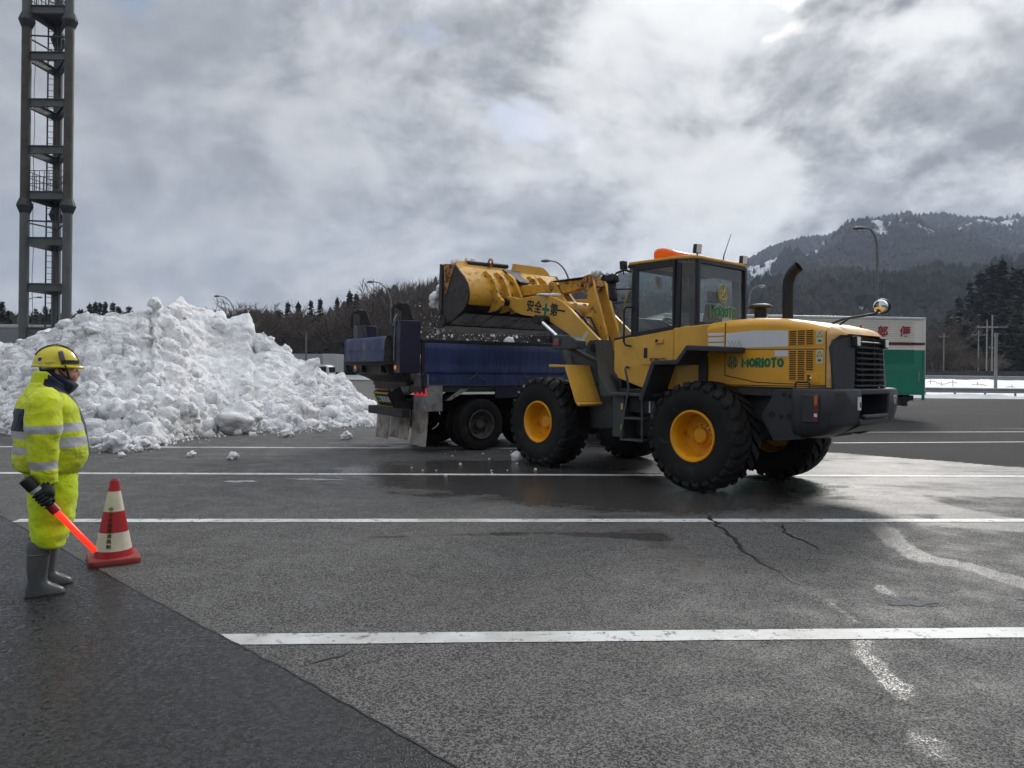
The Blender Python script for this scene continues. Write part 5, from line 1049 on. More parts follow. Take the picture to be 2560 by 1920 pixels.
# clods breaking out of the heap and lying along its foot
nv2 = grid_normals(V, NV, NU); nv2[nv2[:, 2] < 0] *= -1
tmpl = []
for k in range(20):
    b_ = MB(); b_.ball((0, 0, 0), 1.0, 3 if k < 7 else 2 if k < 14 else 1, .34, k + 3, (1, .9, .78), fq=1.7); A0 = np.array(b_.v); ff_ = np.array(b_.f)
    P_ = A0 * 2.2 + k * 7.1; w1, _w = worley(P_, 5 + k); A0 = A0 * (1 - .16 * np.clip(w1 * 1.2, 0, 1) + .22 * fbm(A0 * 3.1 + k * 5, 5, .62, 7))[:, None]; tmpl.append((A0, ff_))
AV, AF = [], []; off = 0
def clod(c, r):
    global off
    A0, ff_ = tmpl[rng.integers(0, 7) if r > .16 else rng.integers(7, 14) if r > .065 else rng.integers(14, 20)]
    q = np.array(Euler(rng.uniform(0, 6.28, 3)).to_matrix()); AV.append(A0 @ q.T * r * rng.uniform(.75, 1.2, 3) + c); AF.append(ff_ + off); off += len(A0)
cols = rng.integers(40, NU - 6, 3400)
for i, cidx in enumerate(cols):
    t_ = rng.random(); row = int((t_ ** 1.5) * 175) if i % 3 else int(rng.random() ** 3 * 40)
    sm = smooth_face[row * NU + cidx]
    if rng.random() < sm * 1.15: continue
    r = min(.30, .034 * (1 - rng.random()) ** -.60) * (1 if hgt[cidx] > 1 else .6)
    p = V[row * NU + cidx]; clod(p + nv2[row * NU + cidx] * r * rng.uniform(-.45, .15), r)
for i in range(420):                                                    # crumbs in front
    cidx = rng.integers(180, NU - 3); d = bd[cidx] - abs(rng.normal(0, .55)) - .02; r = min(.12, .018 * (1 - rng.random()) ** -.6); clod(np.array([(px_[cidx] - 1280) / 1800 * d, d, r * .35]), r)
me = bpy.data.meshes.new('snow_clods'); me.from_pydata(np.concatenate(AV).tolist(), [], np.concatenate(AF).tolist()); me.polygons.foreach_set('use_smooth', [True] * len(me.polygons)); me.materials.append(SNOW)
cl_ = bpy.data.objects.new('snow_clods', me); col.objects.link(cl_); cl_.parent = pile; cl_['kind'] = 'stuff'
# loose lumps lying on the asphalt
for (lx, ly, r, lab) in ((787, 985, .30, 'blocky snow lump at the foot of the heap near the bay line'), (715, 1022, .17, 'low snow lump just ahead of the heap, next to a smaller one'), (755, 1020, .16, 'small round snow lump between two larger ones ahead of the heap'), (672, 1055, .10, 'thin flake of snow lying alone on the wet asphalt'), (1060, 1052, .12, 'small pale snow lump on the asphalt left of a taller one'), (1290, 1062, .15, 'upright snow lump standing alone between the bay lines'), (1587, 930, .22, 'round grey snow lump at the right part of the heap foot'), (1775, 910, .16, 'small snow lump near the foot close to the truck'), (1915, 945, .2, 'flat crumbled snow patch behind the dump truck'), (640, 985, .42, 'big snow boulder rolled out at the foot of the heap'), (1320, 830, .50, 'largest snow boulder bulging from the front of the heap')):
    g = gnd(lx * .45208, (ly + 18 * (r / .15)) * .45208 + 660) if r < .5 else gnd(lx * .45208, 935 * .45208 + 660)
    b_ = MB(); b_.ball((0, 0, 0), r * .62 if r < .5 else r * 1.0, 4, .36, int(lx), (1, .9, .8), fq=1.6); o = b_.build('snow_lump', SNOW if r > .2 else SNOWC, smooth=180); o.location = (g.x, g.y, r * .36 if r < .5 else r * .55); o.rotation_euler = (0, 0, lx)
    tag(o, lab, 'snow lump', 'snow lumps around the heap')
def lump_at(p, r, lab, grp='snow lumps around the heap', squash=.7):
    b_ = MB(); b_.ball((0, 0, 0), r, 3, .36, int(abs(p.x * 97 + p.y * 31)) % 50, (1, .9, squash), fq=1.6); o = b_.build('snow_lump', SNOWC, smooth=180); o.location = p; return tag(o, lab, 'snow lump', grp)
p = gnd(1295, 1152); lump_at(Vector((p.x, p.y, .07)), .13, 'snow lump on the asphalt beside the loader front wheel')
p = gnd(1822, 1207); lump_at(Vector((p.x, p.y, .02)), .05, 'tiny snow lump between the loader rear wheels', squash=.5)
for k in range(26):                                                     # crumbs dropped round the truck
    q = gnd(rng.uniform(1000, 1420), rng.uniform(1110, 1190)); b_ = MB(); rr = float(rng.uniform(.012, .035)); b_.ball((0, 0, 0), rr, 1, .3, k, (1, 1, .7)); o = b_.build('snow_crumb', SNOWC, smooth=180); o.location = (q.x, q.y, rr * .4); tag(o, 'tiny crumb of snow dropped on the wet asphalt by the trucks', 'snow crumb', 'crumbs of snow dropped by the trucks')
# snow held in, falling from and stuck on the bucket, and the load in the truck
LM = Matrix.Translation((2.365, 11.6, 0)) @ Matrix.Rotation(math.pi - LA, 4, 'Z') @ FM
AV, AF, off = [], [], 0
for k in range(60):
    f_ = rng.random(); p = LM @ Vector((4.55 + .42 * f_ ** .8 * rng.uniform(.5, 1), rng.uniform(.75, 1.25), 3.32 - .50 * f_ * rng.uniform(.5, 1.1))); clod(np.array(p), rng.uniform(.06, .15))
for k in range(150):
    p = LM @ Vector((rng.uniform(3.85, 4.45), rng.uniform(-1.0, 1.0), rng.uniform(2.95, 3.15))); clod(np.array(p), rng.uniform(.1, .2))
me = bpy.data.meshes.new('bucket_snow'); me.from_pydata(np.concatenate(AV).tolist(), [], np.concatenate(AF).tolist()); me.polygons.foreach_set('use_smooth', [True] * len(me.polygons)); me.materials.append(SNOWC)
o = bpy.data.objects.new('bucket_snow', me); col.objects.link(o); tag(o, 'load of white snow spilling over the lip of the loader bucket', 'snow', kind='stuff')
for x, y, z, r, lab in ((4.25, 1.12, 3.70, .085, 'small cone of snow on the bucket top near its outer end'), (4.22, .72, 3.76, .075, 'clump of snow on the bucket top beside the black tube')):
    b_ = MB(); b_.ball((0, 0, 0), r, 3, .3, int(x * 100 + r * 999), (1, 1, 1.05)); o = b_.build('snow_lump', SNOWC, smooth=180); o.location = LM @ Vector((x, y, z)); tag(o, lab, 'snow lump', 'snow stuck on the loader')
b_ = MB(); b_.ball((0, 0, 0), .1, 3, .3, 12, (.7, 1.6, .8)); o = b_.build('snow_lump', SNOWC, smooth=180); o.location = LM @ Vector((1.46, .02, 3.30)); tag(o, 'patch of snow caught on top of the rusty tilt arm', 'snow lump', 'snow stuck on the loader')
b_ = MB(); b_.ball((0, 0, 0), .1, 3, .35, 22, (2.2, .5, .35)); o = b_.build('snow_lump', SNOWC, smooth=180); o.location = LM @ Vector((2.1, .50, 2.955)); tag(o, 'thin ridge of snow along the top of the boom arm', 'snow lump', 'snow stuck on the loader')
TMx = Matrix.Translation((-1.2315, 15.2475, 0)) @ Matrix.Rotation(TB, 4, 'Z')
AV, AF, off = [], [], 0
for k in range(260):
    p = TMx @ Vector((rng.uniform(-1.0, 3.1), rng.uniform(-.85, .85), rng.uniform(1.5, 1.8))); clod(np.array(p), rng.uniform(.12, .22))
me = bpy.data.meshes.new('truck_snow'); me.from_pydata(np.concatenate(AV).tolist(), [], np.concatenate(AF).tolist()); me.polygons.foreach_set('use_smooth', [True] * len(me.polygons)); me.materials.append(SNOWC)
o = bpy.data.objects.new('truck_snow', me); col.objects.link(o); tag(o, 'broken snow filling the dump truck body', 'snow', kind='stuff')
AV, AF, off = [], [], 0
for k in range(300):                                                    # spray of crumbs between bucket and body
    if k < 170: p = TMx @ Vector((rng.uniform(-.2, 3.2) if k < 80 else rng.normal(2.0, .55), 1.07, rng.uniform(2.18, 2.44)))
    else: p = LM @ Vector((rng.normal(4.6, .12), rng.normal(1.25, .25), rng.uniform(2.0, 3.0)))
    clod(np.array(p), float(min(.05, .008 * (1 - rng.random()) ** -.5)))
me = bpy.data.meshes.new('snow_spray'); me.from_pydata(np.concatenate(AV).tolist(), [], np.concatenate(AF).tolist()); me.materials.append(SNOWC)
o = bpy.data.objects.new('snow_spray', me); col.objects.link(o); tag(o, 'spray of snow crumbs falling from the bucket', 'snow', kind='stuff')
b_ = MB(); b_.ball((0, 0, 0), .13, 3, .3, 31, (1, .6, 1)); o = b_.build('snow_lump', SNOWC, smooth=180); o.location = TMx @ Vector((2.05, 1.05, 2.26)); tag(o, 'fist of snow stuck on the far side board of the truck', 'snow lump', 'snow stuck on the truck')
# ================================================================== lattice tower of three steel tubes
TWD = 42.0
TST = pbr('tower_steel', (.105, .112, .112), .5, metal=.15, var=.15, vs_=.8, bump=.002, bs=20, dirt=((.15, .15, .14), .66, 1.5))
TBR = pbr('tower_brown', (.062, .056, .048), .55, var=.25, vs_=1.2, dirt=((.10, .085, .065), .58, 1.6)); TDS = pbr('tower_dark', (.045, .048, .052), .55, var=.2, vs_=2)
def tz(yp, x=110, d=TWD): return at(x, yp, d).z
pl_, pr_ = at(58.5, 829, TWD), at(166, 803, TWD); pbk = at(139, 800, TWD + 2.6)
tower = thing('steel_tower', 'tall grey tower of three steel tubes with ladder behind the snow heap', 'tower', (pl_.x, pl_.y, 0))
o3 = Vector((pl_.x, pl_.y, 0)); L_ = Vector((0, 0, 0)); Rr = Vector((pr_.x, pr_.y, 0)) - o3; Bk = Vector((pbk.x, pbk.y, 0)) - o3
zs_joint = [tz(515), tz(52)]; TOP = 29.0
zb = [tz(y) for y in (-80, 24, 140, 257, 374, 488, 603, 718, 828)]
for p in (L_, Rr, Bk):
    for z0, z1, m in ((0, zs_joint[0], TST), (zs_joint[0], zs_joint[1], TBR), (zs_joint[1], TOP, TST)):
        mb = MB(); mb.cyl((p.x, p.y, z0), (p.x, p.y, z1), .255, n=28); leg = mb.build('column', m, tower)
        if z0 > 0:
            mb = MB(); mb.lathe([(.26, -.42), (.275, -.40), (.40, -.05), (.41, -.03), (.41, .03), (.40, .05), (.275, .40), (.26, .42)], c=(p.x, p.y, z0), n=12, a0=.2)
            for k in range(12):
                t_ = 2 * math.pi * k / 12 + .2; q = Vector((math.cos(t_), math.sin(t_), 0)); a = Vector((p.x, p.y, z0)); r_ = q.cross(Vector((0, 0, 1))) * .012
                mb.add([a + q * .25 + Vector((0, 0, .5)) + r_, a + q * .25 - Vector((0, 0, .5)) + r_, a + q * .44 + r_, a + q * .25 + Vector((0, 0, .5)) - r_, a + q * .25 - Vector((0, 0, .5)) - r_, a + q * .44 - r_], [(0, 1, 2), (5, 4, 3), (0, 3, 4, 1), (1, 4, 5, 2), (2, 5, 3, 0)])
            mb.build('flange_joint', TDS, leg, smooth=25)
        for dz in ((z1 - z0) * .33, (z1 - z0) * .66):
            mb = MB(); mb.lathe([(.257, -.01), (.264, 0), (.257, .01)], c=(p.x, p.y, z0 + dz), n=28); mb.build('weld_ring', TST, leg)
def ibeam(a, b, h, wd, nm='cross_beam', m=None):
    a = Vector(a); b = Vector(b); d = (b - a).normalized(); n_ = Vector((-d.y, d.x, 0)); mb = MB()
    def sl(zc, t_, ww): 
        mb.hexa([a + n_ * (-ww / 2) + Vector((0, 0, zc - t_ / 2)), a + n_ * (-ww / 2) + Vector((0, 0, zc + t_ / 2)), a + n_ * (ww / 2) + Vector((0, 0, zc - t_ / 2)), a + n_ * (ww / 2) + Vector((0, 0, zc + t_ / 2)), b + n_ * (-ww / 2) + Vector((0, 0, zc - t_ / 2)), b + n_ * (-ww / 2) + Vector((0, 0, zc + t_ / 2)), b + n_ * (ww / 2) + Vector((0, 0, zc - t_ / 2)), b + n_ * (ww / 2) + Vector((0, 0, zc + t_ / 2))])
    sl(0, h - .03, .02); sl(h / 2 - .015, .03, wd); sl(-h / 2 + .015, .03, wd); return mb.build(nm, m or TST, tower)
for z in zb:
    for a, b in ((L_, Rr), (Rr, Bk), (Bk, L_)):
        d = (b - a).normalized(); ibeam(a + d * .22 + Vector((0, 0, z)), b - d * .22 + Vector((0, 0, z)), .46, .22)
    mb = MB(); c3 = [p + Vector((0, 0, z + .06)) for p in (L_, Rr, Bk)]; mb.add([tuple(p) for p in c3] + [tuple(p + Vector((0, 0, .02))) for p in c3], [(2, 1, 0), (3, 4, 5), (0, 1, 4, 3), (1, 2, 5, 4), (2, 0, 3, 5)]) if z in (zb[1], zb[5]) else None
    if mb.v: mb.build('platform', TDS, tower)
for zj in zs_joint:
    for a, b in ((L_, Rr), (Rr, Bk), (Bk, L_)):
        mb = MB(); mb.cyl(tuple(a + Vector((0, 0, zj - .85))), tuple(b + Vector((0, 0, zj - .95))), .05, n=8); mb.build('brace', TDS, tower)
for zf in (zb[1], zb[5]):
    for a, b in ((L_, Rr), (Rr, Bk), (Bk, L_)):
        for h in (.45, .85, 1.2):
            mb = MB(); mb.cyl(tuple(a + Vector((0, 0, zf + .23 + h))), tuple(b + Vector((0, 0, zf + .23 + h))), .022, n=6); mb.build('guard_rail', TDS, tower)
        for k in range(1, 9):
            q = a.lerp(b, k / 9); mb = MB(); mb.cyl(tuple(q + Vector((0, 0, zf + .2))), tuple(q + Vector((0, 0, zf + 1.43))), .018, n=6); mb.build('rail_bar', TDS, tower)
lc = at(114, 700, TWD + 1.9); lc = Vector((lc.x, lc.y, 0)) - o3; le = lc + Vector((.48, .1, 0))
for q, r_ in ((lc, .045), (le, .03)):
    mb = MB(); mb.cyl((q.x, q.y, .5), (q.x, q.y, TOP), r_, n=8); mb.build('ladder_rail', TDS, tower)
rm_ = MB(); rm_.cyl((0, 0, 0), tuple(le - lc), .018, n=6); r0 = rm_.build('ladder_rung', TDS, tower); zz_ = 3.2; fst = True
while zz_ < TOP - .3:
    o = r0 if fst else r0.copy()
    if not fst: col.objects.link(o); o.parent = tower
    o.location = (lc.x, lc.y, zz_); zz_ += .36; fst = False
mb = MB(); mb.cyl((le.x + .22, le.y, .5), (le.x + .22, le.y, TOP), .05, n=8); mb.build('conduit', TDS, tower)
mb = MB(); q = L_ + Vector((.36, .2, 0)); mb.tube([tuple(q + Vector((.03 * math.sin(z * 1.7), 0, z))) for z in np.arange(2, TOP, .8)], .016, 5); mb.build('cable', TDS, tower)
# ================================================================== street lamps, poles, rails, shed
POLE = pbr('galvanised_pole', (.13, .14, .145), .45, metal=.3, var=.12, vs_=2)
def street_lamp(px, ytop, d, hx, lab, bend=.25):
    """tall tapered pole whose arm bows over to a cobra head; hx is the photo column of the head"""
    t = at(px, ytop, d); H_ = t.z; hd = at(hx, ytop, d); dx_ = hd.x - t.x; s = 1 if dx_ > 0 else -1; A_ = abs(dx_)
    r = thing('street_lamp', lab, 'street lamp', (t.x, t.y, 0), 0, 'street lamps of the parking lot')
    pts = [(0, 0, 0), (0, 0, H_ * .5), (0, 0, H_ - A_ * 1.15 - .6)]
    for k in range(1, 9):
        a = math.pi / 2 * k / 8; pts.append((s * A_ * (1 - math.cos(a)) * .92, 0, H_ - A_ * 1.15 - .6 + (A_ * 1.15 + .5) * math.sin(a)))
    n_ = len(pts); mb = MB(); mb.tube(pts, [.10 - .055 * i / (n_ - 1) for i in range(n_)], 10); mb.build('pole', POLE, r)
    hx_ = s * A_ * .92; mb = MB(); rings = []
    for x, w_, h_ in ((0, .05, .05), (.15, .09, .08), (.35, .17, .13), (.60, .18, .13), (.78, .10, .08), (.84, .03, .03)): rings.append([(hx_ + s * x, w_ * math.cos(t_), H_ - .08 + h_ * math.sin(t_) - .04 * x) for t_ in np.linspace(0, 2 * math.pi, 13)[:-1]])
    mb.loft(rings); hd_ = mb.build('lamp_head', POLE, r)
    mb = MB(); mb.ball((hx_ + s * .45, 0, H_ - .16), .15, 2, sc_=(1.4, .8, .5)); mb.build('lamp_glass', LENS_C, hd_)
    mb = MB(); mb.cyl((0, 0, 0), (0, 0, .35), .2, .16, n=12); mb.build('pole_base', POLE, r)
street_lamp(44, 741, 94, 94, 'street lamp seen through the steel tower')
street_lamp(588, 739, 91, 548, 'street lamp rising behind the snow heap before bare trees')
street_lamp(979, 703, 73, 934, 'street lamp standing behind the dump truck tailgate posts')
street_lamp(1426, 650, 58, 1374, 'street lamp whose head shows above the loader bucket linkage')
street_lamp(1873, 713, 73, 1896, 'street lamp between the loader cab and the exhaust pipe')
street_lamp(2194, 567, 43.5, 2164, 'tallest street lamp standing behind the green box truck')
# utility poles with crossarms
CONC = pbr('concrete_pole', (.20, .20, .195), .8, var=.15, vs_=2)
def upole(px, ytop, d, lab, arms, r0_=.16):
    t = at(px, ytop, d); r = thing('utility_pole', lab, 'utility pole', (t.x, t.y, 0), 0, 'utility poles beyond the guardrail'); H_ = t.z
    mb = MB(); mb.cyl((0, 0, 0), (0, 0, H_), r0_, r0_ * .65, n=12); mb.build('pole', CONC, r)
    for zf, L in arms:
        mb = MB(); mb.bb(-L, L, -.04, .04, H_ - zf - .04, H_ - zf + .04); a_ = mb.build('crossarm', CONC, r)
        for x in (-L * .9, -L * .3, L * .3, L * .9):
            mb = MB(); mb.cyl((x, 0, H_ - zf + .05), (x, 0, H_ - zf + .22), .035, n=8); mb.build('insulator', CONC, a_)
    return t
u1 = upole(2467.6, 799, 92, 'left one of a pair of utility poles joined by a crossarm', ((1.0, 1.4),), .10); u2 = upole(2481, 788, 92, 'right one of a pair of utility poles carrying insulators', ((1.5, 2.0), (4.2, .4)), .115)
u3 = upole(2446.5, 826, 96, 'thin utility pole with one short crossarm left of the pole pair', ((.6, .9),), .10); u4 = upole(2360, 833, 99, 'far utility pole rising from the bare bushes', ((.5, .7),), .09)
g = gnd(2536, 996); pt = thing('concrete_post', 'plain thick concrete post beside the guardrail', 'post', (g.x, g.y + 2, 0)); mb = MB(); H_ = at(2536, 833, g.y + 2).z; mb.cyl((0, 0, 0), (0, 0, H_ - .3), .11, .10, n=14); mb.build('shaft', CONC, pt); mb = MB(); mb.cyl((0, 0, H_ - .3), (0, 0, H_), .135, n=14); mb.build('cap', CONC, pt)
WIRE = pbr('wire_black', (.02, .02, .02), .6)
def wire(a, b, sag, lab):
    a = Vector(a); b = Vector(b); mb = MB(); mb.tube([tuple(a.lerp(b, k / 16) - Vector((0, 0, sag * 4 * (k / 16) * (1 - k / 16)))) for k in range(17)], .018, 4); tag(mb.build('power_wire', WIRE, None), lab, 'wire', 'wires between the poles')
for k, (dz, l1, l2) in enumerate(((.8, 'upper wire from the far pole to the pole pair', 'upper wire running on right of the pole pair'), (1.9, 'lower wire from the far pole to the pole pair', 'lower wire running on right of the pole pair'))):
    wire((u4.x, u4.y, u4.z - dz * .7), (u2.x, u2.y, u2.z - dz - .6), .8, l1); wire((u2.x, u2.y, u2.z - dz - .3), (u2.x + 45, u2.y - 4, u2.z - dz), 1.0, l2)
# guardrails
GALV = pbr('galvanised_rail', (.24, .25, .26), .42, metal=.35, var=.12, vs_=1.5, dirt=((.10, .10, .10), .68, 3))
def guardrail(lab, a, b, z0, zt, post_gap, prof, off=0.0):
    a = Vector(a); b = Vector(b); d = (b - a).normalized(); L = (b - a).length; r = thing('guardrail', lab, 'guardrail', tuple(a), math.atan2(d.y, d.x), 'guardrails')
    mb = MB(); mb.loft([[(x, p[0], zt - p[1]) for p in prof] for x in (0, L)]); mb.build('beam', GALV, r)
    mb = MB(); mb.cyl((0, .10, z0 - .3), (0, .10, zt - .02), .07, n=10); first_ = mb.build('post', GALV, r); first_.location = (off, 0, 0); x = off + post_gap
    while x < L: o = first_.copy(); col.objects.link(o); o.parent = r; o.location = (x, 0, 0); x += post_gap
WP = [(0, 0), (-.05, .04), (-.05, .10), (0, .15), (0, .20), (-.05, .25), (-.05, .31), (0, .35), (.02, .35), (-.02, .29), (-.02, .26), (.02, .20), (.02, .15), (-.02, .10), (-.02, .06), (.02, 0)]
ga = gnd(2250, 993.0); gb = gnd(2800, 1001)
guardrail('galvanised guardrail along the lot edge in front of the snowy verge', (ga.x - 14, ga.y - .2, 0), (gb.x + 22, gb.y + .8, 0), 0, .72, 2.1, WP, .9)
guardrail('second guardrail on top of the snowy verge', (26, 74.0, 0), (75, 76.5, 0), .95, 1.55, 5.2, [(p[0], p[1] * 1.2) for p in WP], 2.7)
# dark mesh fence behind
FEN = pbr('fence_dark', (.028, .025, .025), .7, var=.2)
fe = thing('fence', 'long dark low fence behind the second guardrail', 'fence', (24, 84, 0), R_(1.5))
for k in range(27):
    mb = MB(); mb.bb(k * 2.0 + .05, k * 2.0 + 1.95, -.02, .02, .9, 2.12); 
    mb.build('fence_panel', FEN, fe)
    mb = MB(); mb.bb(k * 2.0 - .05, k * 2.0 + .05, -.06, .06, .3, 2.2); mb.build('fence_post', FEN, fe)
# red marker rope on stakes in the verge snow
RR = pbr('rope_red', (.22, .02, .02), .7)
for px0, y0_, px1, y1_, lab in ((2318, 955.5, 2392, 959, 'sagging red rope on stakes in the snow beside the box truck'), (2430, 962, 2545, 972, 'red rope on stakes sloping down the snowy verge')):
    a, b = at(px0, y0_, 62), at(px1, y1_, 58); r = thing('marker_rope', lab, 'rope', (a.x, a.y, 0), 0, 'red marker ropes'); mb = MB(); pts = []
    for k in range(9): f = k / 8; p = a.lerp(b, f); pts.append((p.x - a.x, p.y - a.y, p.z + .12 * math.sin(f * 9)))
    mb.tube(pts, .02, 5); mb.build('rope', RR, r)
    for k in (1, 4, 7):
        mb = MB(); mb.cyl((pts[k][0], pts[k][1], pts[k][2] - .55), (pts[k][0], pts[k][1], pts[k][2] + .18), .018, n=5); mb.build('stake', RR, r)
# corrugated shed at the left
sh = at(-520, 801, 62); she = at(430, 801, 66)
SHM = pbr('shed_metal', (.27, .28, .295), .4, metal=.25, var=.07, vs_=.4, dirt=((.20, .20, .20), .68, .8))
shed = thing('metal_shed', 'long grey corrugated metal shed behind the steel tower', 'shed', (sh.x, sh.y, 0), math.atan2(she.y - sh.y, she.x - sh.x)); SL = (she - sh).length; SH = sh.z
mb = MB(); prof = []; z = .0
while z < SH - .25: prof += [(0, z), (-.05, z + .02), (-.05, z + .13), (0, z + .15)]; z += .19
prof.append((0, z)); mb.loft([[(x, p[0], p[1]) for p in prof] for x in (0, SL)], False, closed=False); mb.build('wall_sheet', SHM, shed, smooth=15)
mb = MB(); mb.bb(0, SL, -.12, 9, SH - .30, SH); mb.build('roof', pbr('shed_roof', (.42, .43, .45), .4, metal=.2), shed, bevel=.03); mb = MB(); mb.bb(0, .1, 0, 9, 0, SH - .3); mb.bb(SL - .1, SL, 0, 9, 0, SH - .3); mb.build('end_wall', SHM, shed)
for k in range(6):
    mb = MB(); mb.bb(3 + k * 8, 3.15 + k * 8, -.10, -.03, 0, SH - .3); mb.build('down_pipe', POLE, shed)
# ================================================================== verges, hills, forests, trees
# snowy verges
def verge(nm, x0, x1, prof, nx_, seed):
    """cross-section of (y, z) swept along x with lumpy noise"""
    xs = np.linspace(x0, x1, nx_); ys = np.array([p[0] for p in prof]); zs = np.array([p[1] for p in prof]); yy = np.linspace(ys[0], ys[-1], 60); z_ = np.interp(yy, ys, zs)
    X, Y = np.meshgrid(xs, yy); Z = np.broadcast_to(z_[:, None], X.shape).copy(); P = np.stack([X, Y, np.zeros_like(X)], -1).reshape(-1, 3)
    Z += (fbm(P * .45, 5, .55, seed) * .16 * np.clip(Z / .3, 0, 1).ravel() + fbm(P * 1.6, 4, .6, seed + 9) * .07 * np.clip(Z / .2, 0, 1).ravel()).reshape(Z.shape); Z[0] = -.05
    Y = Y + (fbm(np.stack([X.ravel() * .5, Y.ravel() * 0, Y.ravel() * 0], 1), 4, .6, seed + 3) * .7).reshape(Y.shape) * np.clip(1 - (Y - ys[0]) / 4, 0, 1)
    i = np.arange(X.size).reshape(X.shape); f = np.stack([i[:-1, :-1], i[:-1, 1:], i[1:, 1:], i[1:, :-1]], -1).reshape(-1, 4)
    m = bpy.data.meshes.new(nm); m.from_pydata(np.stack([X, Y, Z], -1).reshape(-1, 3).tolist(), [], f.tolist()); m.polygons.foreach_set('use_smooth', [True] * len(f)); m.materials.append(SNOWC)
    o = bpy.data.objects.new(nm, m); col.objects.link(o); tag(o, kind='structure')
verge('snow_verge', 8, 95, [(49.2, 0), (49.8, .22), (52, .35), (58, .62), (68, .98), (75, 1.12), (84, 1.15), (96, 1.2)], 260, 5)
verge('snow_verge', -62, 6, [(100, 0), (100.6, .45), (103, .6), (108, .5), (116, .5)], 200, 15)

def hill_mat(name, lo, hi, snow=.0, sc_=1.0):
    m = bpy.data.materials.new(name); m.use_nodes = True; n = NT(m.node_tree); co = n.n('ShaderNodeNewGeometry').outputs['Position']
    c = n.mix(n.ss(n.noise(co, .02 * sc_, 8, .7), .35, .65), lo, hi)
    if snow:
        A = n.n('ShaderNodeAttribute', attribute_name='snowy').outputs['Fac']; c = n.mix(n.ss(n.math('ADD', A, n.math('MULTIPLY', n.math('SUBTRACT', n.noise(n.mapping(co, (1, .35, .5)), .06, 7, .75), .5), 2.2)), .50, .72), c, (.62, .65, .70))
    b = n.n('ShaderNodeBsdfPrincipled', ins={'Base Color': c, 'Roughness': 1.0, 'Specular IOR Level': .0}); n.n('ShaderNodeOutputMaterial', ins={'Surface': b.outputs[0]}); return m
def ridge(nm, skyl, d0, d1, foot, mat, seed, nu=220, nv=60, amp=.06, snow=None, back=.35):
    """hillside rising from depth d0 at the foot to the crest drawn by skyl (preview pixels) at depth d1"""
    xs = np.linspace(skyl[0][0], skyl[-1][0], nu); sy = np.interp(xs, *zip(*skyl)) * K; X0 = xs * K; hz_ = 925 + .0115 * (X0 - 1280); hc = 1.6 + (hz_ - sy) / 1800 * d1; u = (X0 - 1280) / 1800
    v = np.concatenate([np.linspace(0, 1, nv), 1 + np.linspace(.05, back, 10)]); D = d0 + (d1 - d0) * v; U2, D2 = np.meshgrid(u, D); X = U2 * (d1 * .35 + D2 * .65); Hh = hc[None, :] * np.where(v <= 1, v ** .9, 1 - (v - 1) * .8)[:, None]
    X = U2 * D2
    P = np.stack([X.ravel(), D2.ravel(), np.zeros(X.size)], 1); f_ = (d1 - d0) * .25
    nz = fbm(P / f_, 5, .5, seed, True).reshape(X.shape); wv = (np.clip(v, 0, 1) * (1.02 - np.clip(v, 0, 1) ** 6 * .97))[:, None]
    Z = foot + Hh + (nz - .42) * hc[None, :] * amp * 4 * wv
    if snow is not None: pass
    i = np.arange(X.size).reshape(X.shape); f = np.stack([i[:-1, :-1], i[:-1, 1:], i[1:, 1:], i[1:, :-1]], -1).reshape(-1, 4)
    m = bpy.data.meshes.new(nm); V_ = np.stack([X, D2, Z], -1).reshape(-1, 3); m.from_pydata(V_.tolist(), [], f.tolist()); m.polygons.foreach_set('use_smooth', [True] * len(f)); m.materials.append(mat)
    if snow is not None:
        sn = np.zeros(X.shape)
        for (px, vv, sx, sv_, a) in snow: sn += a * np.exp(-(((xs[None, :] - px) / sx) ** 2) - ((v[:, None] - vv) / sv_) ** 2)
        at_ = m.attributes.new('snowy', 'FLOAT', 'POINT'); at_.data.foreach_set('value', sn.ravel().astype(np.float32))
    o = bpy.data.objects.new(nm, m); col.objects.link(o); tag(o, kind='structure')
    G = V_.reshape(X.shape + (3,))
    return G, v, (sn if snow is not None else None)
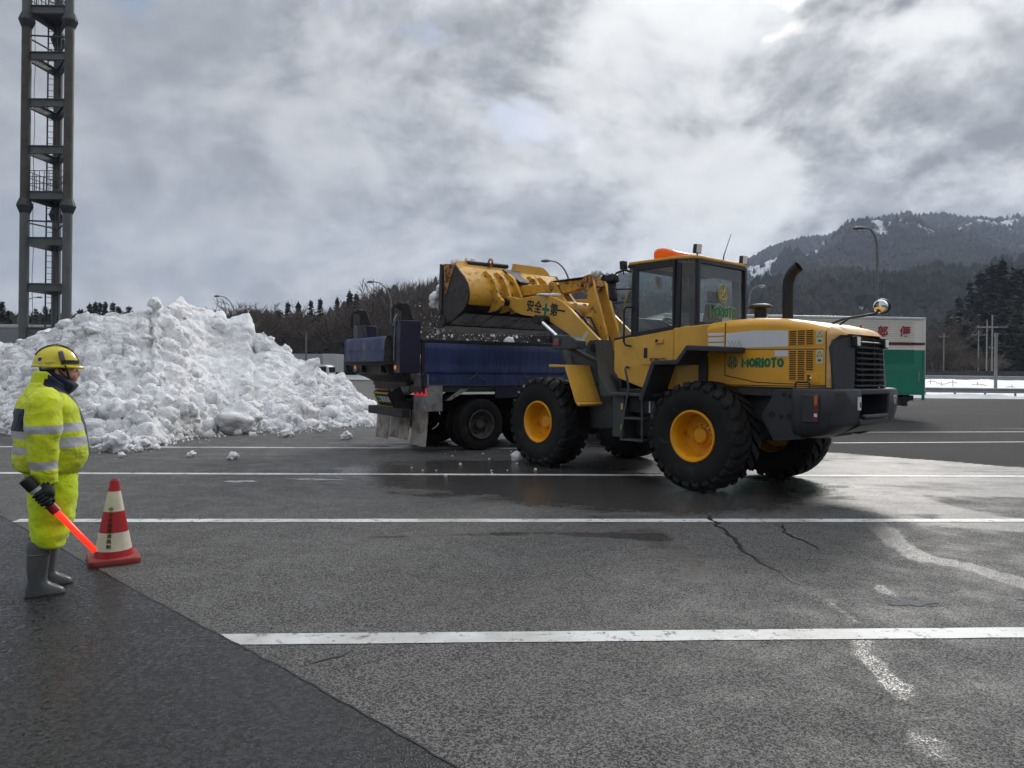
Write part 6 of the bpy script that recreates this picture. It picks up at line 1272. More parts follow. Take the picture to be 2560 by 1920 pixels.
def forest(nm, G, v, n_, hmin, hmax, mat, lab, fall=None, vmax=1.02, wide=.40, sides=5):
    """a far wood that reads as one mass: thousands of small ragged spires on the slope"""
    ny_, nx_ = G.shape[:2]; AV, AF, off_ = [], [], 0
    vi = rng.random(n_) * min(vmax, v[-1]); row = np.interp(vi, v, np.arange(len(v))); cx_ = rng.random(n_) * (nx_ - 1.01); r0_, c0_ = np.minimum(row.astype(int), ny_ - 2), cx_.astype(int); fr, fc_ = row - r0_, cx_ - c0_
    p = (G[r0_, c0_] * ((1 - fr) * (1 - fc_))[:, None] + G[r0_ + 1, c0_] * (fr * (1 - fc_))[:, None] + G[r0_, c0_ + 1] * ((1 - fr) * fc_)[:, None] + G[r0_ + 1, c0_ + 1] * (fr * fc_)[:, None])
    keep = np.ones(n_, bool)
    if fall is not None: keep = rng.random(n_) > fall[r0_, c0_]
    p = p[keep]; n_ = len(p); h = rng.uniform(hmin, hmax, n_) * (.75 + .5 * vnoise(p / 60.0, 2)); rd_ = h * wide * rng.uniform(.7, 1.3, n_)
    lv = ((-.05, .55), (.25, 1.0), (.6, .62), (.85, .28))
    ang = np.linspace(0, 2 * np.pi, sides + 1)[:-1]; VV = np.zeros((n_, len(lv) * sides + 1, 3)); a0_ = rng.uniform(0, 6.28, n_)
    for j, (zf, rf) in enumerate(lv):
        for k in range(sides):
            jr = rng.uniform(.6, 1.35, n_); VV[:, j * sides + k, 0] = p[:, 0] + rd_ * rf * jr * np.cos(ang[k] + a0_); VV[:, j * sides + k, 1] = p[:, 1] + rd_ * rf * jr * np.sin(ang[k] + a0_); VV[:, j * sides + k, 2] = p[:, 2] + h * (zf + rng.uniform(-.07, .07, n_))
    VV[:, -1] = p; VV[:, -1, 2] += h * rng.uniform(.95, 1.1, n_)
    fs = []
    for j in range(len(lv) - 1):
        for k in range(sides): a = j * sides + k; b = j * sides + (k + 1) % sides; fs += [(a, b, b + sides), (a, b + sides, a + sides)]
    for k in range(sides): fs.append(((len(lv) - 1) * sides + k, (len(lv) - 1) * sides + (k + 1) % sides, len(lv) * sides))
    fs = np.array(fs); F_ = (fs[None] + (np.arange(n_) * (len(lv) * sides + 1))[:, None, None]).reshape(-1, 3)
    m = bpy.data.meshes.new(nm); m.from_pydata(VV.reshape(-1, 3).tolist(), [], F_.tolist()); m.materials.append(mat); o = bpy.data.objects.new(nm, m); col.objects.link(o); tag(o, lab, 'forest', kind='stuff'); return o
def bare_wood(nm, G, v, n_, hmin, hmax, mat, lab, wt=None, vmin=0, vmax=1.0, tw=.16):
    """leafless wood: each tree a few slim forked sticks"""
    ny_, nx_ = G.shape[:2]; vi = vmin + rng.random(n_) * (vmax - vmin); row = np.interp(vi, v, np.arange(len(v))); cx_ = rng.random(n_) * (nx_ - 1.01); r0_, c0_ = np.minimum(row.astype(int), ny_ - 2), cx_.astype(int)
    p = G[r0_, c0_] + (G[r0_ + 1, c0_] - G[r0_, c0_]) * (row - r0_)[:, None] + (G[r0_, c0_ + 1] - G[r0_, c0_]) * (cx_ - c0_)[:, None]
    if wt is not None: p = p[rng.random(n_) < wt[r0_, c0_]]
    n_ = len(p); h = rng.uniform(hmin, hmax, n_); VV, FF, o_ = [], [], 0
    for k in range(9):
        base = p.copy(); z0 = 0 if k == 0 else rng.uniform(.25, .6, n_); lean = rng.normal(0, .05 if k == 0 else .33, (n_, 2)); base[:, 2] += z0 * h
        L = h * (1 if k == 0 else rng.uniform(.3, .55, n_)); tip = base + np.stack([lean[:, 0] * L, lean[:, 1] * L, L * (1 if k == 0 else .85)], 1); w_ = h * (.014 if k == 0 else .008) * tw / .16
        a = rng.uniform(0, 3.14, n_); dxy = np.stack([np.cos(a), np.sin(a) * .3, np.zeros(n_)], 1) * w_[:, None]
        VV.append(np.stack([base - dxy, base + dxy, tip], 1).reshape(-1, 3)); FF.append(np.arange(n_ * 3).reshape(-1, 3) + o_); o_ += n_ * 3
    m = bpy.data.meshes.new(nm); m.from_pydata(np.concatenate(VV).tolist(), [], np.concatenate(FF).tolist()); m.materials.append(mat); o = bpy.data.objects.new(nm, m); col.objects.link(o); tag(o, lab, 'forest', kind='stuff')
def leaf_mat(name, a, b, sc_=.08, rough=.9):
    m = bpy.data.materials.new(name); m.use_nodes = True; n = NT(m.node_tree); g_ = n.n('ShaderNodeNewGeometry'); co = g_.outputs['Position']
    f = n.math('ADD', n.math('MULTIPLY', n.noise(co, sc_, 5, .7), .75), n.math('MULTIPLY', n.noise(co, sc_ * 9, 2, .6), .25)); c = n.mix(n.ss(f, .35, .68), a, b)
    bs_ = n.n('ShaderNodeBsdfPrincipled', ins={'Base Color': c, 'Roughness': rough, 'Specular IOR Level': .1}); n.n('ShaderNodeOutputMaterial', ins={'Surface': bs_.outputs[0]}); return m
CONI = leaf_mat('conifer_far', (.013, .017, .016), (.064, .058, .050), .012); CONM = leaf_mat('conifer_mid', (.012, .017, .012), (.034, .042, .028), .05); BARE = leaf_mat('bare_twigs', (.060, .046, .038), (.120, .094, .076), .1); BARF = leaf_mat('bare_far', (.05, .043, .042), (.085, .075, .072), .02)
far_sky = [(a, b + 7) for a, b in [(1180, 640), (1290, 602), (1400, 596), (1500, 588), (1590, 572), (1625, 552), (1660, 532), (1700, 520), (1745, 514), (1790, 506), (1820, 500), (1850, 488), (1895, 475), (1945, 468), (2000, 472), (2060, 468), (2120, 470), (2180, 474), (2230, 476), (2400, 470), (2600, 500)]]
HL = hill_mat('hill_far', (.042, .040, .038), (.085, .075, .068), .8)
G, v, sn = ridge('hill', far_sky, 420, 1250, 0, HL, 3, 300, 110, .13, [(1960, .76, 34, .14, 1.4), (1905, .66, 32, .14, 1.3), (1720, .66, 70, .16, 1.2), (1800, .78, 60, .14, .95), (2120, .55, 36, .08, .8), (1650, .55, 40, .14, 1.1), (1870, .30, 26, .06, .9), (2010, .55, 30, .07, .7), (2150, .88, 70, .07, .8), (2060, .8, 60, .1, .6)])
forest('far_forest', G, v, 38000, 5, 10, CONI, 'dark conifer forest covering the far mountain', np.clip(.22 + sn * 1.3, 0, .96)); bare_wood('bare_forest', G, v, 18000, 7, 11, BARF, 'leafless wood standing in the snow patches of the mountain', np.clip(.22 + sn * 1.2, .06, 1), .1, 1.02)
mid_sky = [(a, b + 20) for a, b in [(1150, 668), (1290, 640), (1400, 632), (1500, 640), (1600, 632), (1660, 612), (1720, 598), (1790, 592), (1850, 588), (1900, 596), (1960, 588), (2020, 578), (2080, 590), (2140, 580), (2230, 560), (2450, 560), (2700, 600)]]
G2, v2, sn2 = ridge('hill', mid_sky, 190, 480, 0, hill_mat('hill_mid', (.020, .020, .017), (.035, .034, .028), .8), 8, 200, 60, .12, [(1870, .42, 26, .05, 1.0), (2030, .5, 20, .04, .4)]); forest('mid_forest', G2, v2, 13000, 6, 10, CONI, 'dark forest on the lower slope behind the box truck', np.clip(sn2 * 1.3, 0, .9)); 
left_sky = [(a, b + (38 if a < 740 else 25)) for a, b in [(-500, 668), (-100, 676), (0, 672), (100, 680), (200, 676), (300, 680), (380, 690), (480, 680), (560, 668), (640, 676), (700, 672), (760, 650), (800, 636), (860, 616), (920, 610), (980, 606), (1050, 614), (1120, 622), (1200, 630), (1300, 640), (1420, 668)]]
G3, v3, _ = ridge('hill', left_sky, 128, 300, 0, hill_mat('hill_near', (.030, .025, .020), (.055, .045, .035)), 12, 200, 50, .04); forest('wood', G3, v3, 1500, 4, 8, CONM, 'evergreen undergrowth on the hill behind the snow heap', None, 1.0, .4); bare_wood('bare_wood', G3, v3, 5200, 6, 10, BARE, 'leafless brown wood on the hill behind the dump truck', None, .0, 1.0, .22)

# ---- single trees
BARK = pbr('bark', (.045, .036, .030), .95, var=.3, vs_=2)
def conifer_mesh(seed, H_, R0, dens=1.0, open_=.0):
    r = random.Random(seed); mb = MB(); z = H_ * (.06 + open_)
    while z < H_ * .985:
        f = z / H_; rad = R0 * (1 - f) ** .72 * (.72 + .5 * r.random()) * min(1, .55 + f * 3); nb = max(3, int(7 * (1 - f * .4) * dens))
        for b in range(nb):
            a = r.uniform(0, 6.283); L = rad * r.uniform(.55, 1.1); d = Vector((math.cos(a), math.sin(a), 0)); side = Vector((-d.y, d.x, 0)); ns = max(2, int(L / .42))
            for s in range(ns):
                t_ = (s + .4) / ns; sz = H_ * .030 * (1.15 - .5 * t_) * r.uniform(.7, 1.35); p = d * (L * t_) + Vector((0, 0, z - .28 * L * t_ * t_ + r.uniform(-.2, .2))) + side * r.uniform(-.25, .25) * L * .4
                u = (side * r.uniform(.6, 1) + Vector((0, 0, r.uniform(-.6, .3)))).normalized() * sz; w_ = (d * r.uniform(.3, 1) + Vector((0, 0, r.uniform(-.9, .4)))).normalized() * sz
                mb.add([p - u, p + w_ * .7, p + u, p - w_ * .6 + Vector((0, 0, -.4 * sz))], [(0, 1, 2), (0, 2, 3)])
        z += H_ * .022 * r.uniform(.7, 1.3)
    p = Vector((0, 0, H_)); mb.add([p + Vector((0, 0, .3)), p + Vector((.12, 0, -.6)), p + Vector((-.1, .1, -.6))], [(0, 1, 2)])
    return mb
def bare_mesh(seed, H_, spread=.55, lev=6):
    r = random.Random(seed); mb = MB()
    def grow(p, d, L, rad, k):
        q = p + d * L; mid_ = p.lerp(q, .5) + Vector((r.uniform(-1, 1), r.uniform(-1, 1), r.uniform(-.5, .5))) * L * .06
        mb.tube([p, mid_, q], [rad, rad * .85, rad * .68], 4 if k > 1 else 7, False)
        if k >= lev: return
        for _ in range(3 if k < lev - 1 else 4):
            nd = (d + Vector((r.gauss(0, spread), r.gauss(0, spread), r.gauss(.12, spread * .6)))).normalized(); grow(p.lerp(q, r.uniform(.55, 1.0)), nd, L * r.uniform(.58, .82), max(rad * .58, .012), k + 1)
    for _ in range(r.choice((2, 3))): grow(Vector((r.uniform(-.2, .2), r.uniform(-.2, .2), -.2)), Vector((r.gauss(0, .16), r.gauss(0, .16), 1)).normalized(), H_ * .30, H_ * .014, 1)
    return mb
CMAT = leaf_mat('conifer_near', (.012, .017, .011), (.050, .060, .036), .4); BMAT = leaf_mat('bare_near', (.075, .058, .048), (.150, .118, .098), .3)
cproto = []
for k in range(5):
    H_ = 10.0; me = conifer_mesh(40 + k, H_, (2.3, 2.8, 1.9, 3.2, 2.5)[k], (1.2, 1.0, 1.3, 1.1, .9)[k]).mesh('crown', 0); me.materials.append(CMAT); tk = MB(); tk.tube([(0, 0, -.5), (.05, 0, H_ * .5), (0, 0, H_ * .97)], [.20, .13, .02], 8); tme = tk.mesh('trunk'); tme.materials.append(BARK); cproto.append((me, tme, H_))
bproto = []
for k in range(4):
    mb = bare_mesh(70 + k, 8.0, (.42, .5, .58, .36)[k], 6); me = mb.mesh('branches', 0); me.materials.append(BMAT); tk = MB(); tk.tube([(0, 0, -.4), (.1, 0, 1.2), (0, .1, 2.6)], [.13, .10, .05], 8); tme = tk.mesh('trunk'); tme.materials.append(BARK); bproto.append((me, tme, max(v_[2] for v_ in mb.v)))
def plant(nm, protos, k, x, y, z, H_, lab, grp, cat='tree', wid=1.0):
    me, tme, h0 = protos[k]; s = H_ / h0; o = thing(nm, lab, cat, (x, y, z), random.uniform(0, 6.28), grp); o.scale = (s * wid, s * wid, s)
    for n_, m_ in (('crown', me), ('trunk', tme)): c_ = bpy.data.objects.new(n_, m_); col.objects.link(c_); c_.parent = o
def by_top(px, ytop, d, zg=0.0): t = at(px * K, ytop * K, d); return t.x, t.y, zg, t.z - zg
random.seed(11)
# conifers on the left skyline and right of the heap (preview pixels of their tips)
for i, (px, yt, d, k, wd, lab) in enumerate(((4, 650, 120, 0, 1.2, 'dark conifer at the left edge beyond the shed'), (16, 672, 126, 1, 1.2, 'low conifer beside the one at the left edge'), (60, 679, 140, 3, 1.3, 'round-topped conifer behind the tower columns'), (78, 668, 140, 4, 1.1, 'conifer showing between the tower ladder and column'), (98, 662, 138, 2, 1.2, 'slim conifer behind the tower ladder'), (112, 664, 150, 0, 1.2, 'conifer just right of the tower ladder'),
        (172, 668, 170, 3, 1.3, 'broad conifer on the left skyline right of the tower'), (194, 655, 172, 0, 1.2, 'conifer on the left skyline, second after the tower'), (206, 653, 172, 2, 1.2, 'pointed conifer on the left skyline'), (216, 655, 172, 4, 1.2, 'middle conifer of the left skyline row'), (228, 652, 174, 2, 1.1, 'slimmest conifer of the left skyline row'), (244, 653, 172, 0, 1.3, 'dense conifer near the end of the left skyline row'), (256, 663, 172, 1, 1.3, 'lower conifer near the end of the left skyline row'), (278, 660, 165, 3, 1.3, 'last conifer of the left skyline row'),
        (622, 654, 116, 4, 1.1, 'dark conifer behind the right shoulder of the heap'), (645, 652, 120, 0, 1.2, 'broad conifer beside the bare trees behind the heap'), (602, 668, 112, 3, 1.3, 'low wide conifer behind the heap shoulder'), (672, 650, 122, 1, 1.0, 'left conifer of a close pair above the hedge'), (692, 646, 121, 4, 1.0, 'right conifer of a close pair above the hedge'), (728, 642, 125, 0, .9, 'pointed conifer left of the tallest one'), (756, 628, 118, 2, 1.0, 'tallest conifer behind the dump truck tailgate'), (770, 636, 121, 1, 1.1, 'conifer touching the tallest one on its right'), (745, 660, 118, 3, 1.1, 'low conifer below the tallest one'), (772, 716, 106, 3, 1.5, 'dark evergreen shrub behind the truck tailgate'), (755, 726, 108, 3, 1.6, 'dark evergreen shrub beside the far lorry'))):
    x, y, z, H_ = by_top(px, yt, d); plant('conifer', cproto, k, x, y, z, H_, lab, 'conifers behind the snow heap', wid=wd * 1.15)
for i, (px, yt, d, k, wd, lab) in enumerate(((500, 668, 108, 0, 1.2, 'bare tree behind the crest of the heap'), (528, 645, 104, 1, 1.3, 'spreading bare tree under the street lamp arm'), (556, 642, 105, 2, 1.3, 'bushy bare tree behind the heap'), (586, 646, 104, 0, 1.3, 'bare tree with upswept twigs behind the heap'), (612, 652, 110, 3, 1.2, 'thin bare tree between two conifers'), (665, 690, 108, 2, 1.4, 'brown bare tree above the far lorry'), (690, 685, 106, 1, 1.4, 'wide bare tree behind the far lorry'), (716, 690, 104, 3, 1.4, 'many-stemmed bare tree beside the truck tailgate'), (740, 680, 104, 0, 1.4, 'bare tree standing behind the truck tailgate'), (640, 700, 106, 0, 1.4, 'low bare tree behind the heap slope'), (800, 650, 104, 2, 1.4, 'bare tree below the hilltop wood'), (835, 625, 108, 1, 1.5, 'tall bare tree behind the street lamp pole'), (862, 612, 112, 0, 1.5, 'bare tree on the brow of the brown hill'), (890, 605, 112, 2, 1.5, 'broad bare tree on the brow of the brown hill'), (918, 608, 115, 3, 1.5, 'bare tree on the hill beside the bucket'), (945, 612, 115, 1, 1.5, 'bare tree on the hill partly hidden by the bucket'), (770, 665, 106, 1, 1.4, 'bare tree in front of the tallest conifer'), (820, 680, 104, 0, 1.5, 'low spreading bare tree behind the truck posts'), (880, 670, 106, 3, 1.5, 'bare tree behind the blue truck post'), (420, 672, 118, 2, 1.3, 'bare tree peeping over the heap'))):
    x, y, z, H_ = by_top(px, yt, d); plant('bare_tree', bproto, k, x, y, z, H_, lab, 'bare trees behind the snow heap', wid=wd)
# right: big cedars and bare thicket behind the guardrails
for i, (px, yt, d, k, wd, lab) in enumerate(((2052, 668, 150, 3, 1.1, 'outermost cedar of the tall grove beyond the guardrail'), (2072, 640, 146, 0, 1.0, 'cedar left of the leaning gap in the grove'), (2096, 612, 142, 2, .9, 'slim cedar in the gap of the grove'), (2118, 588, 138, 1, 1.1, 'tall cedar left of the summit tree of the grove'), (2142, 570, 136, 3, 1.1, 'cedar next to the summit tree of the grove'), (2166, 562, 134, 0, 1.1, 'summit cedar, the tallest of the grove'), (2196, 574, 132, 4, 1.1, 'cedar right of the summit tree'), (2222, 570, 130, 1, 1.1, 'cedar at the end of the grove'), (2130, 660, 118, 3, 1.2, 'lower cedar in front of the grove'), (2165, 640, 116, 0, 1.2, 'full cedar in front of the summit tree'), (2200, 640, 112, 4, 1.2, 'low cedar in front of the grove end'), (2085, 700, 124, 1, 1.2, 'small cedar at the foot of the grove'), (2245, 600, 118, 3, 1.2, 'cedar past the concrete post'), (2180, 700, 106, 1, 1.3, 'dark young cedar behind the concrete post'), (2215, 700, 104, 3, 1.4, 'young cedar beside the concrete post'))):
    x, y, z, H_ = by_top(px, yt, d, 1.0); plant('cedar', cproto, k, x, y, z, H_, lab, 'cedars beyond the guardrail', wid=wd * 1.55)
for i, (px, yt, d, k, wd, lab) in enumerate(((2010, 740, 104, 2, 1.6, 'bare bush beside the box truck rear'), (2030, 726, 108, 0, 1.7, 'bare bush below the thin utility pole'), (2052, 732, 102, 1, 1.7, 'bare bush in the middle of the thicket'), (2075, 745, 100, 3, 1.7, 'low bare bush left of the pole pair'), (2098, 752, 98, 2, 1.8, 'wide bare bush under the pole pair'), (2122, 760, 96, 0, 1.8, 'bare bush right of the pole pair'), (2146, 768, 94, 1, 1.8, 'last bare bush of the thicket'), (2040, 705, 126, 3, 1.4, 'taller bare tree at the back of the thicket'), (2064, 690, 128, 1, 1.3, 'bare tree before the grove edge'), (2105, 650, 126, 2, 1.0, 'pale bare tree leaning in front of the cedars'))):
    x, y, z, H_ = by_top(px, yt, d, 1.0); plant('bare_bush', bproto, k, x, y, z, H_, lab, 'bare thicket beyond the guardrail', 'bush', wid=wd)

# ---- damp winter air that greys out the far slopes
mb = MB(); mb.bb(-2350, 2350, -330, 2430, -1, 440); hz_m = bpy.data.materials.new('haze'); hz_m.use_nodes = True; n = NT(hz_m.node_tree)
pv = n.n('ShaderNodeVolumePrincipled', ins={'Color': (.64, .77, 1.0), 'Density': .00024, 'Anisotropy': .3}); n.n('ShaderNodeOutputMaterial', ins={'Volume': pv.outputs[0]})
tag(mb.build('haze', hz_m, None, smooth=0), kind='stuff')
# ================================================================== worker, baton, cone
HV = pbr('hi_vis_yellow', (.52, .62, .02), .65, var=.10, vs_=3, bump=.006, bs=9, dirt=((.13, .13, .03), .69, 3.2))
def cloth_mat(name, base, smudge=None, fold=.012):
    m = bpy.data.materials.new(name); m.use_nodes = True; n = NT(m.node_tree); co = n.n('ShaderNodeTexCoord').outputs['Object']
    c = n.mix(n.ss(n.noise(co, 5.0, 5, .6), .3, .7), tuple(q * .86 for q in base), tuple(min(1, q * 1.08) for q in base))
    if smudge: c = n.mix(n.math('MULTIPLY', n.ss(n.noise(co, 3.4, 7, .72, .5), .555, .70), .8), c, smudge)
    b = n.n('ShaderNodeBsdfPrincipled', ins={'Base Color': c, 'Roughness': .75, 'Specular IOR Level': .25, 'Sheen Weight': .2})
    rg = n.math('ABSOLUTE', n.math('SUBTRACT', n.noise(n.mapping(co, (5, 5, 6.5), rot=(.4, .7, .2)), 1.0, 3, .5, 1.6), .5)); h = n.math('ADD', n.math('MULTIPLY', n.ss(rg, .0, .25), .28), n.noise(n.mapping(co, (11, 11, 9)), 1.0, 4, .55, .8)); n.set(b.inputs['Normal'], n.bump(h, .8, fold)); n.n('ShaderNodeOutputMaterial', ins={'Surface': b.outputs[0]}); return m
HVJ = cloth_mat('jacket_yellow', (.57, .66, .016), (.12, .13, .02), .016); HVT = cloth_mat('trouser_yellow', (.56, .74, .008), None, .016); NVY = cloth_mat('navy_cloth', (.008, .012, .038), None, .015); SLV = cloth_mat('reflective_tape', (.42, .42, .44), (.22, .22, .20), .010)
BOOT = pbr('boot_rubber', (.085, .092, .092), .36, var=.12, vs_=6, bump=.002, bs=20, dirt=((.12, .12, .11), .66, 8)); SOLE = pbr('boot_sole', (.018, .018, .018), .6); GLV = pbr('glove_black', (.010, .010, .011), .75, bump=.002, bs=150); SKIN = pbr('skin', (.52, .27, .19), .5, var=.12, vs_=14, sss=.15); HEL = pbr('helmet_yellow', (.66, .56, .012), .28, var=.05, coat=.4)
PXM = .4221 / 362.0                                                     # metres per pixel of the measuring crop
pf = gnd(114, 1487)
person = thing('person', 'worker in yellow rain suit, helmet and grey rubber boots watching the loader', 'person', (pf.x - .045, pf.y + .10, 0), R_(33))
zx = lambda x: (x - 290) * PXM * .85
zy = lambda y: (1590 - y) * PXM
# --- body: one continuous surface (head, neck, trunk, limbs) under the clothes
mb = MB()
mb.tube([(.02, 0, .80), (.02, 0, .95), (.03, 0, 1.15), (.0, 0, 1.32), (.0, 0, 1.42)], [.15, .19, .19, .16, .08], 20)
mb.tube([(.0, 0, 1.38), (.03, 0, 1.47), (.05, 0, 1.54)], [.075, .068, .07], 16)
mb.ball((.055, 0, 1.575), 1.0, 3, sc_=(.098, .078, .125)); mb.ball((.095, 0, 1.525), 1.0, 3, sc_=(.068, .060, .075))
mb.ball((.162, 0, 1.535), 1.0, 2, sc_=(.022, .016, .022)); mb.tube([(.147, 0, 1.575), (.167, 0, 1.54)], [.012, .016], 8)
mb.ball((.118, -.045, 1.53), 1.0, 2, sc_=(.042, .030, .042)); mb.ball((.118, .045, 1.53), 1.0, 2, sc_=(.042, .030, .042)); mb.ball((.150, 0, 1.497), 1.0, 2, sc_=(.016, .026, .012)); mb.ball((.132, 0, 1.462), 1.0, 2, sc_=(.026, .03, .022)); mb.tube([(.135, -.05, 1.583), (.152, 0, 1.588), (.135, .05, 1.583)], .012, 8)
for s in (-1, 1):
    mb.ball((.040, s * .083, 1.548), 1.0, 2, sc_=(.020, .012, .034)); mb.ball((.138, s * .03, 1.566), 1.0, 2, sc_=(.012, .014, .010))
    mb.tube([(-.04, s * .10, 1.36), (-.045, s * .21, 1.36), (-.045, s * .285, 1.20), (-.055, s * .275, 1.05), (-.03, s * .285, .92), (-.025, s * .29, .86)], [.08, .075, .06, .05, .036, .028], 12)
    e_ = .05 if s > 0 else 0.0; mb.tube([(.02, s * .10, .86), (.01, s * .115, .70), (-.03 + e_, s * .125, .48), (-.060 + e_, s * .125, .36), (-.060 + e_, s * .125, .20), (-.060 + e_, s * .125, .07)], [.10, .09, .062, .046, .042, .042], 14); mb.tube([(-.075 + e_, s * .125, .055), (.0 + e_, s * .125, .052), (.045 + e_, s * .125, .048)], [.036, .032, .026], 10)
body = mb.build('body', SKIN, person, smooth=180)
r_ = body.modifiers.new('fuse', 'REMESH'); r_.mode = 'VOXEL'; r_.voxel_size = .0085; r_.use_smooth_shade = True
sm_ = body.modifiers.new('soften', 'SMOOTH'); sm_.factor = .5; sm_.iterations = 3
# --- jacket trunk as a loft with tape bands
def oval(cx, cy, z, a, b, n=48, p=2.4, tilt=0.0):
    out = []
    for k in range(n):
        t_ = 2 * math.pi * k / n; c, s = math.cos(t_), math.sin(t_); out.append((cx + a * math.copysign(abs(c) ** (2 / p), c), cy + b * math.copysign(abs(s) ** (2 / p), s), z + tilt * c))
    return out
keys = [(868, 140, 478, .21), (858, 125, 486, .225), (842, 84, 500, .25), (800, 66, 526, .262), (760, 64, 534, .268), (700, 64, 532, .272), (650, 64, 522, .272), (600, 66, 506, .272), (560, 68, 492, .27), (500, 74, 474, .268), (460, 88, 456, .258), (430, 104, 436, .245), (405, 118, 412, .225), (385, 130, 385, .205), (365, 142, 355, .180), (345, 158, 325, .150), (325, 172, 300, .125)]
ky = np.array([k[0] for k in keys][::-1]); L = [np.array([k[j] for k in keys][::-1]) for j in (1, 2, 3)]
yy = np.linspace(868, 325, 84); rings = []; NS = 64
for i, y in enumerate(yy):
    xl, xr, hw = [np.interp(y, ky, a) for a in L]; cx = (zx(xl) + zx(xr)) / 2; a = (zx(xr) - zx(xl)) / 2; rg_ = oval(cx, 0, zy(y), a, hw, NS, 2.35)
    f_ = min(1, max(0, (868 - y) / 40)); q = []
    for k, p in enumerate(rg_):
        v = Vector((p[0] * 6, p[1] * 6, p[2] * 9)); wv = (mnoise.fractal(v * .7, 1, 2, 3) * .011 + .007 * abs(mnoise.noise(Vector((p[0] * 9 + p[2] * 9, p[1] * 7, p[2] * 8 - p[0] * 6))))) * f_ + (.006 * math.sin(k * 2.4) if y > 846 else 0); d = Vector((p[0] - cx, p[1], 0)).normalized(); q.append((p[0] + d.x * wv, p[1] + d.y * wv, p[2] + .006 * mnoise.noise(v)))
    rings.append(q)
def jm(i, k):
    y = yy[i]; t_ = (k + .5) / NS * 2 * math.pi; c = math.cos(t_); front = c > .0
    if -.42 < math.atan2(math.sin(t_), c) < .16: return 1                    # dark zip placket
    if c > -.35:
        if 565 < y < 618 or 652 < y < 708: return 2
    else:
        if 612 < y < 656 or 702 < y < 746: return 2
        if 482 < y <= 612: return 1
    return 0
mb = MB(); mb.loft(rings, True, jm); jk = mb.build('jacket', [HVJ, NVY, SLV], person, smooth=180)
# collar: stands at the back, open and navy-lined in front; snood over the chin
mb = MB(); rings = []
for f, (y, xl, xr, hw) in zip(range(8), ((352, 150, 405, .165), (335, 158, 400, .150), (318, 166, 398, .142), (300, 172, 400, .138), (284, 176, 402, .136), (268, 180, 402, .134), (258, 184, 398, .128), (262, 196, 385, .118))):
    cx = (zx(xl) + zx(xr)) / 2; a = (zx(xr) - zx(xl)) / 2; rings.append([(p[0], p[1], p[2] - (.040 + .065 * f / 7) * max(0, .25 + (p[0] - cx) / a) + .008 * mnoise.noise(Vector((p[0] * 20, p[1] * 20, f * .6)))) for p in oval(cx, 0, zy(y), a, hw, 48, 2.2)])
def cm(i, k): return 1 if abs(math.atan2(math.sin((k + .5) / 48 * 2 * math.pi), math.cos((k + .5) / 48 * 2 * math.pi))) < 1.95 - .07 * i else 0
mb.loft(rings, False, cm); mb.build('collar', [HVJ, NVY], jk, smooth=180)
mb = MB(); rings = []
for y, xl, xr, hw, dz in ((402, 300, 400, .06, 0), (376, 262, 436, .088, 0), (345, 238, 456, .104, .012), (318, 228, 462, .106, .03), (296, 222, 456, .104, .045), (274, 216, 428, .098, .05), (268, 226, 412, .088, .045)):
    cx = (zx(xl) + zx(xr)) / 2; a = (zx(xr) - zx(xl)) / 2; rings.append([(p[0], p[1], p[2] - dz * (p[0] - cx) / a) for p in oval(cx, 0, zy(y), a, hw, 32, 2.2)])
mb.loft(rings); mb.build('snood', NVY, person, smooth=180)
# --- sleeves
for s in (-1, 1):
    mb = MB(); rings = []; ks = [(352, 215, 300, .06), (372, 190, 335, .085), (400, 165, 352, .105), (440, 148, 364, .112), (500, 138, 368, .112), (560, 142, 369, .108), (620, 148, 360, .104), (680, 150, 346, .098), (740, 158, 334, .090), (790, 166, 330, .084), (830, 178, 332, .078), (856, 190, 332, .074), (878, 208, 330, .062), (892, 212, 328, .058), (905, 218, 322, .056)]
    A_ = [np.array([k[j] for k in ks]) for j in range(4)]; ya = np.linspace(352, 905, 60)
    for y in ya:
        xl, xr, r2 = [np.interp(y, A_[0], a) for a in A_[1:]]; cx = (zx(xl) + zx(xr)) / 2; a = (zx(xr) - zx(xl)) / 2; cy = s * np.interp(y, [352, 420, 560, 905], [.175, .215, .262, .292]); ring = []
        for k in range(36):
            t_ = 2 * math.pi * k / 36; p = Vector((cx + a * math.cos(t_), cy + r2 * math.sin(t_), zy(y))); wv = .011 * mnoise.fractal(Vector((p.x * 6, p.y * 6, p.z * 8 + s)), 1, 2, 3) + .011 * mnoise.noise(Vector((p.x * 14 - p.z * 9, p.y * 9, p.z * 13 + p.x * 8))) * (1 if y > 600 else .4) + (.006 * math.sin(k * 2.2) if y > 884 else 0); ring.append((p.x + wv * math.cos(t_), p.y + wv * math.sin(t_), p.z))
        rings.append(ring)
    mb.loft(rings, True, lambda i, k: 2 if (562 < ya[i] < 612 or 772 < ya[i] < 820) else 0); mb.build('sleeve', [HVJ, NVY, SLV], jk, smooth=180)
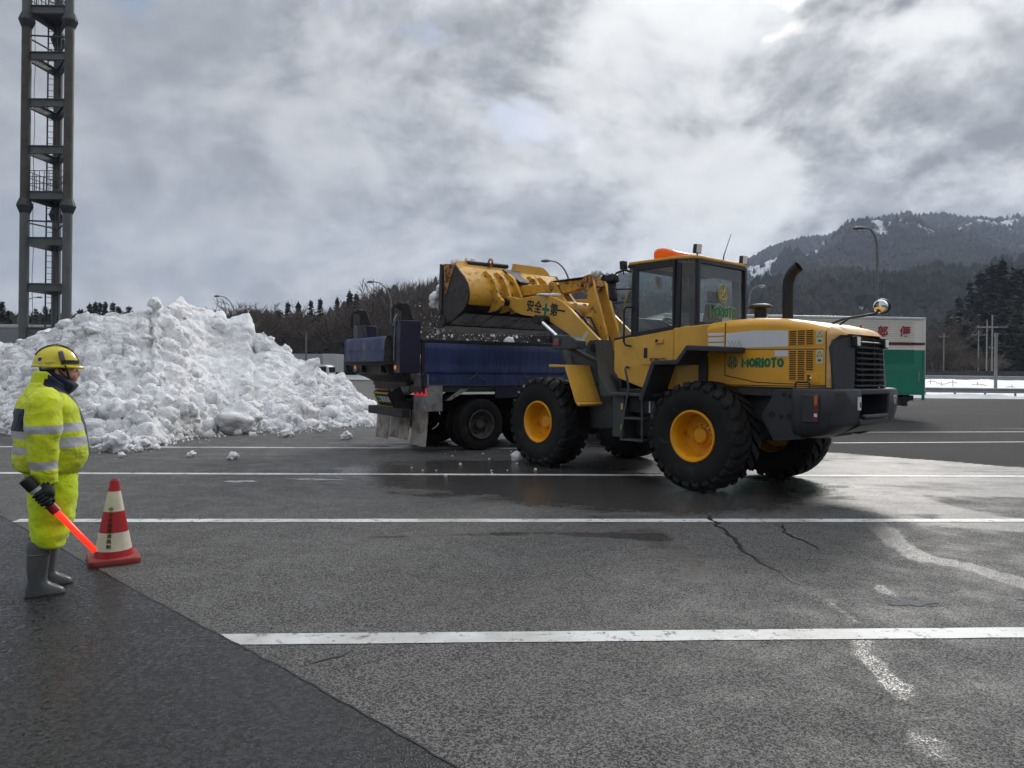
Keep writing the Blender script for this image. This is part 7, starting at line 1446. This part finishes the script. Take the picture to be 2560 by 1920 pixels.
# --- trousers: both legs and seat in one loft pair
mb = MB()
for s in (-1, 1):
    rings = []; ks = [(845, 160, 470, .165), (880, 150, 468, .17), (940, 152, 462, .160), (1000, 155, 455, .145), (1060, 160, 448, .138), (1120, 164, 440, .130), (1180, 165, 428, .124), (1225, 164, 416, .120), (1255, 168, 402, .118), (1285, 196, 396, .110), (1300, 226, 386, .095)]
    A_ = [np.array([k[j] for k in ks]) for j in range(4)]; ya = np.linspace(845, 1300, 54)
    for y in ya:
        xl, xr, r2 = [np.interp(y, A_[0], a) for a in A_[1:]]; cx = (zx(xl) + zx(xr)) / 2; a = (zx(xr) - zx(xl)) / 2; cy = s * np.interp(y, [845, 1000, 1300], [.055, .105, .125]); ring = []
        for k in range(44):
            t_ = 2 * math.pi * k / 44; p = Vector((cx + a * math.cos(t_), cy + r2 * math.sin(t_), zy(y))); wv = .013 * mnoise.fractal(Vector((p.x * 5, p.y * 5 + s * 3, p.z * 6)), 1, 2, 3) + (.013 * mnoise.noise(Vector((p.x * 9 + p.z * 6, s, p.z * 11 - p.x * 7))) if y > 1120 else .004 * mnoise.noise(Vector((p.x * 18, p.y * 18, p.z * 2)))); ring.append((p.x + wv * math.cos(t_) + (.03 * s if s > 0 else 0) * (y - 845) / 455, p.y + wv * math.sin(t_), p.z))
        rings.append(ring)
    mb.loft(rings)
mb.build('trousers', HVT, person, smooth=180)
# --- boots
for s, dx_, rz in ((-1, 0.0, 0.0), (1, .05, -.06)):
    mb = MB(); rings = []; cy = 0
    for y, xl, xr, hw in ((1246, 172, 296, .066), (1262, 160, 300, .070), (1300, 158, 300, .070), (1360, 158, 298, .068), (1420, 158, 290, .064), (1460, 162, 284, .058), (1490, 166, 282, .054), (1505, 164, 290, .052), (1520, 158, 312, .051), (1535, 154, 345, .050), (1552, 152, 378, .050), (1568, 152, 390, .050), (1578, 152, 392, .050)):
        cx = (zx(xl) + zx(xr)) / 2; a = (zx(xr) - zx(xl)) / 2; rings.append([(p[0] + dx_, p[1] + cy + .0012 * math.sin(k * 1.1), p[2]) for k, p in enumerate(oval(cx, 0, zy(y), a, hw, 36, 2.2))])
    mb.loft(rings); bt = mb.build('boot', BOOT, person, smooth=180); bt.location = (0, s * .125, 0)
    mb = MB(); mb.prism([(zx(150) + dx_, -.045), (zx(165) + dx_, -.054), (zx(270) + dx_, -.050), (zx(350) + dx_, -.056), (zx(390) + dx_, -.035), (zx(397) + dx_, 0), (zx(390) + dx_, .035), (zx(350) + dx_, .056), (zx(270) + dx_, .050), (zx(165) + dx_, .054), (zx(150) + dx_, .045)], .0, .022, ax='z'); mb.build('sole', SOLE, bt, bevel=.006)
    mb = MB(); mb.lathe([(.072, -.006), (.076, 0), (.072, .006)], c=(zx(230) + dx_, 0, zy(1335)), n=28); mb.build('boot_ridge', BOOT, bt)
    mb = MB(); mb.lathe([(.060, -.01), (.068, .02), (.064, .035), (.05, .035)], c=(zx(232) + dx_, 0, zy(1255)), n=28); mb.build('boot_lining', pbr('boot_lining', (.16, .165, .17), .7), bt)
# --- gloves: palm, four curled fingers and a thumb round the baton grip
b0, b1 = Vector((zx(148), -.345, zy(866))), Vector((zx(562), -.365, zy(1316))); bax = (b1 - b0).normalized(); grip = b0.lerp(b1, .245); gu = Vector((0, -1, 0)); gu = (gu - bax * gu.dot(bax)).normalized(); gv = bax.cross(gu)
def hand(par, c, ax, u, v, wr, rad=.021):
    """fingers wrap the axis ax through c; u points away from the palm side, wr is the wrist"""
    mb = MB(); k0 = c - u * -.0
    pc = c + v * .034
    mb.tube([wr, wr.lerp(pc, .45), pc + (wr - pc) * .12, pc - (wr - pc).normalized() * .02], [.034, .036, .044, .036], 14)
    mb.ball(pc, 1.0, 2, sc_=(.046, .036, .050))
    for j in range(4):
        o_ = ax * (.036 - .024 * j); L = (.9, 1.0, .95, .8)[j]; pts = []
        for t_ in np.linspace(1.15, -2.3 * L, 9): pts.append(c + o_ + (v * math.sin(t_) + u * math.cos(t_)) * (rad + .013))
        mb.tube(pts, [.0125, .0128, .0125, .012, .012, .0115, .011, .0105, .008], 9)
    pts = [c + ax * .045 + v * .03]
    for t_ in np.linspace(1.9, 3.9, 6): pts.append(c + ax * (.052 + .006 * (t_ - 1.9)) + (v * math.sin(t_) + u * math.cos(t_)) * (rad + .013))
    mb.tube(pts, [.016, .015, .014, .0135, .0125, .0115, .009], 9)
    return mb.build('glove', GLV, par, smooth=180)
wr = Vector((zx(270), -.292, zy(872)))
hand(person, grip, bax, gu, gv if gv.z > 0 else -gv, wr)
mb = MB(); wr2 = Vector((zx(270), .292, zy(898))); pc = wr2 + Vector((.0, 0, -.075)); mb.tube([wr2, wr2.lerp(pc, .5), pc], [.034, .04, .042], 14); mb.ball(pc, 1.0, 2, sc_=(.045, .028, .05))
for j in range(4): mb.tube([pc + Vector((.034 - .022 * j, 0, -.03)), pc + Vector((.036 - .022 * j, -.01, -.07)), pc + Vector((.034 - .022 * j, -.03, -.10 + .006 * abs(j - 1)))], [.0125, .0115, .009], 8)
mb.tube([pc + Vector((.035, 0, .0)), pc + Vector((.06, -.015, -.03)), pc + Vector((.062, -.03, -.055))], [.016, .013, .010], 8); mb.build('glove', GLV, person, smooth=180)
# --- helmet and what is on it, glasses, hair
hc = Vector((zx(318), 0, zy(226))); mb = MB(); rings = []
for f in np.linspace(0, 1, 15):
    a = f * math.pi / 2; rr = math.cos(a) ** .82; rings.append([(hc.x + .142 * rr * math.cos(t_) * (1 + .02 * math.cos(t_)), .112 * rr * math.sin(t_), hc.z + .148 * math.sin(a)) for t_ in np.linspace(0, 2 * math.pi, 49)[:-1]])
mb.loft(rings); helm = mb.build('helmet', HEL, person, smooth=180)
mb = MB(); rings = [[(hc.x + r1 * (.142 + (.032 * max(0, math.cos(t_)) ** 3)) * math.cos(t_), .114 * r1 * math.sin(t_), hc.z + dz - .012 * max(0, math.cos(t_)) ** 2) for t_ in np.linspace(0, 2 * math.pi, 49)[:-1]] for r1, dz in ((.98, .012), (1.015, .006), (1.03, -.004), (1.01, -.010), (.96, -.008))]; mb.loft(rings, False); mb.build('helmet_rim', HEL, helm, smooth=180)
HSTR = pbr('helmet_strap', (.02, .02, .022), .5)
mb = MB()
for side in (-1, 1):
    mb.tube([(hc.x + .143 * math.cos(a) * .99, side * .012 + side * .028 * math.sin(a), hc.z + .150 * math.sin(a)) for a in np.linspace(.15, 2.6, 20)], .0055, 6)
mb.build('crown_trim', HSTR, helm)
mb = MB(); rings = [[(hc.x + rr * .142 * math.cos(t_), rr * .114 * math.sin(t_), hc.z + dz) for t_ in np.linspace(-1.35, 1.35, 25)] for rr, dz in ((1.0, .016), (1.03, .018), (1.025, .042), (.985, .044))]; mb.loft(rings, False, closed=False); mb.build('lamp_band', HSTR, helm)
mb = MB(); mb.box((zx(352), -.112, zy(165)), (.034, .026, .078), (.25, -.22, 0)); mb.build('helmet_lamp', pbr('lamp_grey', (.17, .175, .18), .45), helm, bevel=.010); mb = MB(); mb.box((zx(366), -.116, zy(200)), (.03, .02, .03), (.2, -.3, 0)); mb.build('lamp_clip', HSTR, helm, bevel=.004)
def badge(nm, x, y, w_, h_, m):
    X = zx(x); Z = zy(y); f = max(0, 1 - ((X - hc.x) / .142) ** 2 - ((Z - hc.z) / .148) ** 2); Y = -.112 * math.sqrt(f) - .004; mb = MB(); mb.box((X, Y, Z), (w_, .006, h_), (.30, 0, math.atan2(-(X - hc.x) * .62, .142) * 1.0)); mb.build(nm, m, helm)
badge('blue_sticker', 226, 186, .026, .024, pbr('sticker_blue', (.01, .09, .22), .4)); badge('white_sticker', 225, 207, .032, .016, pbr('sticker_white', (.6, .62, .6), .4)); badge('name_sticker', 282, 206, .055, .013, pbr('sticker_pale', (.5, .46, .25), .5))
mb = MB(); mb.tube([(zx(372), -.106, zy(222)), (zx(390), -.088, zy(262)), (zx(402), -.072, zy(300))], .007, 6); mb.tube([(zx(322), -.100, zy(226)), (zx(350), -.095, zy(265)), (zx(392), -.078, zy(298))], .007, 6); mb.build('chin_strap', HSTR, helm)
mb = MB(); mb.ball((.035, 0, 1.585), 1.0, 3, sc_=(.108, .086, .10)); mb.build('hair', pbr('hair_black', (.012, .011, .010), .6), person, smooth=180)
mb = MB(); mb.box((zx(272), -.075, zy(238)), (.085, .05, .022), (0, -.05, .35)); mb.build('ear_pad', pbr('pad_grey', (.16, .18, .19), .7), helm, bevel=.009)
mb = MB()
for s in (-1, 1):
    mb.tube([(.155 - .01 * abs(math.sin(t_)) * 0, s * .032 + .024 * math.cos(t_), 1.572 + .017 * math.sin(t_)) for t_ in np.linspace(0, 2 * math.pi, 17)], .0028, 5, False); mb.tube([(.155, s * .056, 1.578), (.10, s * .083, 1.578), (.045, s * .090, 1.570)], .003, 5)
mb.tube([(.158, -.01, 1.575), (.158, .01, 1.575)], .003, 5); mb.build('glasses', HSTR, person)
# --- red traffic baton held in the hand
rq = lambda f: person.matrix_basis @ b0.lerp(b1, f)
baton = thing('traffic_baton', 'glowing red traffic baton with black grip held by the worker', 'baton', tuple(rq(0))); q0 = rq(0)
def bseg(nm, prof, m, par=None):
    ax_ = (rq(1) - q0).normalized(); L = (rq(1) - q0).length; mb = MB(); mb.tube([ax_ * (L * f) for f, _ in prof], [r for _, r in prof], 18); return mb.build(nm, m, par or baton, smooth=40)
bseg('battery_case', [(-.01, .020), (0, .040), (.12, .040), (.135, .034)], BLK); bseg('case_ring', [(.13, .038), (.165, .038)], pbr('ring_grey', (.32, .33, .33), .4)); bseg('grip', [(.16, .027), (.30, .023), (.34, .024)], BLK); bseg('guard', [(.335, .024), (.345, .045), (.355, .024)], BLK)
m = bpy.data.materials.new('baton_red'); m.use_nodes = True; n = NT(m.node_tree); b = n.n('ShaderNodeBsdfPrincipled', ins={'Base Color': (.9, .02, .01), 'Roughness': .25, 'Emission Color': (1, .035, .012), 'Emission Strength': .85}); n.n('ShaderNodeOutputMaterial', ins={'Surface': b.outputs[0]})
bseg('collar', [(.34, .028), (.36, .032), (.44, .032)], pbr('baton_dark_red', (.25, .008, .01), .35)); bseg('light_tube', [(.435, .019), (.44, .021), (.98, .019), (.995, .014)], m)
# --- traffic cone
kg = gnd(283.6, 1402); KPX = .4221 * kg.y / 1800.0
cone = thing('traffic_cone', 'red and white road cone with black lettering standing beside the worker', 'traffic cone', (kg.x, kg.y, 0), R_(33))
CRED = pbr('cone_red', (.36, .012, .016), .35, var=.12, vs_=6, dirt=((.16, .03, .03), .68, 9)); CWHT = pbr('cone_white', (.60, .55, .43), .45, var=.1, vs_=6, dirt=((.35, .28, .20), .62, 7)); CBAS = pbr('cone_base', (.26, .035, .030), .6, var=.2, vs_=7, dirt=((.14, .05, .045), .58, 8))
mb = MB(); h = .185; mb.loft([[(x * q, y * q, z) for x, y in ((-h + .03, -h), (h - .03, -h), (h, -h + .03), (h, h - .03), (h - .03, h), (-h + .03, h), (-h, h - .03), (-h, -h + .03))] for z, q in ((0, .98), (.012, 1.0), (.042, 1.0), (.052, .97))]); mb.build('cone_base', CBAS, cone, bevel=.004)
zc_ = lambda y: .045 + (1372 - y) * KPX
rc = lambda z: .146 + (.030 - .146) * (z - .045) / (zc_(926) - .045)
for y0_, y1_, m_, nm in ((1376, 1330, CRED, 'red_band'), (1330, 1226, CWHT, 'white_band'), (1226, 1105, CRED, 'red_band'), (1105, 990, CWHT, 'white_band'), (990, 926, CRED, 'red_band')):
    z0, z1 = zc_(y0_), zc_(y1_); mb = MB(); mb.lathe([(rc(z0), z0), (rc((z0 + z1) / 2), (z0 + z1) / 2), (rc(z1), z1)], n=40)
    if y1_ == 926: mb.lathe([(rc(z1), z1), (rc(z1) * .85, z1 + .004), (rc(z1) * .7, z1 - .03)], n=40)
    mb.build(nm, m_, cone, smooth=60)
ta = math.atan2(-1, .22) - R_(33)
for k, ch in enumerate('中日本高速道路㈱'):
    z = zc_(1092 + 30 * k); r0 = rc(z) + .0015; n_ = Vector((math.cos(ta), math.sin(ta), .21)).normalized(); xd = Vector((-math.sin(ta), math.cos(ta), 0)); zd = n_.cross(xd) * 1.0
    text('cone_letters', ch, .036, BLK, cone, (r0 * math.cos(ta), r0 * math.sin(ta), z), xd, zd if zd.z > 0 else -zd, bold=.0005, ext=.0012)
